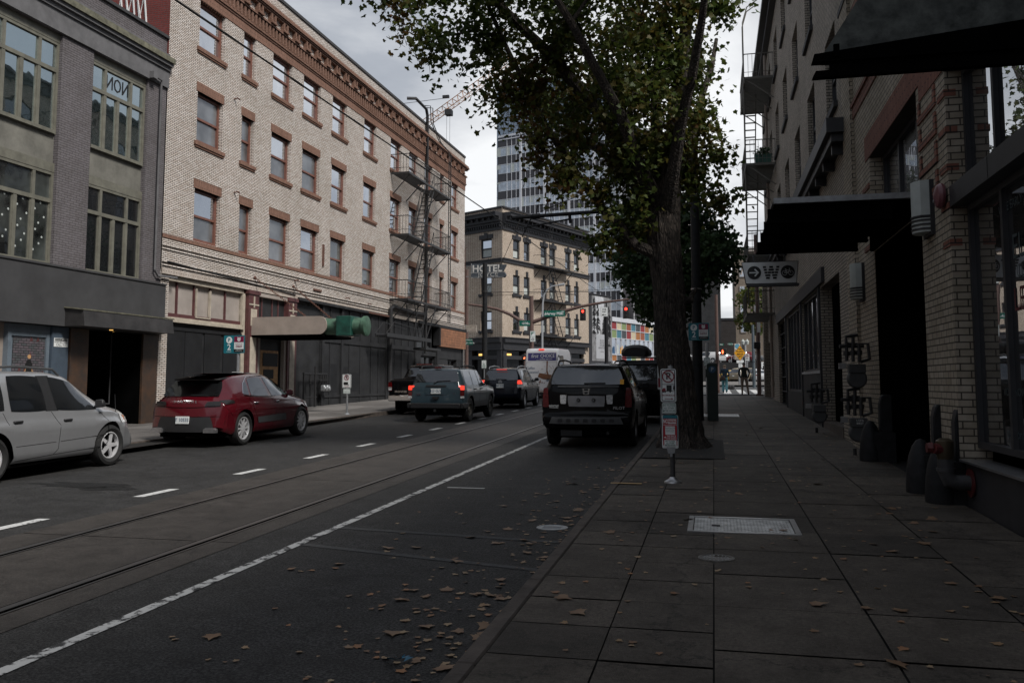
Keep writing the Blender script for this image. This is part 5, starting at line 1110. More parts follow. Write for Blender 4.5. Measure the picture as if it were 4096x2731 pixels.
# ---- red SUV
def macan(t,c):
    m=MB(); patch(m,[(-.70,.34),(.70,.34),(.62,.66),(-.62,.66)],lambda a,b:c.rear(a,b,.012),12,4,.1); m.build('diffuser',K['plastic'],t)
    m=MB(); m.text('P O R S C H E',c.rear(0,.985,.012),.075,sx=1.25,bold=.006); m.build('badge',K['galv'],t,ang=0)
    for sg in (1,-1):
        m=MB(); m.prism([(sg*.5,.33),(sg*.78,.33),(sg*.78,.40),(sg*.73,.43),(sg*.55,.43),(sg*.5,.40)],'y',.0,.12); m.build('exhaust_trim',K['steel'],t)
    m=MB(); patch(m,[(1.55,.46),(2.9,.46),(2.85,.62),(1.5,.60)],lambda a,b:c.side(a,b,.012,1),8,2); m.build('side_blade',K['gplastic'],t)
    m=MB(); patch(m,[(-.52,1.585),(.52,1.585),(.55,1.60),(-.55,1.60)],lambda a,b:c.rear(a,b,.03),6,2); m.build('brake_lamp',K['redl'],t)
    m=MB()
    for pl in ([(1.02,1.10),(1.35,1.075),(2.2,1.045),(3.3,1.045)],[(1.02,1.14),(1.22,1.36),(1.5,1.50),(2.2,1.53),(2.8,1.42),(3.3,1.07)]):
        for sg in (1,-1): m.tube([c.side(a,b,.008,sg) for a,b in pl],.011,5)
    m.build('window_trim',K['chrome'],t)
    m=MB(); m.tube([c.rear(x,.86+.03*abs(x),.0) for x in np.linspace(-.78,.78,12)],.005,4); m.tube([c.rear(x,.67,.0) for x in np.linspace(-.8,.8,12)],.005,4); m.build('tailgate_seam',K['void'],t)
    m=MB(); hw=.5; ys=np.linspace(1.0,2.5,8); m.add([(s_*hw,y,lerp1(c.top,y)+.006) for y in ys for s_ in (-1,1)],[(2*i,2*i+1,2*i+3,2*i+2) for i in range(7)]); m.build('glass_roof',K['gl_c'],t)
c=Car(4.68,1.92,[(0,.45),(.02,.62),(.05,.80),(.10,.98),(.17,1.06),(.62,1.44),(.72,1.50),(1.0,1.555),(1.8,1.60),(2.35,1.575),(2.75,1.47),(3.45,1.09),(3.62,1.05),(4.2,.95),(4.5,.80),(4.62,.62),(4.68,.40)],[(0,.9),(.5,1.03),(1.3,1.05),(2.4,.99),(3.4,.96),(4.3,.84),(4.68,.4)],[(0,.36),(.4,.27),(4.2,.24),(4.68,.3)],(.96,3.77),.37,.435,rf=.62,ce=(.24,.3),tum=(.92,1.0,.93))
makecar('red_suv','glossy dark red sport utility car parked at the kerb before black boards','car',at(-11.18,16.93),c,paint('red_paint',(.075,.003,.007),.22),
 sidewin=[[(2.28,1.05),(3.3,1.05),(2.78,1.40),(2.22,1.50)],[(1.32,1.09),(2.16,1.06),(2.10,1.50),(1.5,1.47)],[(1.0,1.13),(1.26,1.10),(1.40,1.43),(1.22,1.36)]],rearwin=[(-.72,1.10),(.72,1.10),(.60,1.43),(-.60,1.43)],ws=[(-.62,1.1),(.62,1.1),(.52,1.42),(-.52,1.42)],
 lights=[('tail_light',[(.46,.90),(.80,.90),(.78,1.0),(.5,.99)],K['grime'],'r'),('tail_light',[(.12,.92),(.55,.95),(.5,1.02),(.15,1.02)],K['grime'],'s'),('headlight',[(4.1,.72),(4.4,.7),(4.3,.84),(4.0,.88)],K['clearl'],'s')],
 seams=[[(2.2,1.04),(2.36,.85),(2.36,.5),(2.2,.36)],[(3.3,1.03),(3.42,.8),(3.38,.5),(3.2,.36)],[(1.2,1.08),(1.3,.85),(1.46,.62)],[(.12,.86),(.3,.72),(.4,.66)]],
 handles=[(1.45,.92,K['chrome']),(2.5,.92,K['chrome'])],mirror=(3.2,1.10,paint('red_paint_mirror',(.075,.003,.007),.22)),plate=(0,.60,'T 10533',K['sblue']),rimr=.255,spokes=10,style='thin',tw=.26,wiper=[(.05,1.13),(.45,1.115)],spoiler=(.50,.95,1.47,.56,K['plastic']),extra=macan)
# ---- blue boxy SUV with lit tail lamps
def xj(t,c):
    m=MB(); m.box(-.80,.80,-.10,.06,.44,.60); m.box(.80,.92,-.06,.5,.44,.60); m.box(-.92,-.80,-.06,.5,.44,.60); m.build('bumper',K['plastic'],t,bevel=.02)
    m=MB(); patch(m,[(-.33,1.10),(.33,1.10),(.33,1.155),(-.33,1.155)],lambda a,b:c.rear(a,b,.03),4,2); m.build('tailgate_handle',K['plastic'],t)
    m=MB(); patch(m,[(-.34,.86),(.38,.86),(.38,1.08),(-.34,1.08)],lambda a,b:c.rear(a,b,.012),4,2); m.build('plate_panel',K['gplastic'] if 0 else bp,t)
    m=MB(); m.text('Jeep',c.rear(-.56,.87,.012),.085,bold=.01); m.text('4.0 L',c.rear(.60,.9,.012),.05); m.build('badge',K['chrome'],t,ang=0)
    m=MB(); m.box(-.11,.11,.20,.30,1.665,1.715); m.build('brake_lamp',K['redl'],t,bevel=.01)
    m=MB(); m.prism([(-.11,.80),(.11,.80),(.08,.72),(-.08,.72)],'y',-.05,.0); m.build('latch',K['plastic'],t)
    m=MB(); m.box(-.03,.03,-.12,0,.34,.42); m.build('tow_socket',K['iron'],t)
    for x in (-.62,.62):
        for y in (.5,1.5): pass
    m=MB()
    for y in (.55,1.5,2.3): m.bar((-.62,y,1.71),(.62,y,1.71),.018)
    m.build('roof_bar',K['plastic'],t)
bp=paint('steel_blue_paint',(.034,.058,.072),.28,.6)
c=Car(4.2,1.80,[(0,.55),(.005,.80),(.015,1.05),(.06,1.22),(.19,1.58),(.25,1.64),(.4,1.675),(1.4,1.69),(2.35,1.65),(2.5,1.60),(2.95,1.16),(3.1,1.12),(3.9,1.06),(4.1,1.0),(4.18,.75),(4.2,.5)],[(0,1.06),(.2,1.1),(2.8,1.08),(3.9,1.0),(4.15,.92),(4.2,.5)],[(0,.52),(.4,.44),(3.9,.42),(4.2,.5)],(.86,3.44),.375,.45,rf=.74,ce=(.05,.08),plan=[(0,.93),(.1,.97),(.4,1),(3.8,1),(4.2,.93)],tum=(.96,1,.965))
makecar('blue_suv','steel blue boxy utility car with lit tail lamps waiting in traffic','car',at(-8.39,25.98),c,bp,
 sidewin=[[(2.0,1.13),(2.72,1.13),(2.38,1.56),(2.0,1.6)],[(1.22,1.13),(1.9,1.13),(1.9,1.6),(1.3,1.6)],[(.36,1.13),(1.12,1.13),(1.2,1.6),(.5,1.6)]],rearwin=[(-.73,1.24),(.73,1.24),(.64,1.62),(-.64,1.62)],ws=[(-.64,1.2),(.64,1.2),(.6,1.56),(-.6,1.56)],
 lights=[('tail_light',[(.78,.82),(.91,.82),(.91,1.0),(.78,1.0)],K['redl'],'r'),('brake_light',[(.78,1.0),(.91,1.0),(.91,1.14),(.78,1.14)],K['redon'],'r'),('brake_light',[(.02,1.0),(.14,1.0),(.14,1.14),(.03,1.14)],K['redon'],'s'),('reverse_light',[(.78,.75),(.91,.75),(.91,.815),(.78,.815)],K['clearl'],'r')],
 seams=[[(1.95,1.1),(1.95,.5)],[(1.18,1.1),(1.3,.8)],[(2.75,1.1),(2.85,.8),(2.85,.5)]],handles=[(2.08,1.0,K['plastic']),(1.35,1.0,K['plastic'])],mirror=(2.68,1.18,K['plastic']),rails=(.45,2.3,.62,K['plastic']),plate=(0,.97,'423 GLY',K['sblue']),cladz=.62,trim=K['gplastic'],rimr=.2,rimm=K['alloyd'],style='steel',wiper=[(-.08,1.20),(.05,1.27),(.45,1.29)],extra=xj)
# ---- black pickup beyond it
def frontier(t,c):
    m=MB(); m.box(-.86,.86,-.16,.06,.50,.72); m.build('bumper',K['chrome'],t,bevel=.03)
    m=MB(); m.text('FRONTIER',c.rear(-.42,.83,.012),.10); m.build('badge',K['chrome'],t,ang=0)
    m=MB(); m.box(-.3,.3,1.35,1.45,1.79,1.83); m.build('brake_lamp',K['redl'],t)
    m=MB(); m.box(-.74,.74,.12,1.35,1.0,1.28); m.build('bed_liner',K['under'],t,ang=0)
c=Car(5.2,1.85,[(0,.6),(.005,.8),(.02,1.27),(1.28,1.28),(1.34,1.32),(1.52,1.74),(1.7,1.80),(2.9,1.80),(3.1,1.74),(3.75,1.24),(3.95,1.2),(4.8,1.12),(5.12,1.0),(5.2,.6)],[(0,1.24),(1.4,1.25),(3.6,1.14),(4.8,1.04),(5.2,.58)],[(0,.55),(.4,.48),(4.8,.45),(5.2,.5)],(1.05,4.25),.38,.45,rf=.72,ce=(.03,.14),plan=[(0,.95),(.2,.99),(.5,1),(4.5,1),(5.2,.9)])
makecar('black_pickup','black pickup truck with chrome rear bumper parked beyond the blue utility car','truck',at(-10.55,29.9),c,PB,sidewin=[[(2.5,1.28),(3.35,1.26),(3.05,1.66),(2.45,1.72)],[(1.7,1.3),(2.4,1.28),(2.38,1.72),(1.75,1.70)]],rearwin=[(-.66,1.36),(.66,1.36),(.6,1.68),(-.6,1.68)],lights=[('tail_light',[(.76,.86),(.91,.86),(.91,1.18),(.76,1.18)],K['redl'],'r'),('reverse_light',[(.77,.88),(.90,.88),(.90,1.0),(.77,1.0)],K['clearl'],'r')],mirror=(3.2,1.3,K['plastic']),extra=frontier,rimr=.22,handles=[(2.55,1.12,K['plastic'])])
# ---- dark blue wagon
def sub(t,c):
    m=MB(); m.box(-.22,.22,.34,.36,1.585,1.605); m.build('brake_lamp',K['redon'],t,ang=0)
    m=MB(); m.lathe([(0,0),(.085,0),(.085,.01),(0,.01)],tuple(c.rear(0,1.085,.02)),'y',16); m.build('badge',K['steel'],t)
    m=MB(); m.tube([(0,.7,1.68),(0,.55,1.86)],.007,4); m.build('aerial',K['plastic'],t)
c=Car(4.56,1.80,[(0,.48),(.03,.75),(.06,1.02),(.16,1.16),(.42,1.56),(.52,1.62),(1.0,1.665),(2.2,1.67),(2.65,1.58),(3.35,1.16),(3.55,1.10),(4.2,1.0),(4.48,.82),(4.56,.5)],[(0,1.0),(.5,1.08),(3.3,1.04),(4.2,.9),(4.56,.5)],[(0,.40),(.4,.30),(4.2,.27),(4.56,.35)],(.88,3.50),.35,.42,rf=.70,ce=(.12,.2))
makecar('dark_wagon','dark navy tall wagon with silver roof rails, brake lamps lit, ahead of blue utility car','car',at(-8.5,34.75),c,PNV,sidewin=[[(2.25,1.12),(3.1,1.10),(2.7,1.50),(2.2,1.58)],[(1.35,1.14),(2.12,1.12),(2.08,1.58),(1.42,1.58)],[(.6,1.17),(1.25,1.15),(1.32,1.57),(.85,1.53)]],rearwin=[(-.74,1.16),(.74,1.16),(.62,1.56),(-.62,1.56)],lights=[('brake_light',[(.70,1.0),(.88,1.0),(.85,1.16),(.70,1.16)],K['redon'],'r'),('brake_light',[(.12,1.0),(.36,1.0),(.34,1.16),(.2,1.16)],K['redon'],'s'),('reverse_light',[(.70,.86),(.87,.86),(.87,.99),(.70,.99)],K['clearl'],'r')],seams=[[(2.15,1.1),(2.25,.8),(2.2,.4)],[(3.15,1.08),(3.25,.8),(3.15,.4)]],handles=[(1.5,.97,K['steel']),(2.45,.97,K['steel'])],mirror=(3.05,1.14,K['plastic']),rails=(.6,2.5,.60,K['steel']),plate=(0,.93,'847 DZJ',K['sblue']),rimr=.225,wiper=[(-.2,1.2),(.25,1.19)],extra=sub)
# ---- white van
def van(t,c):
    m=MB(); patch(m,[(-.74,2.02),(.80,2.02),(.80,2.44),(-.74,2.44)],lambda a,b:c.rear(a,b,.006),6,3); pn=m.build('logo_panel',mat('violet_panel',(.045,.04,.15),.5,var=.05),t,ang=0)
    W_=lambda m,s,x,z,h,**k: m.text(s,c.rear(x,z,.012),h,lift=.002,**k)
    m=MB(); W_(m,'CHOICE',.33,2.27,.26,sx=.82); W_(m,'first',-.38,2.27,.29,sx=.85,shear=.25); W_(m,'coffee service',.25,2.12,.10,sx=1.25); W_(m,'www.firstchoicecoffeeservice.com',.1,2.05,.05,sx=1.1); m.build('lettering',K['swhite'],pn,ang=0)
    m=MB(); W_(m,'Coffee',-.62,1.62,.19,shear=.25,sx=.95); W_(m,'Powered',-.5,1.40,.19,shear=.25,sx=.95); W_(m,'first C',.45,.95,.16,shear=.35); W_(m,'54',-.62,.86,.07); m.build('lettering',K['sblue'],t,ang=0)
    CB=mat('coffee_print',(.10,.035,.015),.5,var=.5,vs=9,col2=(.22,.10,.05)); m=MB()
    pz=lambda L_:[m.add([c.rear(a,b,.012) for a,b in L_],[tuple(range(len(L_)))])]
    pz([(.28,2.0),(.36,2.0),(.33,1.5),(.42,1.22),(.62,1.28),(.82,1.42),(.74,1.22),(.86,1.12),(.5,1.08),(.2,1.12),(-.12,1.36),(.02,1.12),(-.2,1.15),(.1,1.02),(.6,1.0),(.85,1.04),(.86,1.18),(.6,1.14),(.36,1.16),(.27,1.4)])
    rs=random.Random(4)
    for i in range(70):
        u=rs.random(); x=-.95+1.5*u*rs.random()+.1; z=.36+.62*rs.random()*(1-.45*abs(x)); s=.03+.02*rs.random(); L_=[(x+s*math.cos(q),z+s*.7*math.sin(q)) for q in [k*math.pi/3 for k in range(6)]]; m.add([c.rear(a,b,.011+i*.0001) for a,b in L_],[tuple(range(6))])
    for i in range(16): x=rs.uniform(-.1,.85); z=rs.uniform(1.2,1.75); s=.02; L_=[(x+s*math.cos(q),z+s*math.sin(q)) for q in [k*math.pi/3 for k in range(6)]]; m.add([c.rear(a,b,.013) for a,b in L_],[tuple(range(6))])
    m.build('coffee_splash',CB,t,ang=0)
    m=MB(); patch(m,[(-.95,.30),(.6,.30),(.3,.42),(-.9,.42)],lambda a,b:c.rear(a,b,.0095),6,2); m.build('bean_band',CB,t,ang=0)
    m=MB(); W_(m,'OFFICECOFFEE.COM',-.1,.36,.11,shear=.2); m.build('lettering',K['swhite'],t,ang=0)
    m=MB()
    for pl in ([(-.02,.35),(-.02,2.6)],[(-.86,1.1),(-.86,1.85),(-.80,1.93),(.84,1.93)],[(-.86,1.1),(-.80,1.03),(-.1,1.03)],[(.06,1.93),(.84,1.93),(.86,1.1)]): m.tube([c.rear(a,b,.0) for a,b in pl],.008,4)
    m.build('door_seam',K['gplastic'],t,ang=0)
    m=MB(); m.box(-.15,.15,.06,.12,2.60,2.66); m.build('brake_lamp',K['redon'],t,ang=0)
    m=MB(); m.box(-.55,-.3,-.03,.05,.96,1.0); m.box(.3,.5,-.03,.05,1.0,1.04); m.build('door_handle',K['plastic'],t,ang=0)
    for sg in (1,-1):
        m=MB()
        for z in (.7,1.3,2.2): m.box(sg*.955-.03,sg*.955+.03,-.03,.08,z,z+.12)
        m.build('hinge',K['gplastic'],t,ang=0)
    m=MB(); m.box(-.95,.95,-.06,.12,.20,.33); m.build('bumper',K['plastic'],t,ang=0,bevel=.02)
c=Car(5.9,1.99,[(0,.35),(.005,.8),(.02,1.6),(.06,2.5),(.12,2.62),(.3,2.70),(4.0,2.70),(4.4,2.55),(5.1,1.55),(5.3,1.4),(5.75,1.15),(5.9,.6)],[(0,1.3),(4.5,1.3),(5.2,1.2),(5.8,.9),(5.9,.5)],[(0,.32),(.4,.3),(5.5,.28),(5.9,.3)],(1.1,4.75),.34,.40,rf=.86,ce=(.02,.25),plan=[(0,.97),(.2,.99),(.5,1),(5,1),(5.9,.85)],tum=(.97,1,.99))
makecar('white_van','tall white delivery van with violet logo panel and coffee splash on rear doors','van',at(-9.08,46.6),c,paint('white_van_paint',(.62,.62,.64),.35,.5),sidewin=[[(4.1,1.5),(4.85,1.45),(4.6,2.0),(4.1,2.1)],[(.5,1.75),(1.8,1.75),(1.8,2.3),(.5,2.3)]],lights=[('tail_light',[(.86,.65),(.97,.65),(.97,1.0),(.86,1.0)],K['redl'],'r'),('brake_light',[(.87,.82),(.965,.82),(.965,.92),(.87,.92)],K['redon'],'r')],extra=van,mirror=(4.75,1.55,K['plastic']),rimm=K['alloyd'],style='steel',rimr=.2)
# ---- black SUV, right kerb
def pilot(t,c):
    m=MB(); patch(m,[(-.78,.52),(.78,.52),(.72,.66),(-.72,.66)],lambda a,b:(c.rear(a,b,.05)),12,3); m.build('bumper_pad',K['gplastic'],t)
    m=MB()
    for i in range(7): x=-.54+.18*i; patch(m,[(x-.05,.56),(x+.05,.56),(x+.05,.63),(x-.05,.63)],lambda a,b:c.rear(a,b,.062),3,2,.3)
    split(m,'pad_rib',K['plastic'],t)
    m=MB(); patch(m,[(-.38,.875),(.38,.875),(.40,1.10),(-.40,1.10)],lambda a,b:c.rear(a,b,.012),8,3,.12); m.build('plate_recess',mat('bare_plate_recess',(.22,.22,.23),.3,metal=.4,var=.1),t)
    m=MB()
    for x in (-.16,.16): m.tube([c.rear(x-.02,1.05,.03),c.rear(x+.02,1.02,.03),c.rear(x,.98,.03)],.012,5); m.tube([tuple(c.rear(x+.035*math.cos(q),1.01+.035*math.sin(q),.03)) for q in [k*math.pi/6 for k in range(13)]],.008,4)
    m.build('plate_bracket',K['sblack'],t)
    m=MB(); p=c.rear(0,1.195,.02); m.tube([(-.06,p[1],1.25),(-.04,p[1],1.14)],.011,5); m.tube([(.06,p[1],1.25),(.04,p[1],1.14)],.011,5); m.bar((-.045,p[1],1.195),(.045,p[1],1.195),.011); m.tube([(-.055,p[1],1.13),(-.08,p[1],1.25),(.08,p[1],1.25),(.055,p[1],1.13),(-.055,p[1],1.13)],.006,4); m.build('badge',K['chrome'],t)
    m=MB(); m.text('PILOT',c.rear(.68,.845,.012),.085,sx=1.1,bold=.01); m.build('badge',K['steel'],t,ang=0)
    m=MB(); m.text('GENTILE',c.rear(-.70,.885,.012),.055,bold=.008); patch(m,[(-.80,.845),(-.60,.845),(-.60,.853),(-.80,.853)],lambda a,b:c.rear(a,b,.012),2,1); m.build('dealer_badge',K['swhite'],t,ang=0)
    for sg in (1,-1): m=MB(); patch(m,[(sg*.43,.93),(sg*.55,.93),(sg*.56,1.12),(sg*.42,1.12)],lambda a,b:c.rear(a,b,.02),3,3,.2); m.build('reverse_light',K['clearl'],t)
    m=MB(); patch(m,[(.70,1.34),(.78,1.34),(.78,1.44),(.70,1.44)],lambda a,b:c.rear(a,b,.014),2,2); m.build('yellow_sticker',K['syel'],t)
    m=MB(); patch(m,[(-.62,1.28),(.68,1.28),(.68,1.31),(-.62,1.31)],lambda a,b:c.rear(a,b,.016),8,2); m.build('tailgate_ledge',K['gplastic'],t)
    m=MB(); patch(m,[(-.18,1.735),(.18,1.735),(.18,1.75),(-.18,1.75)],lambda a,b:c.rear(a,b,.02),4,1); m.build('brake_lamp',K['redl'],t)
    for x in (-.5,.55): pass
    m=MB(); m.box(-.55,-.1,.12,.5,.26,.38); m.tube([(.45,.05,.33),(.45,.5,.36)],.035,8); split(m,'exhaust_and_tow',K['iron'],t)
c=Car(4.77,1.97,[(0,.50),(.0,.64),(.03,.70),(.09,.72),(.105,.9),(.115,1.15),(.15,1.28),(.34,1.68),(.40,1.745),(.6,1.775),(1.6,1.79),(2.5,1.75),(2.85,1.66),(3.5,1.22),(3.7,1.17),(4.4,1.08),(4.68,.9),(4.77,.6)],[(0,.66),(.08,1.1),(.3,1.2),(3.4,1.12),(4.4,1.0),(4.77,.6)],[(0,.48),(.3,.40),(4.4,.30),(4.77,.35)],(1.02,3.72),.37,.44,rf=.73,ce=(.12,.2),plan=[(0,.95),(.15,.98),(.5,1),(4.0,1),(4.5,.95),(4.77,.84)])
makecar('black_suv','black sport utility car without number plate parked at right kerb by the maple','car',at(-2.62,18.25),c,PB,sidewin=[[(2.35,1.24),(3.25,1.2),(2.85,1.60),(2.3,1.66)],[(1.45,1.27),(2.22,1.24),(2.18,1.68),(1.5,1.69)],[(.6,1.30),(1.35,1.27),(1.4,1.69),(.75,1.66)]],rearwin=[(-.80,1.33),(.80,1.33),(.67,1.71),(-.67,1.71)],lights=[('tail_light',[(.80,.86),(.95,.86),(.93,1.26),(.83,1.28)],K['redl'],'r'),('tail_light',[(.16,.86),(.34,.86),(.34,1.22),(.24,1.24)],K['redl'],'s')],seams=[[(2.27,1.22),(2.35,.9),(2.3,.5)],[(3.3,1.15),(3.35,.8),(3.3,.45)]],handles=[(1.6,1.08,K['chrome']),(2.5,1.08,K['chrome'])],mirror=(3.2,1.24,K['plastic']),rails=(.55,2.3,.66,K['plastic']),wiper=[(-.05,1.36),(.4,1.365)],rimr=.225,tw=.25,extra=pilot)
# ---- black SUV with roof box further along the kerb
def rbox(t,c):
    m=MB(); z0=lerp1(c.top,1)+.14
    pr=[(-.40,0),(.40,0),(.44,.08),(.42,.20),(.30,.32),(.1,.36),(-.1,.36),(-.30,.32),(-.42,.20),(-.44,.08)]
    for (y0,s0),(y1,s1) in zip([(.35,.75),(.5,.95),(.9,1),(1.9,.95),(2.3,.6)],[(.5,.95),(.9,1),(1.9,.95),(2.3,.6)][0:4]):
        n=len(pr); m.add([(x*s0-.28,y0,z0+z*s0) for x,z in pr]+[(x*s1-.28,y1,z0+z*s1) for x,z in pr],[(i,(i+1)%n,n+(i+1)%n,n+i) for i in range(n)]+([tuple(range(n))[::-1]] if y0==.35 else []))
    m.build('roof_box',K['plastic'],t)
    m=MB()
    for y in (.6,1.6): m.bar((-.7,y,z0-.04),(.7,y,z0-.04),.025)
    m.tube([(-.86,-.06,1.0),(-.90,-.08,1.72),(-.8,-.08,1.86),(.8,-.08,1.86),(.90,-.08,1.72),(.86,-.06,1.0)],.028,6); m.box(.3,.7,.7,1.4,z0,z0+.12); m.build('roof_rack',K['iron'],t)
c=Car(4.8,1.92,[(0,.6),(.01,1.0),(.04,1.3),(.14,1.8),(.22,1.86),(1.5,1.88),(2.6,1.84),(3.4,1.28),(3.6,1.22),(4.5,1.1),(4.75,.9),(4.8,.6)],[(0,1.15),(.3,1.2),(3.3,1.15),(4.5,1.0),(4.8,.6)],[(0,.5),(4.8,.45)],(.95,3.75),.4,.47,rf=.78,ce=(.04,.15))
makecar('black_offroader','tall black off road car with roof box, parked ahead of the black utility car','car',at(-2.05,26.4),c,PB,sidewin=[[(1.0,1.28),(3.1,1.24),(2.6,1.72),(1.1,1.74)]],rearwin=[(-.7,1.3),(.7,1.3),(.65,1.74),(-.65,1.74)],lights=[('tail_light',[(.80,.9),(.93,.9),(.93,1.25),(.80,1.25)],K['redl'],'r')],extra=rbox,mirror=(3.0,1.3,K['plastic']))
# ---- small distant cars
def farcar(name,label,x,y,col,kind='suv',rz=0,z=None,cat='car',group=None,tl=None,gr=.3):
    if kind=='suv': c=Car(4.6,1.85,[(0,.5),(.04,1.0),(.4,1.55),(.6,1.64),(2.4,1.64),(3.4,1.1),(4.3,.95),(4.6,.5)],[(0,.95),(.5,1.02),(3.3,1.0),(4.3,.85),(4.6,.45)],[(0,.35),(4.6,.3)],(.9,3.6),.35,.42,ce=(.12,.2))
    else: c=Car(4.6,1.80,[(0,.45),(.05,.95),(.7,1.02),(1.3,1.36),(1.7,1.44),(2.4,1.42),(3.2,1.0),(4.2,.86),(4.6,.45)],[(0,.8),(.7,.9),(3.2,.9),(4.2,.76),(4.6,.4)],[(0,.3),(4.6,.25)],(.9,3.6),.32,.39,ce=(.12,.2))
    s=kind=='suv'; zz=(gz(y)+RD+.02) if z is None else z
    return makecar(name,label,cat,(x,y,zz),c,paint(name+'_paint',col,.35,.6),rz=rz,far=True,group=group,sidewin=[[(1.4,1.06),(3.1,1.04),(2.5,1.56),(1.3,1.58)] if s else [(1.5,.95),(2.9,.94),(2.45,1.36),(1.7,1.38)]],rearwin=[(-.7,1.1),(.7,1.1),(.6,1.5),(-.6,1.5)] if s else [(-.66,1.06),(.66,1.06),(.58,1.32),(-.58,1.32)],ws=[(-.6,1.12),(.6,1.12),(.5,1.54),(-.5,1.54)] if s else [(-.62,1.04),(.62,1.04),(.55,1.36),(-.55,1.36)],lights=[('tail_light',[(.72,.85),(.88,.85),(.84,1.15),(.72,1.15)] if s else [(.5,.76),(.86,.76),(.86,.9),(.5,.9)],tl or K['redl'],'r')],plate=(0,.75,'',None))
farcar('small_car','pale small car just ahead of the dark wagon, mostly hidden','%s'and -9.6,40.0,(.35,.36,.37),'sedan')
farcar('beige_suv','beige sport utility car across the crossing between walking woman and standing man',2.1,102,(.33,.28,.20),'suv',R(-50))
farcar('silver_sedan','silver sedan with red tail lamps across the crossing right of the standing man',5.2,101,(.5,.51,.53),'sedan',R(8))
farcar('yellow_car','yellow car glimpsed behind the walking woman',.9,103,(.55,.34,.04),'sedan',R(-35))
farcar('white_car','white car in the far row above the silver sedan roof',5.2,108,(.55,.57,.58),'suv',R(20))
for i,(x,col,lab) in enumerate(((-6.2,(.03,.03,.03),'black car on the far parking deck, half behind the tree trunk'),(1.0,(.5,.5,.5),'silver car on the parking deck left of the yellow diamond sign'),(2.9,(.05,.055,.06),'dark grey car on the parking deck just left of the yellow diamond sign'),(6.1,(.14,.02,.025),'dark red car on the parking deck right of the no parking sign'),(-.8,(.4,.41,.42),'pale grey car at left end of the parking deck row'))): farcar('deck_car',lab,x,133+i*.3,col,'suv',R(75 if i%2 else -70),4.5,group='cars on the parking deck')
# ------------------------------------------------------------------ far buildings
def az(a): a=R(a); return (math.sin(a),math.cos(a))
CX,CY=-18.853,78.0
# corner hotel of buff brick: two street faces with their own direction
B5=thing('corner_hotel','buff brick four storey corner hotel with black cornice and black window heads','building',(CX,CY,gz(78)-.3)); OB=(-CX,-CY,-(gz(78)-.3))
def face(a0,x0=CX,y0=CY,sg=1):
    """point maker: u along the face, o outwards, z up"""
    d=az(a0); nrm=(d[1],-d[0]) if sg>0 else (-d[1],d[0])
    return lambda u,o,z: (x0+d[0]*u+nrm[0]*o,y0+d[1]*u+nrm[1]*o,z)
def fbox(m,F,u0,u1,o0,o1,z0,z1,k=0):
    v=[F(u0,o0,z0),F(u1,o0,z0),F(u1,o1,z0),F(u0,o1,z0),F(u0,o0,z1),F(u1,o0,z1),F(u1,o1,z1),F(u0,o1,z1)]
    m.add(v,[(0,3,2,1),(4,5,6,7),(0,1,5,4),(1,2,6,5),(2,3,7,6),(3,0,4,7)],k)
def fwall(m,F,u0,u1,z0,z1,holes,dep=.3,k=0):
    S=sorted({u0,u1}|{a for h in holes for a in h[:2]}); Z=sorted({z0,z1}|{a for h in holes for a in h[2:4]})
    for a,b in zip(S,S[1:]):
        for c,d in zip(Z,Z[1:]):
            if any(h[0]<=a+1e-6 and b<=h[1]+1e-6 and h[2]<=c+1e-6 and d<=h[3]+1e-6 for h in holes): continue
            m.quad(F(a,0,c),F(b,0,c),F(b,0,d),F(a,0,d),k)
    for a,b,c,d in holes:
        m.quad(F(a,0,c),F(a,0,d),F(a,-dep,d),F(a,-dep,c),k); m.quad(F(b,0,c),F(b,-dep,c),F(b,-dep,d),F(b,0,d),k); m.quad(F(a,0,d),F(b,0,d),F(b,-dep,d),F(a,-dep,d),k); m.quad(F(a,0,c),F(a,-dep,c),F(b,-dep,c),F(b,0,c),k)
FR=face(20.85); FL=face(-60.9,sg=-1)
WR=[(1.78,2.92),(3.64,4.68),(6.72,7.86),(8.44,9.52),(11.5,12.58),(13.3,14.34)]; WL=[(1.35,2.78),(6.4,7.8)]; HZ=[(6.45,8.25),(9.9,11.68),(13.25,15.05)]
m=MB(OB); fwall(m,FR,0,16.42,5.7,17.8,[(a,b,c,d) for a,b in WR for c,d in HZ]); fwall(m,FL,0,14,5.7,17.8,[(a,b,c,d) for a,b in WL for c,d in HZ]); 
fbox(m,FR,15.3,16.42,-.3,-.01,.2,5.69); m.quad(FR(16.42,0,.2),FR(16.42,-12,.2),FR(16.42,-12,17.8),FR(16.42,0,17.8)); m.quad(FL(14,0,.2),FL(14,-12,.2),FL(14,-12,17.8),FL(14,0,17.8))
m.build('wall',K['brick_h'],B5,ang=0)
m=MB(OB); ip=lambda z:FR(.5,-.45,z); m.add([ip(5.7),FR(16.3,-.4,5.7),FL(13.9,-.4,5.7),ip(17.2),FR(16.3,-.4,17.2),FL(13.9,-.4,17.2)],[(0,1,4,3),(0,3,5,2),(3,4,5)]); m.build('interior',K['void'],B5,ang=0)
m=MB(OB)
for F,L_ in ((FR,16.42),(FL,14)):
    for z0,z1,o in ((15.75,16.3,.12),(16.3,16.5,.3),(16.5,16.95,.5),(16.95,17.25,.95),(17.25,17.33,1.05),(12.72,13.0,.12),(13.0,13.1,.2),(17.8,17.95,.15)): fbox(m,F,-.01 if F is FR else 0,L_+(o if F is FR else 0),-.02,o,z0,z1)
    u=.1
    while u<L_: fbox(m,F,u,u+.12,.12,.28,16.05,16.28); u+=.3
    u=.2
    while u<L_: fbox(m,F,u,u+.16,.3,.75,16.72,16.94); u+=.75
m.build('cornice',K['trimblk'],B5,ang=0)
m=MB(OB)
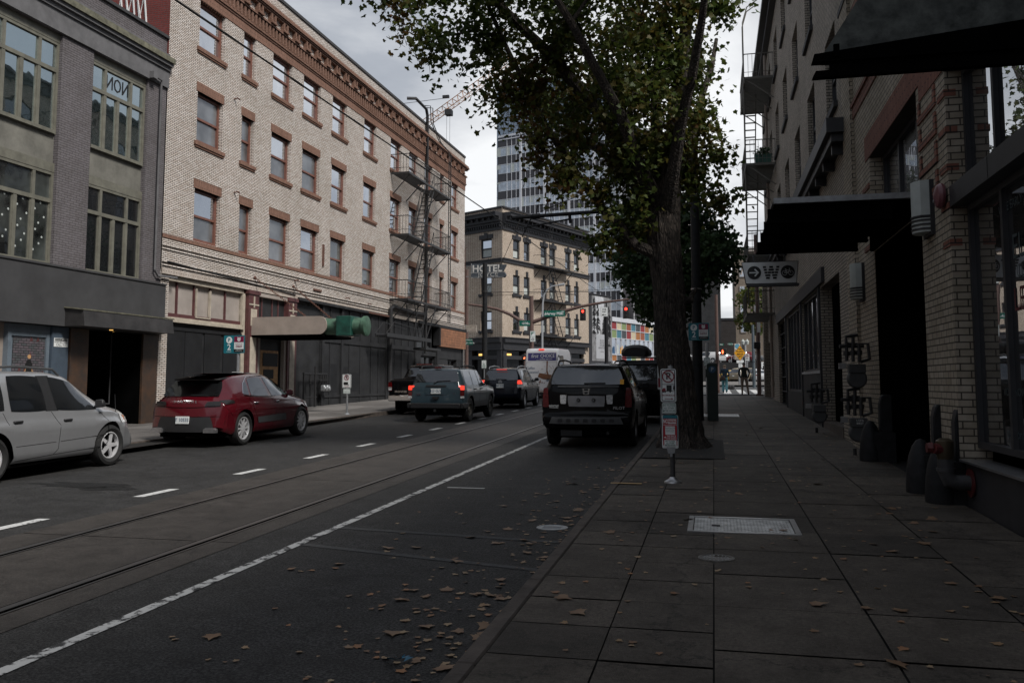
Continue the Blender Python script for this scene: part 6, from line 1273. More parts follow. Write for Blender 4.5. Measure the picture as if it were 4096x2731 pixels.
for F,W_ in ((FR,WR),(FL,WL)):
    for a,b in W_:
        for i,(c,d) in enumerate(HZ):
            if i==2: fbox(m,F,a-.18,b+.18,.0,.06,d+.02,d+.42); fbox(m,F,(a+b)/2-.2,(a+b)/2+.2,.061,.1,d+.03,d+.58)
            else: fbox(m,F,(a+b)/2-.17,(a+b)/2+.17,.0,.08,d+.0,d+.52)
split(m,'window_head',K['trimblk'],B5,ang=0)
m=MB(OB)
for F,W_ in ((FR,WR),(FL,WL)):
    for a,b in W_:
        for i,(c,d) in enumerate(HZ[:2]): fbox(m,F,a-.2,b+.2,0,.14,c-.22,c-.02); fbox(m,F,a-.1,a+.05,0,.1,c-.32,c-.221); fbox(m,F,b-.05,b+.1,0,.1,c-.32,c-.221)
split(m,'window_sill',K['trimblk'],B5,ang=0)
for F,W_ in ((FR,WR),(FL,WL)):
    for wi,(a,b) in enumerate(W_):
        for i,(c,d) in enumerate(HZ):
            m=MB(OB); w=.13; fbox(m,F,a,a+w,-.25,-.1,c,d); fbox(m,F,b-w,b,-.25,-.1,c,d); fbox(m,F,a+w,b-w,-.25,-.1,d-w,d); fbox(m,F,a+w,b-w,-.25,-.1,c,c+w); zm=(c+d)/2; fbox(m,F,a+w,b-w,-.24,-.11,zm-.05,zm+.05); fo=m.build('window',K['trimblk'],B5,ang=0)
            m=MB(OB); m.quad(F(a+w,-.16,zm),F(b-w,-.16,zm),F(b-w,-.16,d-w),F(a+w,-.16,d-w)); m.build('pane',K['gl_w'] if F is FL else K['gl_d'],fo,ang=0)
            m=MB(OB); m.quad(F(a+w,-.2,c+w),F(b-w,-.2,c+w),F(b-w,-.2,zm),F(a+w,-.2,zm)); m.build('pane',K['blind'] if (wi+i)%3 else K['gl_w'],fo,ang=0)
m=MB(OB)
for F,L_ in ((FR,15.3),(FL,14)):
    for z0,z1,o in ((5.3,5.7,.35),(4.75,5.3,.15),(5.7,5.78,.45),(4.6,4.75,.25),(3.75,4.1,.1)): fbox(m,F,0,L_+(.9 if F is FR and z0>5 else 0),-.3,o,z0,z1)
    for u in (0.02,3.8,8,12): fbox(m,F,u,u+.55,-.3,.12,.2,4.6)
m.build('shop_front',K['trimblk'],B5,ang=0)
m=MB(OB); 
for F,L_ in ((FR,15.3),(FL,14)): m.quad(F(.3,-.28,.2),F(L_,-.28,.2),F(L_,-.28,4.6),F(.3,-.28,4.6))
m.build('shop_glass',K['gl_dd'],B5,ang=0)
m=MB(OB)
for F,u in ((FR,1.1),(FR,5.3),(FL,2.5)): fbox(m,F,u,u+.7,-.26,-.2,4.12,4.3)
split(m,'warm_lamp',K['warm'],B5,ang=0)
f5=MB(OB)
for u in (6.9,7.4): f5.tube([FR(u,.9,5.9),FR(u,.9,16.2),FR(u,1.2,17.2),FR(u,.7,18.9),FR(u,-.2,18.9)],.035,4)
z=6
while z<17: f5.bar(FR(6.9,.9,z),FR(7.4,.9,z),.018); z+=.35
F5=f5.build('fire_escape',K['iron'],B5,ang=0)
for z in (6.15,9.6,12.95):
    p=MB(OB); fbox(p,FR,5.3,11.6,.05,1.0,z-.12,z); 
    for u in (5.5,7.5,9.5,11.4): p.bar(FR(u,.95,z-.1),FR(u,.02,z-1.1),.035)
    p.build('platform',K['iron'],F5,ang=0); q=MB(OB); q.tube([FR(5.3,.05,z+1),FR(5.3,1,z+1),FR(11.6,1,z+1),FR(11.6,.05,z+1)],.03,4); q.tube([FR(5.3,1,z+.5),FR(11.6,1,z+.5)],.018,4); u=5.3
    while u<11.6: q.bar(FR(u,1,z),FR(u,1,z+1),.014); u+=.21
    q.build('railing',K['iron'],F5,ang=0)
for z0,z1 in ((6.2,9.5),(9.6,12.9),(3.2,6.1)):
    q=MB(OB)
    for o in (.35,.8): q.bar(FR(9.6,o,z0),FR(7.8,o,z1),.04)
    for k in range(1,11): t=k/11; fbox(q,FR,9.6-1.8*t-.06,9.6-1.8*t+.06,.35,.8,z0+(z1-z0)*t-.015,z0+(z1-z0)*t+.015)
    q.build('stair',K['iron'],F5,ang=0)
# mural wall next to it
B6=thing('mural_wall','dark wall with black and white photo mural of a house among firs and grey lettered panel','building',FR(19,0,1.6)); p6=FR(19,0,1.6); O6=tuple(-a for a in p6)
m=MB(O6); fbox(m,FR,16.43,21.72,-6,-.05,.2,11.15); fbox(m,FR,16.43,21.75,-.06,.05,11.151,11.25); m.build('wall',K['trimblk'],B6,ang=0)
MU=mat('grey_photo_print',(.09,.09,.09),.7,vs=1.6,col2=(.26,.26,.27)); m=MB(O6); m.quad(FR(17.2,-.03,3.95),FR(21.7,-.03,3.95),FR(21.7,-.03,11.05),FR(17.2,-.03,11.05)); mu=m.build('mural',MU,B6,ang=0)
m=MB(O6); q=lambda L_,o: m.add([FR(a,o,b) for a,b in L_],[tuple(range(len(L_)))])
q([(17.9,11.04),(19.9,11.04),(20.1,9.6),(19.4,7.2),(18.4,8.6)],-.025); q([(17.4,6.9),(17.4,8.3),(18.2,9.1),(19.0,8.2),(19.0,6.9)],-.022); m.build('pale_sky_and_house',mat('print_white',(.42,.43,.45),.7,var=.15),mu,ang=0)
m=MB(O6); rs=random.Random(9)
for u0,h in ((17.7,10.9),(18.5,10.5),(20.6,10.8),(21.2,10.2),(19.9,9.3)):
    for k in range(34): z=h-.11*k*rs.uniform(.8,1.2); w=.1+.02*k*rs.random()+.1*rs.random(); u=u0+rs.uniform(-.16,.16); m.add([FR(u,-.018,z),FR(max(17.22,u-w),-.018,z-.35),FR(min(21.68,u+w),-.018,z-.3)],[(0,1,2)])
m.build('fir_trees',K['sblack'],mu,ang=0)
m=MB(O6)
for u in (17.6,18.4,18.8): m.add([FR(u,-.016,7.3),FR(u+.22,-.016,7.3),FR(u+.22,-.016,7.8),FR(u,-.016,7.8)],[(0,1,2,3)])
m.add([FR(17.4,-.019,8.3),FR(18.2,-.019,9.1),FR(19.0,-.019,8.2),FR(19.1,-.017,8.3),FR(18.2,-.017,9.3),FR(17.3,-.017,8.4)],[(0,1,4,5),(1,2,3,4)])
m.build('house_windows',K['dkgrey'],mu,ang=0)
m=MB(O6); m.add([FR(a,-.012,b) for a,b in ((18.1,4.2),(20.5,4.2),(20.5,6.75),(20.3,6.9),(18.3,6.9),(18.1,6.75))],[tuple(range(6))]); pn=m.build('grey_panel',mat('print_grey_panel',(.34,.35,.37),.7,var=.05),mu,ang=0)
d=az(20.85); RT=(d[0],d[1],0); m=MB(O6)
for s,z in (('BLACK',6.2),('NATIVE',5.93),('FUTURE',5.66),('ANCESTORS',5.39)): m.text(s,FR(19.45,-.008,z),.30,RT,(0,0,1))
m.text('NEVER GONE',FR(19.45,-.008,4.98),.13,RT); m.build('lettering',K['sblack'],pn,ang=0)
# coloured panel podium and tower
B7=thing('podium_building','low glazed building with red, green, blue and cream square panels below the tower','building',FR(26,0,1.6)); p7=FR(26,0,1.6); O7=tuple(-a for a in p7)
m=MB(O7); fbox(m,FR,21.76,33,-8,-.12,.2,8.9); m.build('glazed_wall',K['gl_t'],B7,ang=0)
m=MB(O7); fbox(m,FR,21.76,33,-.12,.1,8.5,9.0); fbox(m,FR,21.76,33,-.12,.1,3.75,4.02)
for i in range(10): u=21.78+1.235*i; fbox(m,FR,u-.03,u+.03,-.12,0,.2,8.5)
for z in (7.6,6.62,4.75): fbox(m,FR,21.76,33,-.121,.01,z-.04,z+.04)
m.build('white_frame',K['alu'],B7,ang=0)
cols=dict(r=(.22,.025,.028),c=(.48,.41,.28),g=(.18,.235,.10),o=(.25,.075,.035),b=(.055,.16,.21),k=(.05,.055,.06),a=(.30,.12,.035)); CM={k:mat('panel_colour_'+n,cols[k],.45,var=.04) for k,n in dict(r='red',c='cream',g='olive',o='rust',b='teal',k='charcoal',a='orange').items()}
for row,(z0,z1,pat) in enumerate(((7.64,8.5,'rcgobkracgborkgc'),(6.66,7.6,'gbkrcaobgkrcgora'),(4.06,4.72,'akrbgckorabgckra'))):
    for i,ch in enumerate(pat[:9]): m=MB(O7); u=21.81+1.235*i; fbox(m,FR,u,u+1.18,-.119,-.06,z0,z1); m.build('colour_panel',CM[ch],B7,ang=0)
m=MB(O7)
rs=random.Random(3)
for i in range(10):
    u=22+1.0*i; h=rs.uniform(.6,1.5); m.add([FR(u,-.1,4.9),FR(u+.7,-.1,4.9),FR(u+.6,-.1,4.9+h),FR(u+.15,-.1,4.9+h*.8)],[(0,1,2,3)],i%3)
split(m,'window_display',[K['sblue'],K['blind'],K['syel']],B7,ang=0)
XT,YT=-16.198,160.; FT=face(-70.8,XT,YT,-1); FS=face(19.2,XT,YT,1); p8=(XT,YT,3); O8=(-XT,-YT,-3)
B8=thing('office_tower','tall office tower with white mullions, grey glass bands and charcoal spandrels','building',p8)
m=MB(O8); fbox(m,FT,.0,27.2,-25,-.07,0,50.9); m.build('core_wall',K['spandrel'],B8,ang=0)
m=MB(O8); fl=3.58; zt=50.4; n=14
for i in range(n):
    zb=48.95-fl*i; m.quad(FT(0,-.06,zb-1.85),FT(27,-.06,zb-1.85),FT(27,-.06,zb),FT(0,-.06,zb)); m.quad(FS(0,-.05,zb-1.85),FS(26,-.05,zb-1.85),FS(26,-.05,zb),FS(0,-.05,zb))
m.build('window_band',K['gl_t'],B8,ang=0)
m=MB(O8); rs=random.Random(12)
for i in range(n):
    zb=48.95-fl*i
    for j in range(25):
        if rs.random()<.6:
            u=.3+1.09*j; h=rs.choice((.3,.5,.9,1.3,1.8)); m.quad(FT(u,-.052,zb-h),FT(u+.95,-.052,zb-h),FT(u+.95,-.052,zb-.02),FT(u,-.052,zb-.02))
tag(m.build('window_blind',K['blind'],B8,ang=0),kind='stuff')
m=MB(O8)
for F,L_ in ((FT,27),(FS,26)):
    for i in range(int(L_/5.42)+1): fbox(m,F,5.42*i-.24,5.42*i+.24,-.069,.10 if F is FT else .04,0,51.2)
    for i in range(int(L_/1.084)): fbox(m,F,1.084*i-.045,1.084*i+.045,-.068,.0 if F is FT else -.03,0,51.1)
    for i in range(n):
        zb=48.95-fl*i; fbox(m,F,0,L_,-.067,-.025,zb-.04,zb+.04); fbox(m,F,0,L_,-.067,-.025,zb-1.88,zb-1.81)
    fbox(m,F,0,L_,-.24,.05,50.4,50.6); fbox(m,F,0,L_,-.24,.08,51.0,51.4)
m.build('mullions',K['alu'],B8,ang=0)
FG=face(-70.8,XT-25,YT+22,-1); pg=FG(0,0,3)
B9=thing('glass_tower','taller blue glass tower rising behind the gridded office tower','building',pg); O9=tuple(-a for a in pg)
m=MB(O9); fbox(m,FG,-14,4.7,-25,0,0,66); m.build('glass_wall',K['gl_b'],B9,ang=0)
m=MB(O9)
for i in range(15): fbox(m,FG,-14+1.3*i,-14+1.3*i+.07,0,.05,0,66)
for i in range(30): fbox(m,FG,-14,4.7,.0,.04,2.2*i,2.2*i+.09)
m.build('glazing_grid',K['spandrel'],B9,ang=0)
# parking deck, dark block and tall pale building far right
t=thing('parking_deck','low black parking deck wall with large white PARK lettering','building',(2,130,1.6)); O=( -2,-130,-1.6)
m=MB(O); m.box(-14,22,130,160,1,4.5); m.build('deck',K['sblack'],t,ang=0); m=MB(O); m.text('PARK',(8.0,129.98,4.05),1.15,(1,0,0),bold=.03); m.build('lettering',K['swhite'],t,ang=0)
m=MB(O); 
for i in range(24): m.box(-14+1.5*i,-13.94+1.5*i,130,130.06,4.5,5.4)
m.box(-14,22,130,130.05,5.4,5.46); m.build('guard_rail',K['silverp'],t,ang=0)
t=thing('dark_block','blank dark brick block behind the parking deck','building',(-1,165,2)); O=(1,-165,-2); m=MB(O); m.box(-12,4.1,165,190,1,13); m.build('wall',brick('dark_block_brick',(.05,.045,.045),(.04,.036,.036),(.02,.02,.02),bw=.4,bh=.2),t,ang=0); m=MB(O); m.box(-12.1,4.2,164.9,190,13,13.4); m.build('roof',K['trimblk'],t,ang=0)
t=thing('pale_apartment_block','tall weathered beige apartment block closing the right hand view','building',(8,175,2)); O=(-8,-175,-2); m=MB(O); m.box(4.3,22,175,195,1,27); m.build('wall',K['stucco'] if 0 else brick('far_beige_brick',(.24,.205,.17),(.2,.17,.14),(.12,.1,.08),bw=.5,bh=.2),t,ang=0)
for i in range(6):
    for k in range(6):
        x=5.2+2.6*i; z=4+3.6*k; m=MB(O); m.box(x,x+1.1,174.86,174.99,z,z+1.9); w=m.build('window',K['beige'],t,ang=0); m=MB(O); m.quad((x+.12,174.85,z+.12),(x+.98,174.85,z+.12),(x+.98,174.85,z+1.8),(x+.12,174.85,z+1.8)); m.build('pane',K['gl_w'],w,ang=0)
m=MB(O); m.box(4.1,22,174.5,195,27,27.6); m.tube([(5.5+2.6*math.cos(q)+2.6,174.9,22.5+2.2*math.sin(q)) for q in [k*math.pi/10 for k in range(11)]],.2,5); m.build('cornice',K['beige'],t,ang=0)
t=thing('slate_tower','dark slate tower block behind the trees on the right','building',(-4.0,140,2)); O=(4,-140,-2); m=MB(O); m.box(-9,1.3,145,160,1,20); m.prism([(-9,20),(1.3,20),(-2,21.5),(-9,23)],'y',145,160); m.build('wall',K['panel'],t,ang=0)
# tower crane
t=thing('tower_crane','orange lattice crane jib above the pale hotel roof','crane',(-52,150,40)); O=(52,-150,-40)
m=MB(O); A=Vector((-55.5,150,45.9)); B_=Vector((-34,150,59.7)); d=(B_-A).normalized(); up=Vector((-d.z,0,d.x)); 
rails=[Vector((0,0,0)),Vector((0,1.4,0)),up*1.35+Vector((0,.7,0))]
for r_ in rails: m.tube([A+r_,B_+r_],.075,5)
k=22
for i in range(k):
    p=A+(B_-A)*(i/k); p2=A+(B_-A)*((i+1)/k); pm=(p+p2)/2
    for a,b in ((p+rails[0],pm+rails[2]),(pm+rails[2],p2+rails[0]),(p+rails[1],pm+rails[2]),(pm+rails[2],p2+rails[1]),(p+rails[0],p2+rails[1])): m.bar(a,b,.045)
m.build('jib',mat('crane_orange',(.32,.15,.06),.5,var=.15),t,ang=0)
m=MB(O); p=A+(B_-A)*.42; m.box(p.x-.6,p.x+.6,149.6,151,p.z-1.3,p.z-.3); m.bar((p.x-.3,150,p.z-1.3),(p.x-.3,150,p.z-9),.03); m.bar((p.x+.3,150,p.z-1.3),(p.x+.3,150,p.z-9),.03); m.box(p.x-1,p.x+.2,149.5,150,p.z+1.8,p.z+2.3); m.tube([(p.x,150,p.z+1.9),(p.x-14,150,p.z+1.2)],.05,4); m.build('trolley',K['iron'],t,ang=0)

# ------------------------------------------------------------------ poles, signals, signs
YZ=(1,0,0)
def pole(mb,x,y,z1,r,r1=None,n=12,off=.15): mb.tube([(x,y,gz(y)-off),(x,y,z1)],[r,r1 or r],n)
def rrect(x0,x1,z0,z1,r=.03,n=4):
    P=[]
    for cx,cz,a in ((x1-r,z1-r,0),(x0+r,z1-r,90),(x0+r,z0+r,180),(x1-r,z0+r,270)):
        for k in range(n+1): q=R(a+90*k/n); P.append((cx+r*math.cos(q),cz+r*math.sin(q)))
    return P
def plate(mb,y,x0,x1,z0,z1,border=None,bm=1,m=0,r=.03,th=.006,bw=.012):
    mb.prism(rrect(x0,x1,z0,z1,r),'y',y-th,y,m)
    if border: # border line: outer dark, inner fill
        g=bw; mb.prism(rrect(x0+g,x1-g,z0+g,z1-g,max(r-g,.004)),'y',y-th-.0015,y-th+.001,bm); mb.prism(rrect(x0+g*1.9,x1-g*1.9,z0+g*1.9,z1-g*1.9,max(r-2*g,.004)),'y',y-th-.003,y-th-.0012,m)
def noP(mb,x,z,r,y,mr,mk):
    mb.text('P',(x,y-.004,z),r*1.5,YZ,m=mk,bold=.02); mb.lathe([(r*.82,0),(r*.82,-.004),(r,-.004),(r,0)],(x,y-.006,z),'y',28,mr,cap=False); q=R(45); a=r*.85
    mb.prism([(x-a*math.cos(q)-.02*r,z+a*math.sin(q)-.09*r),(x-a*math.cos(q)+.1*r,z+a*math.sin(q)+.06*r),(x+a*math.cos(q)+.02*r,z-a*math.sin(q)+.09*r),(x+a*math.cos(q)-.1*r,z-a*math.sin(q)-.06*r)],'y',y-.0115,y-.007,mr)
SM=[K['swhite'],K['sblack'],K['sdkred'],K['sgrn'],K['sred'],K['steal'],K['scrim']]
# foreground no parking post
t=thing('sign_post','stack of parking signs on short grey post in front of the maple trunk','sign',(-.58,12.3,gz(12.3))); O=(.58,-12.3,-gz(12.3)); y=12.3
m=MB(O); m.tube([(-.575,y+.05,gz(y)),(-.585,y+.05,1.80)],.035,12); m.lathe([(.0,.03),(.03,.03),(.03,0),(0,-.0)],(-.585,y+.05,1.81),'z',10); m.build('post',K['postg'],t)
m=MB(O); m.lathe([(.12,0),(.115,.02),(.06,.05),(.04,.08),(0,.08)],(-.575,y+.05,gz(y)),'z',16); m.build('post_base',K['steel'],t)
m=MB(O); m.lathe([(0,0),(.035,.0),(.035,.03),(.02,.05),(0,.055)],(-.585,y+.05,1.79),'z',12); m.build('post_cap',K['galv'],t)
m=MB(O); plate(m,y,-.72,-.51,1.335,1.79,True,r=.025); noP(m,-.615,1.685,.085,y-.008,2,1)
m.box(-.705,-.525,y-.0092,y-.0085,1.572,1.580,1)
m.box(-.64,-.57,y-.011,y-.009,1.49,1.565,1); m.prism([(-.70,1.475),(-.70,1.50),(-.685,1.525),(-.655,1.525),(-.65,1.475)],'y',y-.011,y-.009,2)
for x in (-.685,-.66,-.59): m.lathe([(0,-.003),(.012,-.003)],(x,y-.0095,1.475),'y',10,1)
m.box(-.65,-.56,y-.0105,y-.009,1.48,1.49,1)
m.lathe([(0,-.003),(.009,-.003)],(-.54,y-.0095,1.555),'y',8,1); m.prism([(-.55,1.545),(-.532,1.545),(-.53,1.51),(-.552,1.51)],'y',y-.011,y-.009,1); m.bar((-.546,y-.01,1.512),(-.553,y-.01,1.475),.004,1); m.bar((-.538,y-.01,1.512),(-.529,y-.01,1.475),.004,1)
m.text('7AM-7PM MON-SAT',(-.615,y-.009,1.425),.031,YZ,m=2,sx=.72,bold=.02); m.box(-.665,-.575,y-.011,y-.009,1.374,1.382,2); m.prism([(-.575,1.392),(-.575,1.364),(-.55,1.378)],'y',y-.011,y-.009,2); m.build('no_parking_panel',SM,t,ang=0)
m=MB(O); plate(m,y,-.705,-.515,1.175,1.322,True,bm=3,r=.02,bw=.008)
for s,z in (('PAY TO PARK',1.285),('ALL OTHER',1.25),('METER HOURS',1.213)): m.text(s,(-.61,y-.009,z),.036,YZ,m=3,sx=.72,bold=.012)
m.build('pay_panel',SM,t,ang=0)
m=MB(O); plate(m,y-.003,-.71,-.49,.705,1.155,False,m=0,r=.02); m.prism(rrect(-.70,-.495,.80,1.155,.02),'y',y-.016,y-.0101,5); m.box(-.695,-.505,y-.018,y-.0161,.745,1.11,4); m.box(-.69,-.635,y-.02,y-.0181,1.04,1.10,4); m.box(-.625,-.515,y-.02,y-.0181,1.04,1.10,0); m.text('NO',(-.66,y-.0185,1.07),.075,YZ,m=0,sx=.6,bold=.03); m.text('PARKING',(-.57,y-.0205,1.07),.052,YZ,m=4,sx=.55,bold=.03)
m.text('DURING RESERVED HOURS',(-.60,y-.0185,1.022),.022,YZ,m=0,sx=.7); m.box(-.665,-.535,y-.021,y-.0181,.89,1.005,0)
for k,s in enumerate(('pick-up/drop-off zone','24 hours All Days','9/25/20-12/31/21')): m.text(s,(-.60,y-.0212,.985-.025*k),.019,YZ,m=1,sx=.8,bold=.01)
m.text('THIS SPACE',(-.585,y-.0185,.868),.034,YZ,m=0,sx=.72,bold=.015); m.text('TOW AWAY',(-.585,y-.0185,.838),.034,YZ,m=0,sx=.72,bold=.015); m.prism([(-.685,.852),(-.66,.868),(-.66,.838)],'y',y-.0198,y-.0181,0); m.box(-.68,-.515,y-.021,y-.0181,.735,.818,0)
for k,s in enumerate(('PAY TO PARK','ALL OTHER','METER HOURS')): m.text(s,(-.60,y-.0212,.80-.026*k),.028,YZ,m=3,sx=.75,bold=.012)
m.build('reserved_panel',SM,t,ang=0)
m=MB(O); m.prism([(-.65,.72),(-.53,.72),(-.545,.64),(-.575,.63),(-.575,.59),(-.605,.59),(-.605,.63),(-.635,.64)],'y',y-.012,y+.005); m.build('bracket',K['galv'],t)
# black utility pole with catenary arm, pay station and P2 sign on the right
t=thing('utility_pole','tall black steel pole behind the maple carrying the tram wire arm','pole',(-.46,26.4,gz(26.4))); O=(.46,-26.4,-gz(26.4))
m=MB(O); pole(m,-.46,26.4,9.3,.155,.12,18); m.lathe([(.16,0),(.16,.03)],(-.46,26.4,4.0),'z',18); m.build('shaft',K['bpole'],t)
m=MB(O); m.lathe([(.158,0),(.158,.03)],(-.46,26.4,4.35),'z',18); m.build('steel_band',K['steel'],t)
m=MB(O); m.tube([(-.5,26.4,6.9),(-6.05,26.4,6.74)],.06,8); m.tube([(-5.68,26.4,6.42),(-4.28,26.4,6.62)],.028,6); m.tube([(-4.25,26.4,6.76),(-4.22,26.4,6.5)],.05,6); m.tube([(-5.75,26.4,6.12),(-5.45,26.4,6.72)],.02,5); m.lathe([(0,-.12),(.09,-.12),(.09,.12),(0,.12)],(-5.3,26.4,6.76),'x',8); m.tube([(-5.3,26.4,6.8),(-5.25,26.4,7.1),(-5.0,26.4,7.1),(-5.0,26.4,6.8)],.02,5); m.tube([(-5.15,26.4,6.9),(-.6,26.4,8.6)],.015,4); m.build('arm',K['bpole'],t)
def p2sign(name,label,x0,x1,z0,z1,y,code,base=None):
    t=thing(name,label,'sign',((x0+x1)/2,y,gz(y))); O=(-(x0+x1)/2,-y,-gz(y)); w=x1-x0; h=z1-z0; xm=x0+w*.5
    m=MB(O); plate(m,y,x0,x1,z0,z1,False,m=5,r=.03,th=.01); g=.03
    m.box(xm,x1-g,y-.013,y-.0101,z0+g,z1-g,0); m.box(xm,x1-g,y-.0145,y-.0131,z1-g-h*.32,z1-g,6); m.box(xm,x1-g,y-.0145,y-.0131,z0+g,z0+g+h*.17,1)
    m.lathe([(0,-.004),(h*.19,-.004)],(x0+w*.26,y-.0105,z1-h*.26),'y',24,0); m.text('P',(x0+w*.26,y-.0145,z1-h*.26),h*.28,YZ,m=5,bold=.02); m.text('2',(x0+w*.26,y-.0105,z0+h*.33),h*.46,YZ,m=0,bold=.02); m.text('HOURS',(x0+w*.26,y-.0105,z0+h*.09),h*.085,YZ,m=0)
    xc=(xm+x1-g)/2; m.lathe([(0,-.003),(h*.10,-.003)],(xc,y-.0147,z1-g-h*.17),'y',16,0)
    for sg in(-1,1): m.prism([(xc+sg*h*.09,z1-g-h*.14),(xc+sg*h*.085,z1-g-h*.03),(xc+sg*h*.02,z1-g-h*.08)],'y',y-.0175,y-.0147,0); m.lathe([(0,-.001),(h*.018,-.001)],(xc+sg*h*.035,y-.0182,z1-g-h*.16),'y',8,6)
    m.text('Parking Kitty Code',(xc,y-.0135,z0+h*.52),h*.075,YZ,m=6,sx=.75); m.text(code,(xc,y-.0135,z0+h*.38),h*.17,YZ,m=6,sx=.9,bold=.02); m.text('Download the',(xc,y-.015,z0+h*.2),h*.055,YZ,m=0); m.text('Parking Kitty App',(xc,y-.015,z0+h*.13),h*.055,YZ,m=0); m.build('panel',SM,t,ang=0)
    m=MB(O)
    if base: m.tube([(base,y+.04,gz(y)),(base,y+.04,z1-.05)],.045,10)
    else: m.box((x0+x1)/2-.12,(x0+x1)/2+.12,y,y+.05,(z0+z1)/2-.05,(z0+z1)/2+.05)
    m.build('post' if base else 'bracket',K['galv'],t)
    return t,O
p2sign('parking_sign','teal two hour parking sign with code 54703 strapped to the black pole','%s'and -.70,-.11,2.83,3.34,26.2,'54703')
t,O=p2sign('parking_sign','teal two hour parking sign with code 54669 on grey post behind the red car',-13.43,-12.78,2.42,2.92,22.2,'54669',-13.0)
m=MB(O); plate(m,22.18,-13.15,-12.80,1.30,1.90,True,r=.03); noP(m,-12.975,1.73,.12,22.17,2,1); m.build('no_parking_panel',SM,t,ang=0)
t=thing('sign_post','short no parking and loading sign post on the left pavement before black panels','sign',(-12.14,27.8,gz(27.8))); O=(12.14,-27.8,-gz(27.8)); y=27.8
m=MB(O); m.tube([(-12.14,y+.03,gz(y)),(-12.14,y+.03,1.9)],.035,8); m.lathe([(.1,0),(.05,.05),(.03,.06)],(-12.14,y+.03,gz(y)),'z',10); m.build('post',K['galv'],t)
m=MB(O); plate(m,y,-12.31,-11.99,1.42,1.88,True,r=.025); noP(m,-12.15,1.77,.09,y-.008,2,1); m.box(-12.26,-12.1,y-.01,y-.007,1.53,1.62,1); m.box(-12.24,-12.06,y-.01,y-.007,1.52,1.54,1); m.box(-12.22,-12.06,y-.01,y-.007,1.455,1.465,2); m.text('7AM-7PM MON-SAT',(-12.15,y-.008,1.495),.03,YZ,m=2,sx=.8); m.build('no_parking_panel',SM,t,ang=0)
m=MB(O); plate(m,y,-12.27,-12.02,1.23,1.39,True,bm=3,r=.02,bw=.01); m.text('ALL OTHER',(-12.145,y-.01,1.33),.04,YZ,m=3,sx=.8); m.text('METER HOURS',(-12.145,y-.01,1.28),.04,YZ,m=3,sx=.7); m.build('pay_panel',SM,t,ang=0)
t=thing('pay_station','dark green parking pay station column with round blue P beside the black pole','parking meter',(-.05,26.2,gz(26.2))); O=(.05,-26.2,-gz(26.2)); z=gz(26.2)
m=MB(O); m.prism(rrect(-.20,.11,z,z+1.66,.05),'y',26.1,26.42); m.box(-.235,-.2,26.15,26.35,z+1.25,z+1.5); m.build('cabinet',mat('dark_green_cabinet',(.008,.018,.015),.4,var=.1),t,bevel=.01)
m=MB(O); m.lathe([(0,-.01),(.1,-.01),(.1,0)],(-.045,26.1,z+1.48),'y',24); bd=m.build('badge',K['sblue'],t); m=MB(O); m.text('P',(-.045,26.085,z+1.48),.15,YZ,bold=.02); m.build('lettering',K['blind'],bd,ang=0)
t=thing('kerb_sign','edge on red and white sign at the trunk left side behind the black car','sign',(-1.17,19.4,gz(19))); O=(1.17,-19.4,-gz(19)); m=MB(O); plate(m,19.4,-1.20,-1.06,1.45,2.0,False,r=.03); m.box(-1.19,-1.07,19.385,19.3935,1.5,1.7,2); m.text('NO',(-1.13,19.39,1.85),.1,YZ,m=1,sx=.7); m.build('panel',SM,t,ang=0); m=MB(O); m.tube([(-1.13,19.43,gz(19.4)),(-1.13,19.43,2.0)],.03,8); m.build('post',K['galv'],t)
# left corner: black pole, brown pole, hotel and bar signs
t=thing('black_pole','tall black pole at the left kerb before the hanging hotel sign','pole',(-12.1,46,gz(46))); O=(12.1,-46,-gz(46)); m=MB(O); pole(m,-12.1,46,8.1,.15,.13,14); m.build('shaft',K['bpole'],t)
m=MB(O); m.lathe([(.16,0),(.16,.08),(.12,.1)],(-12.1,46,6.5),'z',10); m.tube([(-11.96,46,6.5),(-11.8,46,6.5),(-5.7,46,6.4)],.02,4); m.build('cable_clamp',K['iron'],t)
t=thing('pay_sign','pay to park sign on a thin post right in front of the black pole','sign',(-11.9,45,gz(45))); O=(11.9,-45,-gz(45)); m=MB(O); plate(m,45,-12.0,-11.75,2.35,2.78,True,bm=3,r=.03,bw=.012)
for s,z in (('P',2.69),('PAY',2.6),('TO',2.54),('PARK',2.48)): m.text(s,(-11.875,44.985,z),.075,YZ,m=3,bold=.02)
m.box(-11.95,-11.8,44.98,44.99,2.40,2.42,3); m.build('panel',SM,t,ang=0); m=MB(O); m.tube([(-11.87,45.03,gz(45)),(-11.87,45.03,2.7)],.025,6); m.build('post',K['galv'],t)
t=thing('brown_pole','brown signal pole behind the bar sign at the cross street corner','pole',(-16.55,58,gz(58))); O=(16.55,-58,-gz(58)); m=MB(O); pole(m,-16.55,58,9.4,.14,.12,12); m.lathe([(.16,0),(.16,.06)],(-16.55,58,7),'z',12); m.build('shaft',K['brownp'],t)
t=thing('one_way_sign','white one way sign with right pointing arrow left of the brown pole','sign',(-16.95,57.9,5.1)); O=(16.95,-57.9,-5.1)
def oneway(O,x0,x1,z0,z1,y,sg):
    m=MB(O); plate(m,y,x0,x1,z0,z1,True,r=.03,bw=.02); xc=(x0+x1)/2; h=z1-z0; w=x1-x0
    m.text('ONE',(xc,y-.01,z1-h*.24),h*.25,YZ,m=1,sx=.85,bold=.025); m.text('WAY',(xc,y-.01,z1-h*.5),h*.25,YZ,m=1,sx=.8,bold=.025); zc=z0+h*.2
    m.box(xc-w*.3,xc+w*.3,y-.014,y-.009,zc-h*.03,zc+h*.03,1); m.prism([(xc+sg*w*.36,zc),(xc+sg*w*.1,zc+h*.11),(xc+sg*w*.1,zc-h*.11)],'y',y-.014,y-.009,1); return m
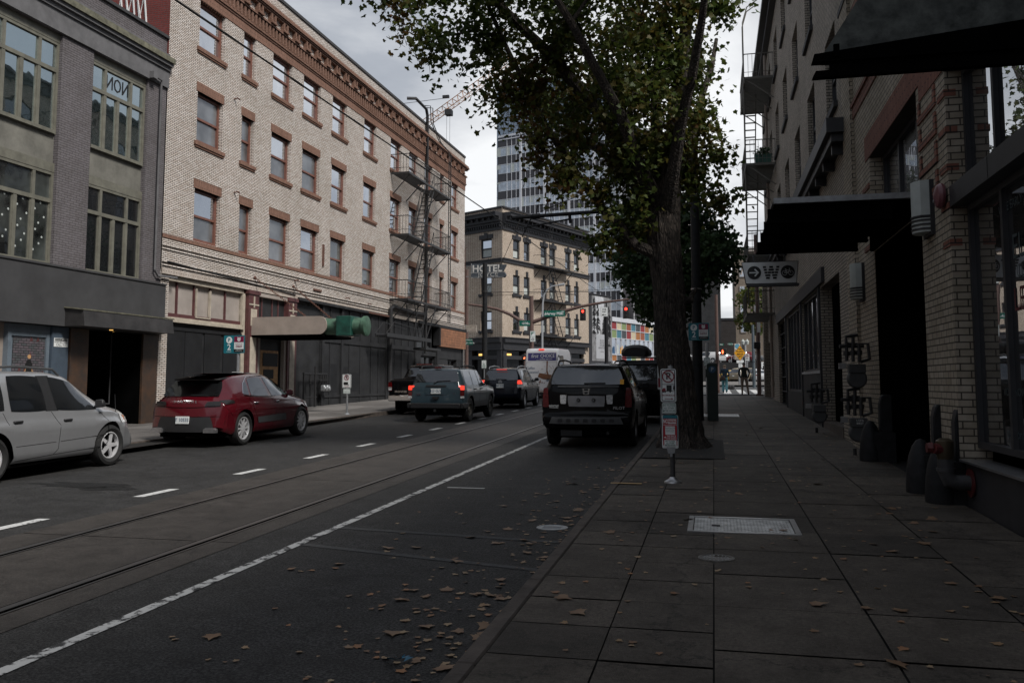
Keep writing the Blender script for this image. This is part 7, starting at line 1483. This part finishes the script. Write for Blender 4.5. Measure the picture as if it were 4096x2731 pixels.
oneway(O,-17.28,-16.98,5.48,6.13,57.9,1).build('panel',SM,t,ang=0); m=MB(O); m.bar((-17.0,57.95,5.8),(-16.6,57.98,5.8),.02); m.build('bracket',K['galv'],t)
def streetsign(name,label,O_,segs,y,th=.02):
    t=thing(name,label,'sign',(O_[0],y,O_[1])); O=(-O_[0],-y,-O_[1]); m=MB(O)
    for x0,x1,z0,z1,txts in segs:
        m.prism(rrect(x0,x1,z0,z1,.02),'y',y-th,y,0)
        for s,x,z,h in txts: m.text(s,(x,y-th-.002,z),h,YZ,m=1,sx=.9,bold=.012)
    m.build('panel',[K['sgreen'],K['swhite']],t,ang=0); return t
S_=3513
def xat(px,y): a=math.atan((px-2048)/S_)-R(12.952); return y*math.tan(a)
def zat(py,y,px=2048): a=R(12.952); x=xat(px,y); dep=y*math.cos(a)-x*math.sin(a); return 1.6+dep*(1530-py)/(S_-.0868*(1530-py))
Y=57.6; streetsign('street_name_sign','older green street name sign above newer one on the left brown pole',(-17.2,3.7),[(xat(1859,Y),xat(1887,Y),zat(1365,Y,1870),zat(1356,Y,1870),[('SW STARK ST',xat(1873,Y),zat(1360.5,Y,1870),.11)])],Y)
streetsign('street_name_sign','small green street sign for 11th, lower on the left brown pole',(-17.0,3.5),[(xat(1860,Y-.1),xat(1870,Y-.1),zat(1380,Y,1870),zat(1369,Y,1870),[('ey',xat(1864,Y-.1),zat(1375,Y,1870),.14)]),(xat(1867,Y-.2),xat(1891,Y-.2),zat(1380,Y,1870),zat(1366,Y,1870),[('SW 11th Av',xat(1879,Y-.2),zat(1373,Y,1870),.15)])],Y-.2)
t=thing('hotel_sign','weathered blue hotel sign with arrow shaped end projecting from the pale hotel corner','sign',(-15.3,54.3,8.4)); O=(15.3,-54.3,-8.4); y=54.3
X=lambda px: xat(px,y); Z=lambda py: zat(py,y,1940); NB=mat('weathered_blue_enamel',(.022,.03,.042),.6,vs=7,col2=(.06,.075,.09))
m=MB(O); m.prism([(X(1883),Z(1098)),(X(1883),Z(1055)),(X(2024),Z(1062)),(X(2008),Z(1094))],'y',y,y+.25); m.prism(rrect(X(1883),X(2022),Z(1112),Z(1092),.15),'y',y-.05,y+.3); m.build('panel',NB,t,ang=0)
m=MB(O); m.text('HOTEL',((X(1890)+X(2005))/2,y-.01,Z(1077)),.62,YZ,sx=1.02,bold=.03); m.text('JOYCE',((X(1895)+X(2010))/2,y-.06,Z(1102)),.36,YZ,sx=1.3,bold=-.005); m.build('lettering',mat('flaking_white_letters',(.25,.25,.25),.7,vs=9,col2=(.6,.6,.58)),t,ang=0)
m=MB(O); m.box(X(1883),X(2022),y-.055,y-.045,Z(1093.5),Z(1091.5)); m.box(X(1883),X(2015),y-.055,y-.045,Z(1112),Z(1110)); m.box(X(1882),X(1884.5),y-.01,y+.25,Z(1110),Z(1054)); m.bar((X(1860),y+.1,Z(1064)),(X(1884),y+.1,Z(1064)),.03); m.bar((X(1860),y+.1,Z(1105)),(X(1884),y+.1,Z(1105)),.03); m.build('trim_and_bracket',K['galv'],t)
t=thing('bar_sign','faded cream cocktail bar sign projecting from the corner above wood boards','sign',(-15.0,53.9,5.0)); O=(15,-53.9,-5.0); y=54.0; Z=lambda py: zat(py,y,1880)
m=MB(O); m.box(X(1860),X(1904),y,y+.2,Z(1329),Z(1301)); m.build('panel',mat('faded_cream_enamel',(.2,.18,.15),.7,vs=6,col2=(.42,.38,.33)),t,ang=0); m=MB(O); m.text('BAR',((X(1866)+X(1904))/2,y-.01,Z(1321)),.34,YZ,sx=1.05,bold=.02); m.text('COCKTAIL',((X(1864)+X(1904))/2,y-.01,Z(1306.5)),.15,YZ,sx=1.0); m.build('lettering',K['beige'],t,ang=0); m=MB(O); m.box(X(1858),X(1862),y-.02,y+.22,Z(1330),Z(1300)); m.build('sign_edge',K['galv'],t)
# signal pole with two mast arms
Y=72.; xp=xat(2126,Y); t=thing('signal_pole','brown signal pole with two curved mast arms at the far corner','traffic light',(xp,Y,gz(Y))); O=(-xp,-Y,-gz(Y)); PT=lambda px,py,yy=Y:(xat(px,yy),yy,zat(py,yy,px))
m=MB(O); m.tube([(xp,Y,gz(Y)-.2),(xp,Y,zat(1185,Y,2126))],[.22,.18],12); m.build('shaft',K['brownp'],t)
m=MB(O); m.tube([PT(2130,1290),PT(2180,1272),PT(2240,1250),PT(2330,1226),PT(2420,1210),PT(2520,1198)],[.17,.16,.15,.12,.10,.08],10); m.build('mast_arm',K['brownp'],t)
m=MB(O); m.tube([PT(2122,1296),PT(2080,1282),PT(2040,1258),PT(1990,1238),PT(1940,1228),PT(1900,1222),PT(1850,1217)],[.17,.16,.14,.12,.11,.10,.09],10); m.build('mast_arm',K['brownp'],t)
streetsign('street_name_sign','green street name sign reading Harvey Milk on the right mast arm',(xat(2220,Y),zat(1257,Y,2220)),[(xat(2178,Y-.3),xat(2261,Y-.3),zat(1268,Y,2220),zat(1244,Y,2220),[('SW',xat(2186,Y-.3),zat(1259,Y,2220),.22),('Harvey Milk',xat(2217,Y-.3),zat(1256.5,Y,2220),.34),('400',xat(2253,Y-.3),zat(1250,Y,2220),.16),('St',xat(2253,Y-.3),zat(1258,Y,2220),.17)])],Y-.3,.04)
streetsign('street_name_sign','green street name sign reading 11th beside the signal pole shaft',(xat(2100,Y),zat(1295,Y,2100)),[(xat(2078,Y-.3),xat(2121,Y-.3),zat(1306,Y,2100),zat(1284,Y,2100),[('SW',xat(2094,Y-.3),zat(1296,Y,2100),.19),('11th',xat(2104,Y-.3),zat(1295,Y,2100),.30),('Av',xat(2115,Y-.3),zat(1297,Y,2100),.2)])],Y-.3,.04)
def signal(label,px,py0,py1,Y,arrow=False,hang=None):
    t=thing('traffic_signal',label,'traffic light',(xat(px,Y),Y,zat(py1,Y,px)),0,'red traffic signals over the crossing'); O=(-xat(px,Y),-Y,-zat(py1,Y,px)); x=xat(px,Y); z0,z1=zat(py1,Y,px),zat(py0,Y,px); h=z1-z0; w=h*.24
    m=MB(O); m.box(x-w,x+w,Y,Y+.15,z0,z1); m.box(x-w*.8,x+w*.8,Y-.04,Y-.0005,z0+.02,z1-.02)
    for k in range(3):
        zc=z1-h*(.22+.29*k); m.tube([(x+.12*h*math.cos(q)*1.05,Y-.16,zc+.12*h*math.sin(q)) for q in [R(a) for a in range(-20,201,20)]],.012,4)
    if hang: m.bar((x,Y+.05,z1),(x,Y+.05,hang),.03)
    m.build('housing',K['sblack'],t,ang=0)
    for k in range(3):
        zc=z1-h*(.22+.29*k); m=MB(O); m.lathe([(0,-.06),(.10*h,-.05),(.11*h,-.04)],(x,Y,zc),'y',16)
        m.build('red_lamp' if k==0 else 'dark_lamp',K['redsig'] if k==0 else K['grime'],t)
signal('red traffic signal hanging from right mast arm beside hotel wall end',2333,1236,1283,Y-.4,hang=zat(1226,Y,2330))
signal('second red traffic signal at the mast arm tip against the tree leaves',2507,1226,1275,Y-.5,hang=zat(1200,Y,2507))
def pedsig(label,px,py0,py1,Y,post=None):
    x=xat(px,Y); z0,z1=zat(py1,Y,px),zat(py0,Y,px); t=thing('pedestrian_signal',label,'pedestrian signal',(x,Y,z0)); O=(-x,-Y,-z0); h=z1-z0; m=MB(O); m.box(x-h*.5,x+h*.5,Y,Y+.2,z0,z1); m.build('housing',K['sblack'],t,bevel=.02)
    m=MB(O); hx=x-h*.12 if px>2500 else x; m.prism(rrect(hx-.11*h,hx+.11*h,z0+.18*h,z0+.52*h,.05*h),'y',Y-.02,Y-.001)
    for k in range(4): m.box(hx-.11*h+.058*h*k,hx-.11*h+.058*h*k+.042*h,Y-.02,Y-.001,z0+.521*h,z0+(.74,.82,.80,.70)[k]*h)
    m.prism([(hx+.11*h,z0+.3*h),(hx+.2*h,z0+.5*h),(hx+.16*h,z0+.54*h),(hx+.09*h,z0+.42*h)],'y',Y-.0195,Y-.0015); m.build('lit_hand',K['handsig'],t,ang=0)
    if post: m=MB(O); m.tube([(x+post,Y+.1,gz(Y)),(x+post,Y+.1,z1+.1)],.07,8); m.build('post',K['brownp'],t)
pedsig('red hand pedestrian signal beside the white van at the far corner',2097,1418,1440,70,.02); pedsig('red hand pedestrian signal beside brown pole beyond the pay station',2896,1394,1419,56)
t=thing('brown_pole','slim brown pole beside the red hand signal above the walking woman','pole',(xat(2871,56.5),56.5,gz(56))); O=(-xat(2871,56.5),-56.5,-gz(56)); m=MB(O); pole(m,xat(2871,56.5),56.5,zat(1180,56.5,2871),.12,.1,10); m.lathe([(.15,0),(.15,.1)],(xat(2871,56.5),56.5,gz(56)),'z',10); m.build('shaft',K['brownp'],t)
m=MB(O); xx=xat(2925,56.4); m.build('x',K['sgreen'],t) if 0 else None
streetsign('street_name_sign','small green street sign beyond the tree, above the red hand signal',(xat(2925,58),zat(1376,58,2925)),[(xat(2917,58),xat(2934,58),zat(1382,58,2925),zat(1371,58,2925),[('11th Av',xat(2925,58),zat(1376.5,58,2925),.13)]),(xat(2880,58.1),xat(2898,58.1),zat(1383,58,2890),zat(1374,58,2890),[('Milk',xat(2889,58.1),zat(1378.5,58,2890),.12)])],58)
t=thing('parking_sign','white and green garage parking sign on the brown signal pole','sign',PT(2131,1365,71.6)); q=PT(2131,1365,71.6); O=tuple(-a for a in q); y=71.6; m=MB(O); x0,x1,z0,z1=xat(2121,y),xat(2142,y),zat(1367,y,2130),zat(1325,y,2130); plate(m,y,x0,x1,z0,z1,True,bm=3,r=.04,bw=.02); m.text('P',((x0+x1)/2-.06,y-.012,z1-.22),.36,YZ,m=3,bold=.03); m.prism([(x1-.1,z1-.08),(x1-.2,z1-.08),(x1-.1,z1-.18)],'y',y-.016,y-.0095,3); m.text('PARKING',((x0+x1)/2,y-.012,z0+.42),.085,YZ,m=3); m.lathe([(.08,-.004),(.12,-.004)],((x0+x1)/2,y-.01,z0+.2),'y',16,1); m.text('M',((x0+x1)/2,y-.012,z0+.2),.12,YZ,m=1); m.build('panel',SM,t,ang=0)
t=thing('street_lamp','silver street lamp with curved arm before the buff corner hotel','street lamp',(xat(2169,75),75,gz(75))); O=(-xat(2169,75),-75,-gz(75)); P5=lambda px,py:(xat(px,75),75,zat(py,75,px)); m=MB(O); m.tube([(xat(2169,75),75,gz(75)),P5(2170,1300),P5(2172,1215),P5(2178,1180),P5(2192,1158),P5(2212,1146),P5(2240,1141)],[.1,.085,.075,.07,.065,.06,.05],8); m.build('pole',K['silverp'],t); m=MB(O); m.tube([P5(2236,1142),P5(2260,1139)],[.1,.13],8); m.build('lamp_head',K['silverp'],t)
xo=xat(2427,78); t=thing('black_pole','black pole carrying a one way sign in front of the mural','pole',(xo,78,gz(78))); O=(-xo,-78,-gz(78)); m=MB(O); m.tube([(xo,78,gz(78)),(xo,78,zat(1262,78,2427))],.17,12); m.build('shaft',K['bpole'],t)
t=thing('one_way_sign','white one way sign with left pointing arrow before the mural','sign',(xat(2419,77.7),77.7,zat(1267,77.7,2419))); O=tuple(-a for a in t.location); oneway(O,xat(2405,77.7),xat(2434,77.7),zat(1267,77.7,2419),zat(1230,77.7,2419),77.7,-1).build('panel',SM,t,ang=0); m=MB(O); m.bar((xat(2419,77.7),77.75,zat(1232,77.7,2419)),(xat(2419,77.7),77.75,zat(1212,77.7,2419)),.03); m.build('bracket',K['galv'],t)
# signs and poles in the right corridor
y=75; xc=xat(2962,y); zc=zat(1412,y,2962); t=thing('warning_sign','yellow diamond thru traffic merge left sign above the two walkers','sign',(xc,y,gz(y))); O=(-xc,-y,-gz(y)); h=zat(1382,y,2962)-zc
m=MB(O); m.prism([(xc,zc+h),(xc+h*.75,zc),(xc,zc-h),(xc-h*.75,zc)][::-1],'y',y-.02,y,0); m.prism([(xc,zc+h*.93),(xc+h*.69,zc),(xc,zc-h*.93),(xc-h*.69,zc)][::-1],'y',y-.023,y-.0195,1); m.prism([(xc,zc+h*.89),(xc+h*.66,zc),(xc,zc-h*.89),(xc-h*.66,zc)][::-1],'y',y-.026,y-.0225,0)
for i,s in enumerate(('THRU','TRAFFIC','MERGE','LEFT')): m.text(s,(xc,y-.027,zc+h*(.50-.335*i)),h*.31,YZ,m=1,sx=.85,bold=.03)
m.build('panel',[K['syel'],K['sblack']],t,ang=0); m=MB(O); m.tube([(xc,y+.03,gz(y)),(xc,y+.03,zc+h*.5)],.04,8); m.build('post',K['galv'],t)
m=MB(O); plate(m,y,xc-.28,xc+.3,zat(1452,y,2962),zat(1441,y,2962),False); plate(m,y,xc-.12,xc+.3,zat(1470,y,2962),zat(1455,y,2962),False); m.build('white_plate',SM,t,ang=0)
t=thing('info_board','beige notice board with blue disc behind the yellow diamond sign','sign',(xat(2955,76),76,3.5)); O=tuple(-a for a in t.location); y=76; m=MB(O); m.box(xat(2940,y),xat(2965,y),y,y+.05,zat(1438,y,2955),zat(1374,y,2955)); m.build('board',K['brownbox'],t,ang=0); m=MB(O); m.box(xat(2942,y),xat(2962,y),y-.01,y-.001,zat(1397,y,2955),zat(1376,y,2955)); m.build('paper',K['swhite'],t,ang=0); m=MB(O); m.lathe([(0,-.015),(.2,-.015)],(xat(2952,y),y,zat(1385,y,2955)),'y',16); m.build('blue_disc',mat('sign_sky_blue',(.1,.3,.42),.5),t,ang=0); m=MB(O); m.tube([(xat(2957,y),y+.08,gz(y)),(xat(2957,y),y+.08,zat(1370,y,2955))],.05,6); m.build('post',K['galv'],t)
y=76.5; xc=xat(2991,y); t=thing('sign_post','white no parking sign on grey post right of the yellow diamond','sign',(xc,y,gz(y))); O=(-xc,-y,-gz(y)); m=MB(O); z0,z1=zat(1441,y,2991),zat(1416,y,2991); plate(m,y,xat(2984,y),xat(2999.5,y),z0,z1,False,r=.04); noP(m,xc,zat(1424,y,2991),.13,y-.008,2,1); m.box(xc-.12,xc+.12,y-.012,y-.0085,zat(1436,y,2991),zat(1433,y,2991),1); m.build('panel',SM,t,ang=0); m=MB(O); m.tube([(xc,y+.05,gz(y)),(xc,y+.05,z1)],.05,6); m.build('post',K['galv'],t)
y=80; xc=xat(2984,y); t=thing('globe_lamp','twin globe street lamp on slim grey post behind the yellow diamond','street lamp',(xc,y,gz(y))); O=(-xc,-y,-gz(y)); m=MB(O); m.tube([(xc,y,gz(y)),(xc,y,zat(1362,y,2984))],.06,8); m.bar((xc-.22,y,zat(1376,y,2984)),(xc+.2,y,zat(1376,y,2984)),.03); m.build('post',K['silverp'],t)
for sx in (-.18,.18): m=MB(O); m.lathe([(0,-.1),(.1,-.1),(.15,.08),(.16,.2),(.06,.3),(0,.42)],(xc+sx,y,zat(1374,y,2984)),'z',10); m.build('globe',K['blind'],t)
y=70; xc=xat(3016,y); t=thing('grey_pole','tall blue grey pole in front of the brown corner pole on the right','pole',(xc,y,gz(y))); O=(-xc,-y,-gz(y)); m=MB(O); pole(m,xc,y,zat(1300,y,3016),.12,.1,10); m.lathe([(.15,0),(.15,.06)],(xc,y,3.2),'z',10); m.build('shaft',mat('blue_grey_pole',(.07,.09,.105),.45),t)
xc=2.33; t=thing('brown_pole','brown signal pole with dark signal box at the right building corner','pole',(xc,48.2,gz(48))); O=(-xc,-48.2,-gz(48)); m=MB(O); pole(m,xc,48.2,9.5,.115,.11,12); m.box(xc-.18,xc+.18,48,48.4,gz(48)-.1,gz(48)+.08); m.build('shaft',K['brownp'],t); m=MB(O); m.box(xc-.24,xc+.1,47.8,48.05,3.38,3.74); m.build('signal_box',K['sblack'],t,bevel=.03); m=MB(O); m.box(xc-.05,xc+.12,47.98,48.02,4.25,5.0); m.build('white_plate',K['swhite'],t)
t=thing('hand_rail','dark hoop rail on the pavement between black pole and pay station','bicycle rack',(-.16,29,gz(29))); O=(.16,-29,-gz(29)); m=MB(O); m.tube([(-.16,29,gz(29)),(-.17,29,gz(29)+.75),(-.17,29.1,gz(29)+.85),(-.17,29.7,gz(29)+.85),(-.17,29.8,gz(29)+.75),(-.17,29.8,gz(29))],.03,8); m.build('rail',K['bpole'],t)
t=thing('pay_sign','white pay to park sign on grey post behind the pay station','sign',(-.13,31,gz(31))); O=(.13,-31,-gz(31)); y=31; m=MB(O); plate(m,y,xat(2817,y),xat(2842,y),zat(1463,y,2830),zat(1430,y,2830),True,bm=3,r=.02,bw=.012); xc=xat(2830,y)
for s,z in (('P  +',1437),('PAY',1446),('TO PARK',1453)): m.text(s,(xc,y-.012,zat(z,y,2830)),.06,YZ,m=3,sx=.8,bold=.02)
m.build('panel',SM,t,ang=0); m=MB(O); m.tube([(xc,y+.05,gz(y)),(xc,y+.05,zat(1370,y,2830))],.06,8); m.build('post',K['silverp'],t)
for i,(px,lab) in enumerate(((2911,'left'),(2920,'middle'),(2929,'right'))): t=thing('kerb_barrel','black rubber barrel on the kerb right of the walking woman, %s of three'%lab,'barrel',(xat(px,60),60,gz(60))); m=MB(); m.lathe([(0,0),(.13,0),(.16,.08),(.15,.2),(.08,.27),(0,.28)],(0,0,0),'z',12); m.build('drum',K['sblack'],t); m=MB(); m.lathe([(.05,.275),(.06,.30),(0,.31)],(0,0,0),'z',10); m.build('cap',K['gplastic'],t)
# overhead wires
t=thing('trolley_wire','thin black trolley wire running above the tram track','cable',(-5.7,26.4,6.12)); O=(5.7,-26.4,-6.12); m=MB(O); m.tube([(-5.7,y,5.6+.0255*y-.0002*y*y+(.0 if y<26 else 0)) for y in (-20,0,8.26,14,20,26.4)]+[(-5.7,40,6.2),(-5.8,60,6.6)],.014,5); m.build('wire',K['sblack'],t,ang=0)
for j,(a,b,lab) in enumerate((((-12.0,46,6.5),(-5.7,26.4,6.9),'thin span cable from left black pole to the tram wire arm'),((-12,46,6.3),(2.7,47,7.2),'thin span cable crossing the street at the corner'))):
    t=thing('span_wire',lab,'cable',a); m=MB(tuple(-q for q in a)); m.tube([a,tuple((p+q)/2-(.15 if k==2 else 0) for k,(p,q) in enumerate(zip(a,b))),b],.011,4); m.build('wire',K['sblack'],t,ang=0)
# pavement covers
gm=mat('tread_plate_steel',(.50,.50,.49),.45,metal=.35,var=.3,vs=6)
t=thing('access_cover','rectangular galvanised tread plate cover set in the pavement','hatch',(.25,9.2,gz(9.2))); m=MB(); w,l=.53,.44
tl=lambda x,y,z:(x,y,z+SL*y)
def tbox(m,x0,x1,y0,y1,z0,z1): m.add([tl(a,b,c) for a,b,c in ((x0,y0,z0),(x1,y0,z0),(x1,y1,z0),(x0,y1,z0),(x0,y0,z1),(x1,y0,z1),(x1,y1,z1),(x0,y1,z1))],[(0,3,2,1),(4,5,6,7),(0,1,5,4),(1,2,6,5),(2,3,7,6),(3,0,4,7)])
for a in ((-w,w,-l,-l+.05),(-w,w,l-.05,l),(-w,-w+.05,-l+.05,l-.05),(w-.05,w,-l+.05,l-.05)): tbox(m,*a,-.02,.010)
m.build('frame',K['steel'],t,ang=0); m=MB(); tbox(m,-w+.06,w-.06,-l+.06,l-.06,-.02,.004)
for i in range(30):
    for k in range(16): x=-w+.09+.0325*i; y=-l+.085+.046*k; d=.011; s=1 if (i+k)%2 else -1; m.add([tl(x-d,y-s*d*.9,.0045),tl(x-d*.3,y+.002,.008),tl(x+d,y+s*d*.9,.0045),tl(x+d*.3,y-.002,.008)],[(0,3,2,1)])
m.build('tread_plate',gm,t,ang=0); m=MB(); tbox(m,-.30,-.22,-.10,-.05,.004,.012); m.build('lifting_eye',K['iron'],t)
t=thing('access_cover','tread plate cover far along the pavement near the pay station','hatch',(.2,29,gz(29))); m=MB(); tbox(m,-.55,.55,-.7,.7,-.02,.008); m.build('frame',gm,t,ang=0); m=MB()
for k in range(18): tbox(m,-.5,.5,-.65+.072*k,-.62+.072*k,.008,.012)
m.build('tread_plate',K['steel'],t,ang=0)
t=thing('manhole_cover','small round water cover with cast lettering in the pavement','manhole cover',(-.01,7.63,gz(7.63))); m=MB(); m.lathe([(.15,-.02),(.15,.006),(.132,.008),(.128,.003),(0,.003)],(0,0,0),'z',32); m.build('ring',mat('cast_iron_cover',(.16,.15,.14),.5,metal=.5,var=.3,vs=14),t); m=MB(); m.text('WATER',(0,0,.0035),.055,(1,0,0),(0,1,0),bold=.02)
for k in range(18): q=2*math.pi*k/18; m.box(.1*math.cos(q)-.006,.1*math.cos(q)+.006,.1*math.sin(q)-.006,.1*math.sin(q)+.006,.003,.007)
m.build('cast_lettering',K['galv'],t,ang=0)
t=thing('valve_cover','small pale round valve cover in the gutter asphalt','manhole cover',(-1.72,9.4,gz(9.4)+RD)); m=MB(); m.lathe([(.17,-.02),(.17,.009),(.15,.011),(.145,.007),(0,.007)],(0,0,0),'z',24); m.build('rim',K['galv'],t); m=MB()
for k in range(5): m.box(-.1,.1,-.08+.036*k,-.068+.036*k,.007,.010)
m.build('rib',K['galv'],t,ang=0)
# ------------------------------------------------------------------ people
def person(label,loc,joints,edges,mats,assign,rz=0):
    t=thing('person',label,'person',loc,rz); me=D.meshes.new('body'); me.from_pydata([j[:3] for j in joints],edges,[]); o=D.objects.new('body',me); COL.objects.link(o)
    md=o.modifiers.new('Skin','SKIN'); md.use_smooth_shade=True
    sv=me.skin_vertices[0].data
    for i,j in enumerate(joints): sv[i].radius=(j[3],j[4] if len(j)>4 else j[3]); sv[i].use_root=(i==0)
    s=o.modifiers.new('S','SUBSURF'); s.levels=s.render_levels=2
    dg=bpy.context.evaluated_depsgraph_get(); nm=D.meshes.new_from_object(o.evaluated_get(dg)); D.objects.remove(o)
    for x in mats: nm.materials.append(x)
    for p in nm.polygons: p.material_index=assign(p.center); p.use_smooth=True
    b=D.objects.new('body',nm); b.name='body'; COL.objects.link(b); b.parent=t; return t
SK=mat('skin',(.42,.25,.18),.6,var=.06); HG=mat('grey_hair',(.16,.15,.14),.8,var=.2); JD=mat('dark_green_jumper',(.018,.022,.018),.9,var=.15); KH=mat('khaki_trousers',(.19,.145,.11),.85,var=.1); SHO=mat('brown_shoe',(.06,.03,.02),.5); JB=mat('blue_jacket',(.025,.06,.095),.85,var=.12); TQ=mat('turquoise_trousers',(.22,.55,.60),.8,var=.1); HB=mat('ash_blond_hair',(.28,.22,.16),.8,var=.2)
# seen from behind, facing +y
J=[(0,0,.98,.15,.115),(0,0,1.12,.155,.115),(0,0,1.28,.175,.12),(0,0,1.42,.15,.10),(0,0,1.52,.06),(0,.02,1.60,.075),(0,.03,1.70,.085,.095),(0,.03,1.77,.055),
 (-.20,0,1.42,.065),(-.27,-.02,1.18,.052),(-.21,-.10,.98,.042),(-.17,.02,.93,.04),(.20,0,1.42,.065),(.28,-.02,1.18,.052),(.22,-.06,.97,.042),(.18,.03,.92,.04),
 (-.10,0,.90,.105),(-.105,.01,.50,.07),(-.11,-.03,.10,.05),(-.12,.06,.04,.042),(-.12,.16,.03,.035),(.11,0,.90,.105),(.16,.02,.50,.07),(.21,.0,.10,.05),(.235,.07,.04,.042),(.26,.16,.03,.035)]
E_=[(0,1),(1,2),(2,3),(3,4),(4,5),(5,6),(6,7),(3,8),(8,9),(9,10),(10,11),(3,12),(12,13),(13,14),(14,15),(0,16),(16,17),(17,18),(18,19),(19,20),(0,21),(21,22),(22,23),(23,24),(24,25)]
def asg(c):
    z=c.z
    if z>1.66 or (z>1.6 and c.y<.0): return 1
    if z>1.50: return 0
    if z>.955 or abs(c.x)>.24 and z>.88: return 2
    if z<.085: return 4
    return 3
P1=person('man seen from behind in dark jumper and khaki trousers, hands in pockets, standing at corner',(1.58,48.8,gz(48.8)-.0),J,E_,[SK,HG,JD,KH,SHO],asg)
def hair(par,mt,c,r):
    m=MB(); n=14; prof=[(0,r*1.05),(r*.6,r*.85),(r*.95,r*.3),(r*.98,-.1*r),(r*.85,-.6*r)]; m.lathe(prof[::-1],c,'z',n); m.build('hair',mt,par)
def face3(par,c,r):
    m=MB()
    for s in (-1,1): m.lathe([(0,-.012),(.03,-.008),(.03,.008),(0,.012)],(c[0]+s*r*.98,c[1]+.01,c[2]-.02),'x',8)
    m.tube([(c[0],c[1]+r*.95,c[2]+.01),(c[0],c[1]+r*1.25,c[2]-.03),(c[0],c[1]+r,c[2]-.04)],.013,5); m.build('ears_and_nose',SK,par)
face3(P1,(0,.03,1.69),.085)
J2=[(0,0,.93,.15,.12),(0,0,1.05,.145,.11),(0,.01,1.2,.165,.12),(0,.02,1.33,.135,.10),(0,.03,1.42,.055),(0,.05,1.49,.07),(0,.06,1.57,.095,.10),(0,.05,1.64,.07),
 (-.17,0,1.33,.06),(-.22,.0,1.10,.05),(-.20,.14,.97,.04),(-.15,.22,.96,.035),(.17,0,1.33,.06),(.24,-.03,1.10,.05),(.22,.12,.97,.04),(.17,.2,.96,.035),
 (-.08,0,.85,.11),(-.10,.18,.48,.085),(-.09,.10,.10,.075),(-.09,.18,.04,.045),(-.09,.27,.03,.035),(.08,0,.85,.11),(.09,.02,.48,.085),(.09,-.22,.12,.075),(.09,-.16,.05,.045),(.09,-.08,.03,.035)]
def asg2(c):
    z=c.z
    if z>1.53 or (z>1.46 and c.y<.03): return 1
    if z>1.41: return 0
    if z>.885 or (abs(c.x)>.19 and z>.9): return 2
    if z<.06: return 4
    return 3
P2=person('woman walking away in blue jacket and turquoise trousers with a shoulder bag',(.62,53.1,gz(53.1)),J2,E_,[SK,HB,JB,TQ,SHO],asg2); face3(P2,(0,.06,1.56),.09)
t=thing('shoulder_bag','brown shoulder bag hanging at the walking woman back left side','bag',(.50,52.95,gz(53)+.72)); m=MB(); m.prism([(-.16,0),(.14,0),(.17,.1),(.12,.24),(-.12,.24),(-.18,.1)],'y',-.07,.05); m.build('pouch',mat('taupe_leather',(.10,.07,.055),.6),t,bevel=.03); m=MB(); m.tube([(-.1,0,.22),(-.05,-.04,.5),(.05,.0,.66),(.1,.05,.5),(.1,0,.22)],.012,5); m.build('strap',SHO,t)

# small road details
q=(-1.83,5.0); t=thing('litter','crumpled bright blue paper scrap on the asphalt by the kerb','litter',(q[0],q[1],gz(q[1])+RD+.012)); m=MB()
for k in range(7): a=k*.9; m.add([(.05*math.cos(a)-.02,.05*math.sin(a),.004*k),(.09*math.cos(a+.5),.07*math.sin(a+.5),.02+.004*k),(.03*math.cos(a+1.3)+.02,.05*math.sin(a+1.3),.012+.003*k)],[(0,1,2)])
m.build('scrap',mat('blue_paper',(.03,.16,.26),.6),t,ang=0)
m=MB(); rs=random.Random(21)
def blot(cx,cy,rx,ry,n=26):
    P=[(cx+rx*math.cos(2*math.pi*k/n)*rs.uniform(.55,1.1),cy+ry*math.sin(2*math.pi*k/n)*rs.uniform(.55,1.1)) for k in range(n)]
    m.add([(x,y,gz(y)+RD+.004) for x,y in P],[tuple(range(n))])
blot(-9.15,11.4,.9,.35); blot(-8.55,11.15,.5,.22); blot(-10.1,19.5,.6,1.1)
struct(m.build('asphalt_patch',roadmat('broken_asphalt',(.001,.001,.001),(.018,.018,.018),.5,.9,sp=40),ang=0))
m=MB()
for (x0,y0,x1,y1) in ((-3.95,8.0,-1.45,7.4),(-3.95,8.9,-1.45,8.6)):
    m.quad((x0,y0,gz(y0)+RD+.004),(x1,y1,gz(y1)+RD+.004),(x1,y1+.10,gz(y1)+RD+.006),(x0,y0+.10,gz(y0)+RD+.006))
struct(m.build('sealed_seam',K['asph2'],ang=0))
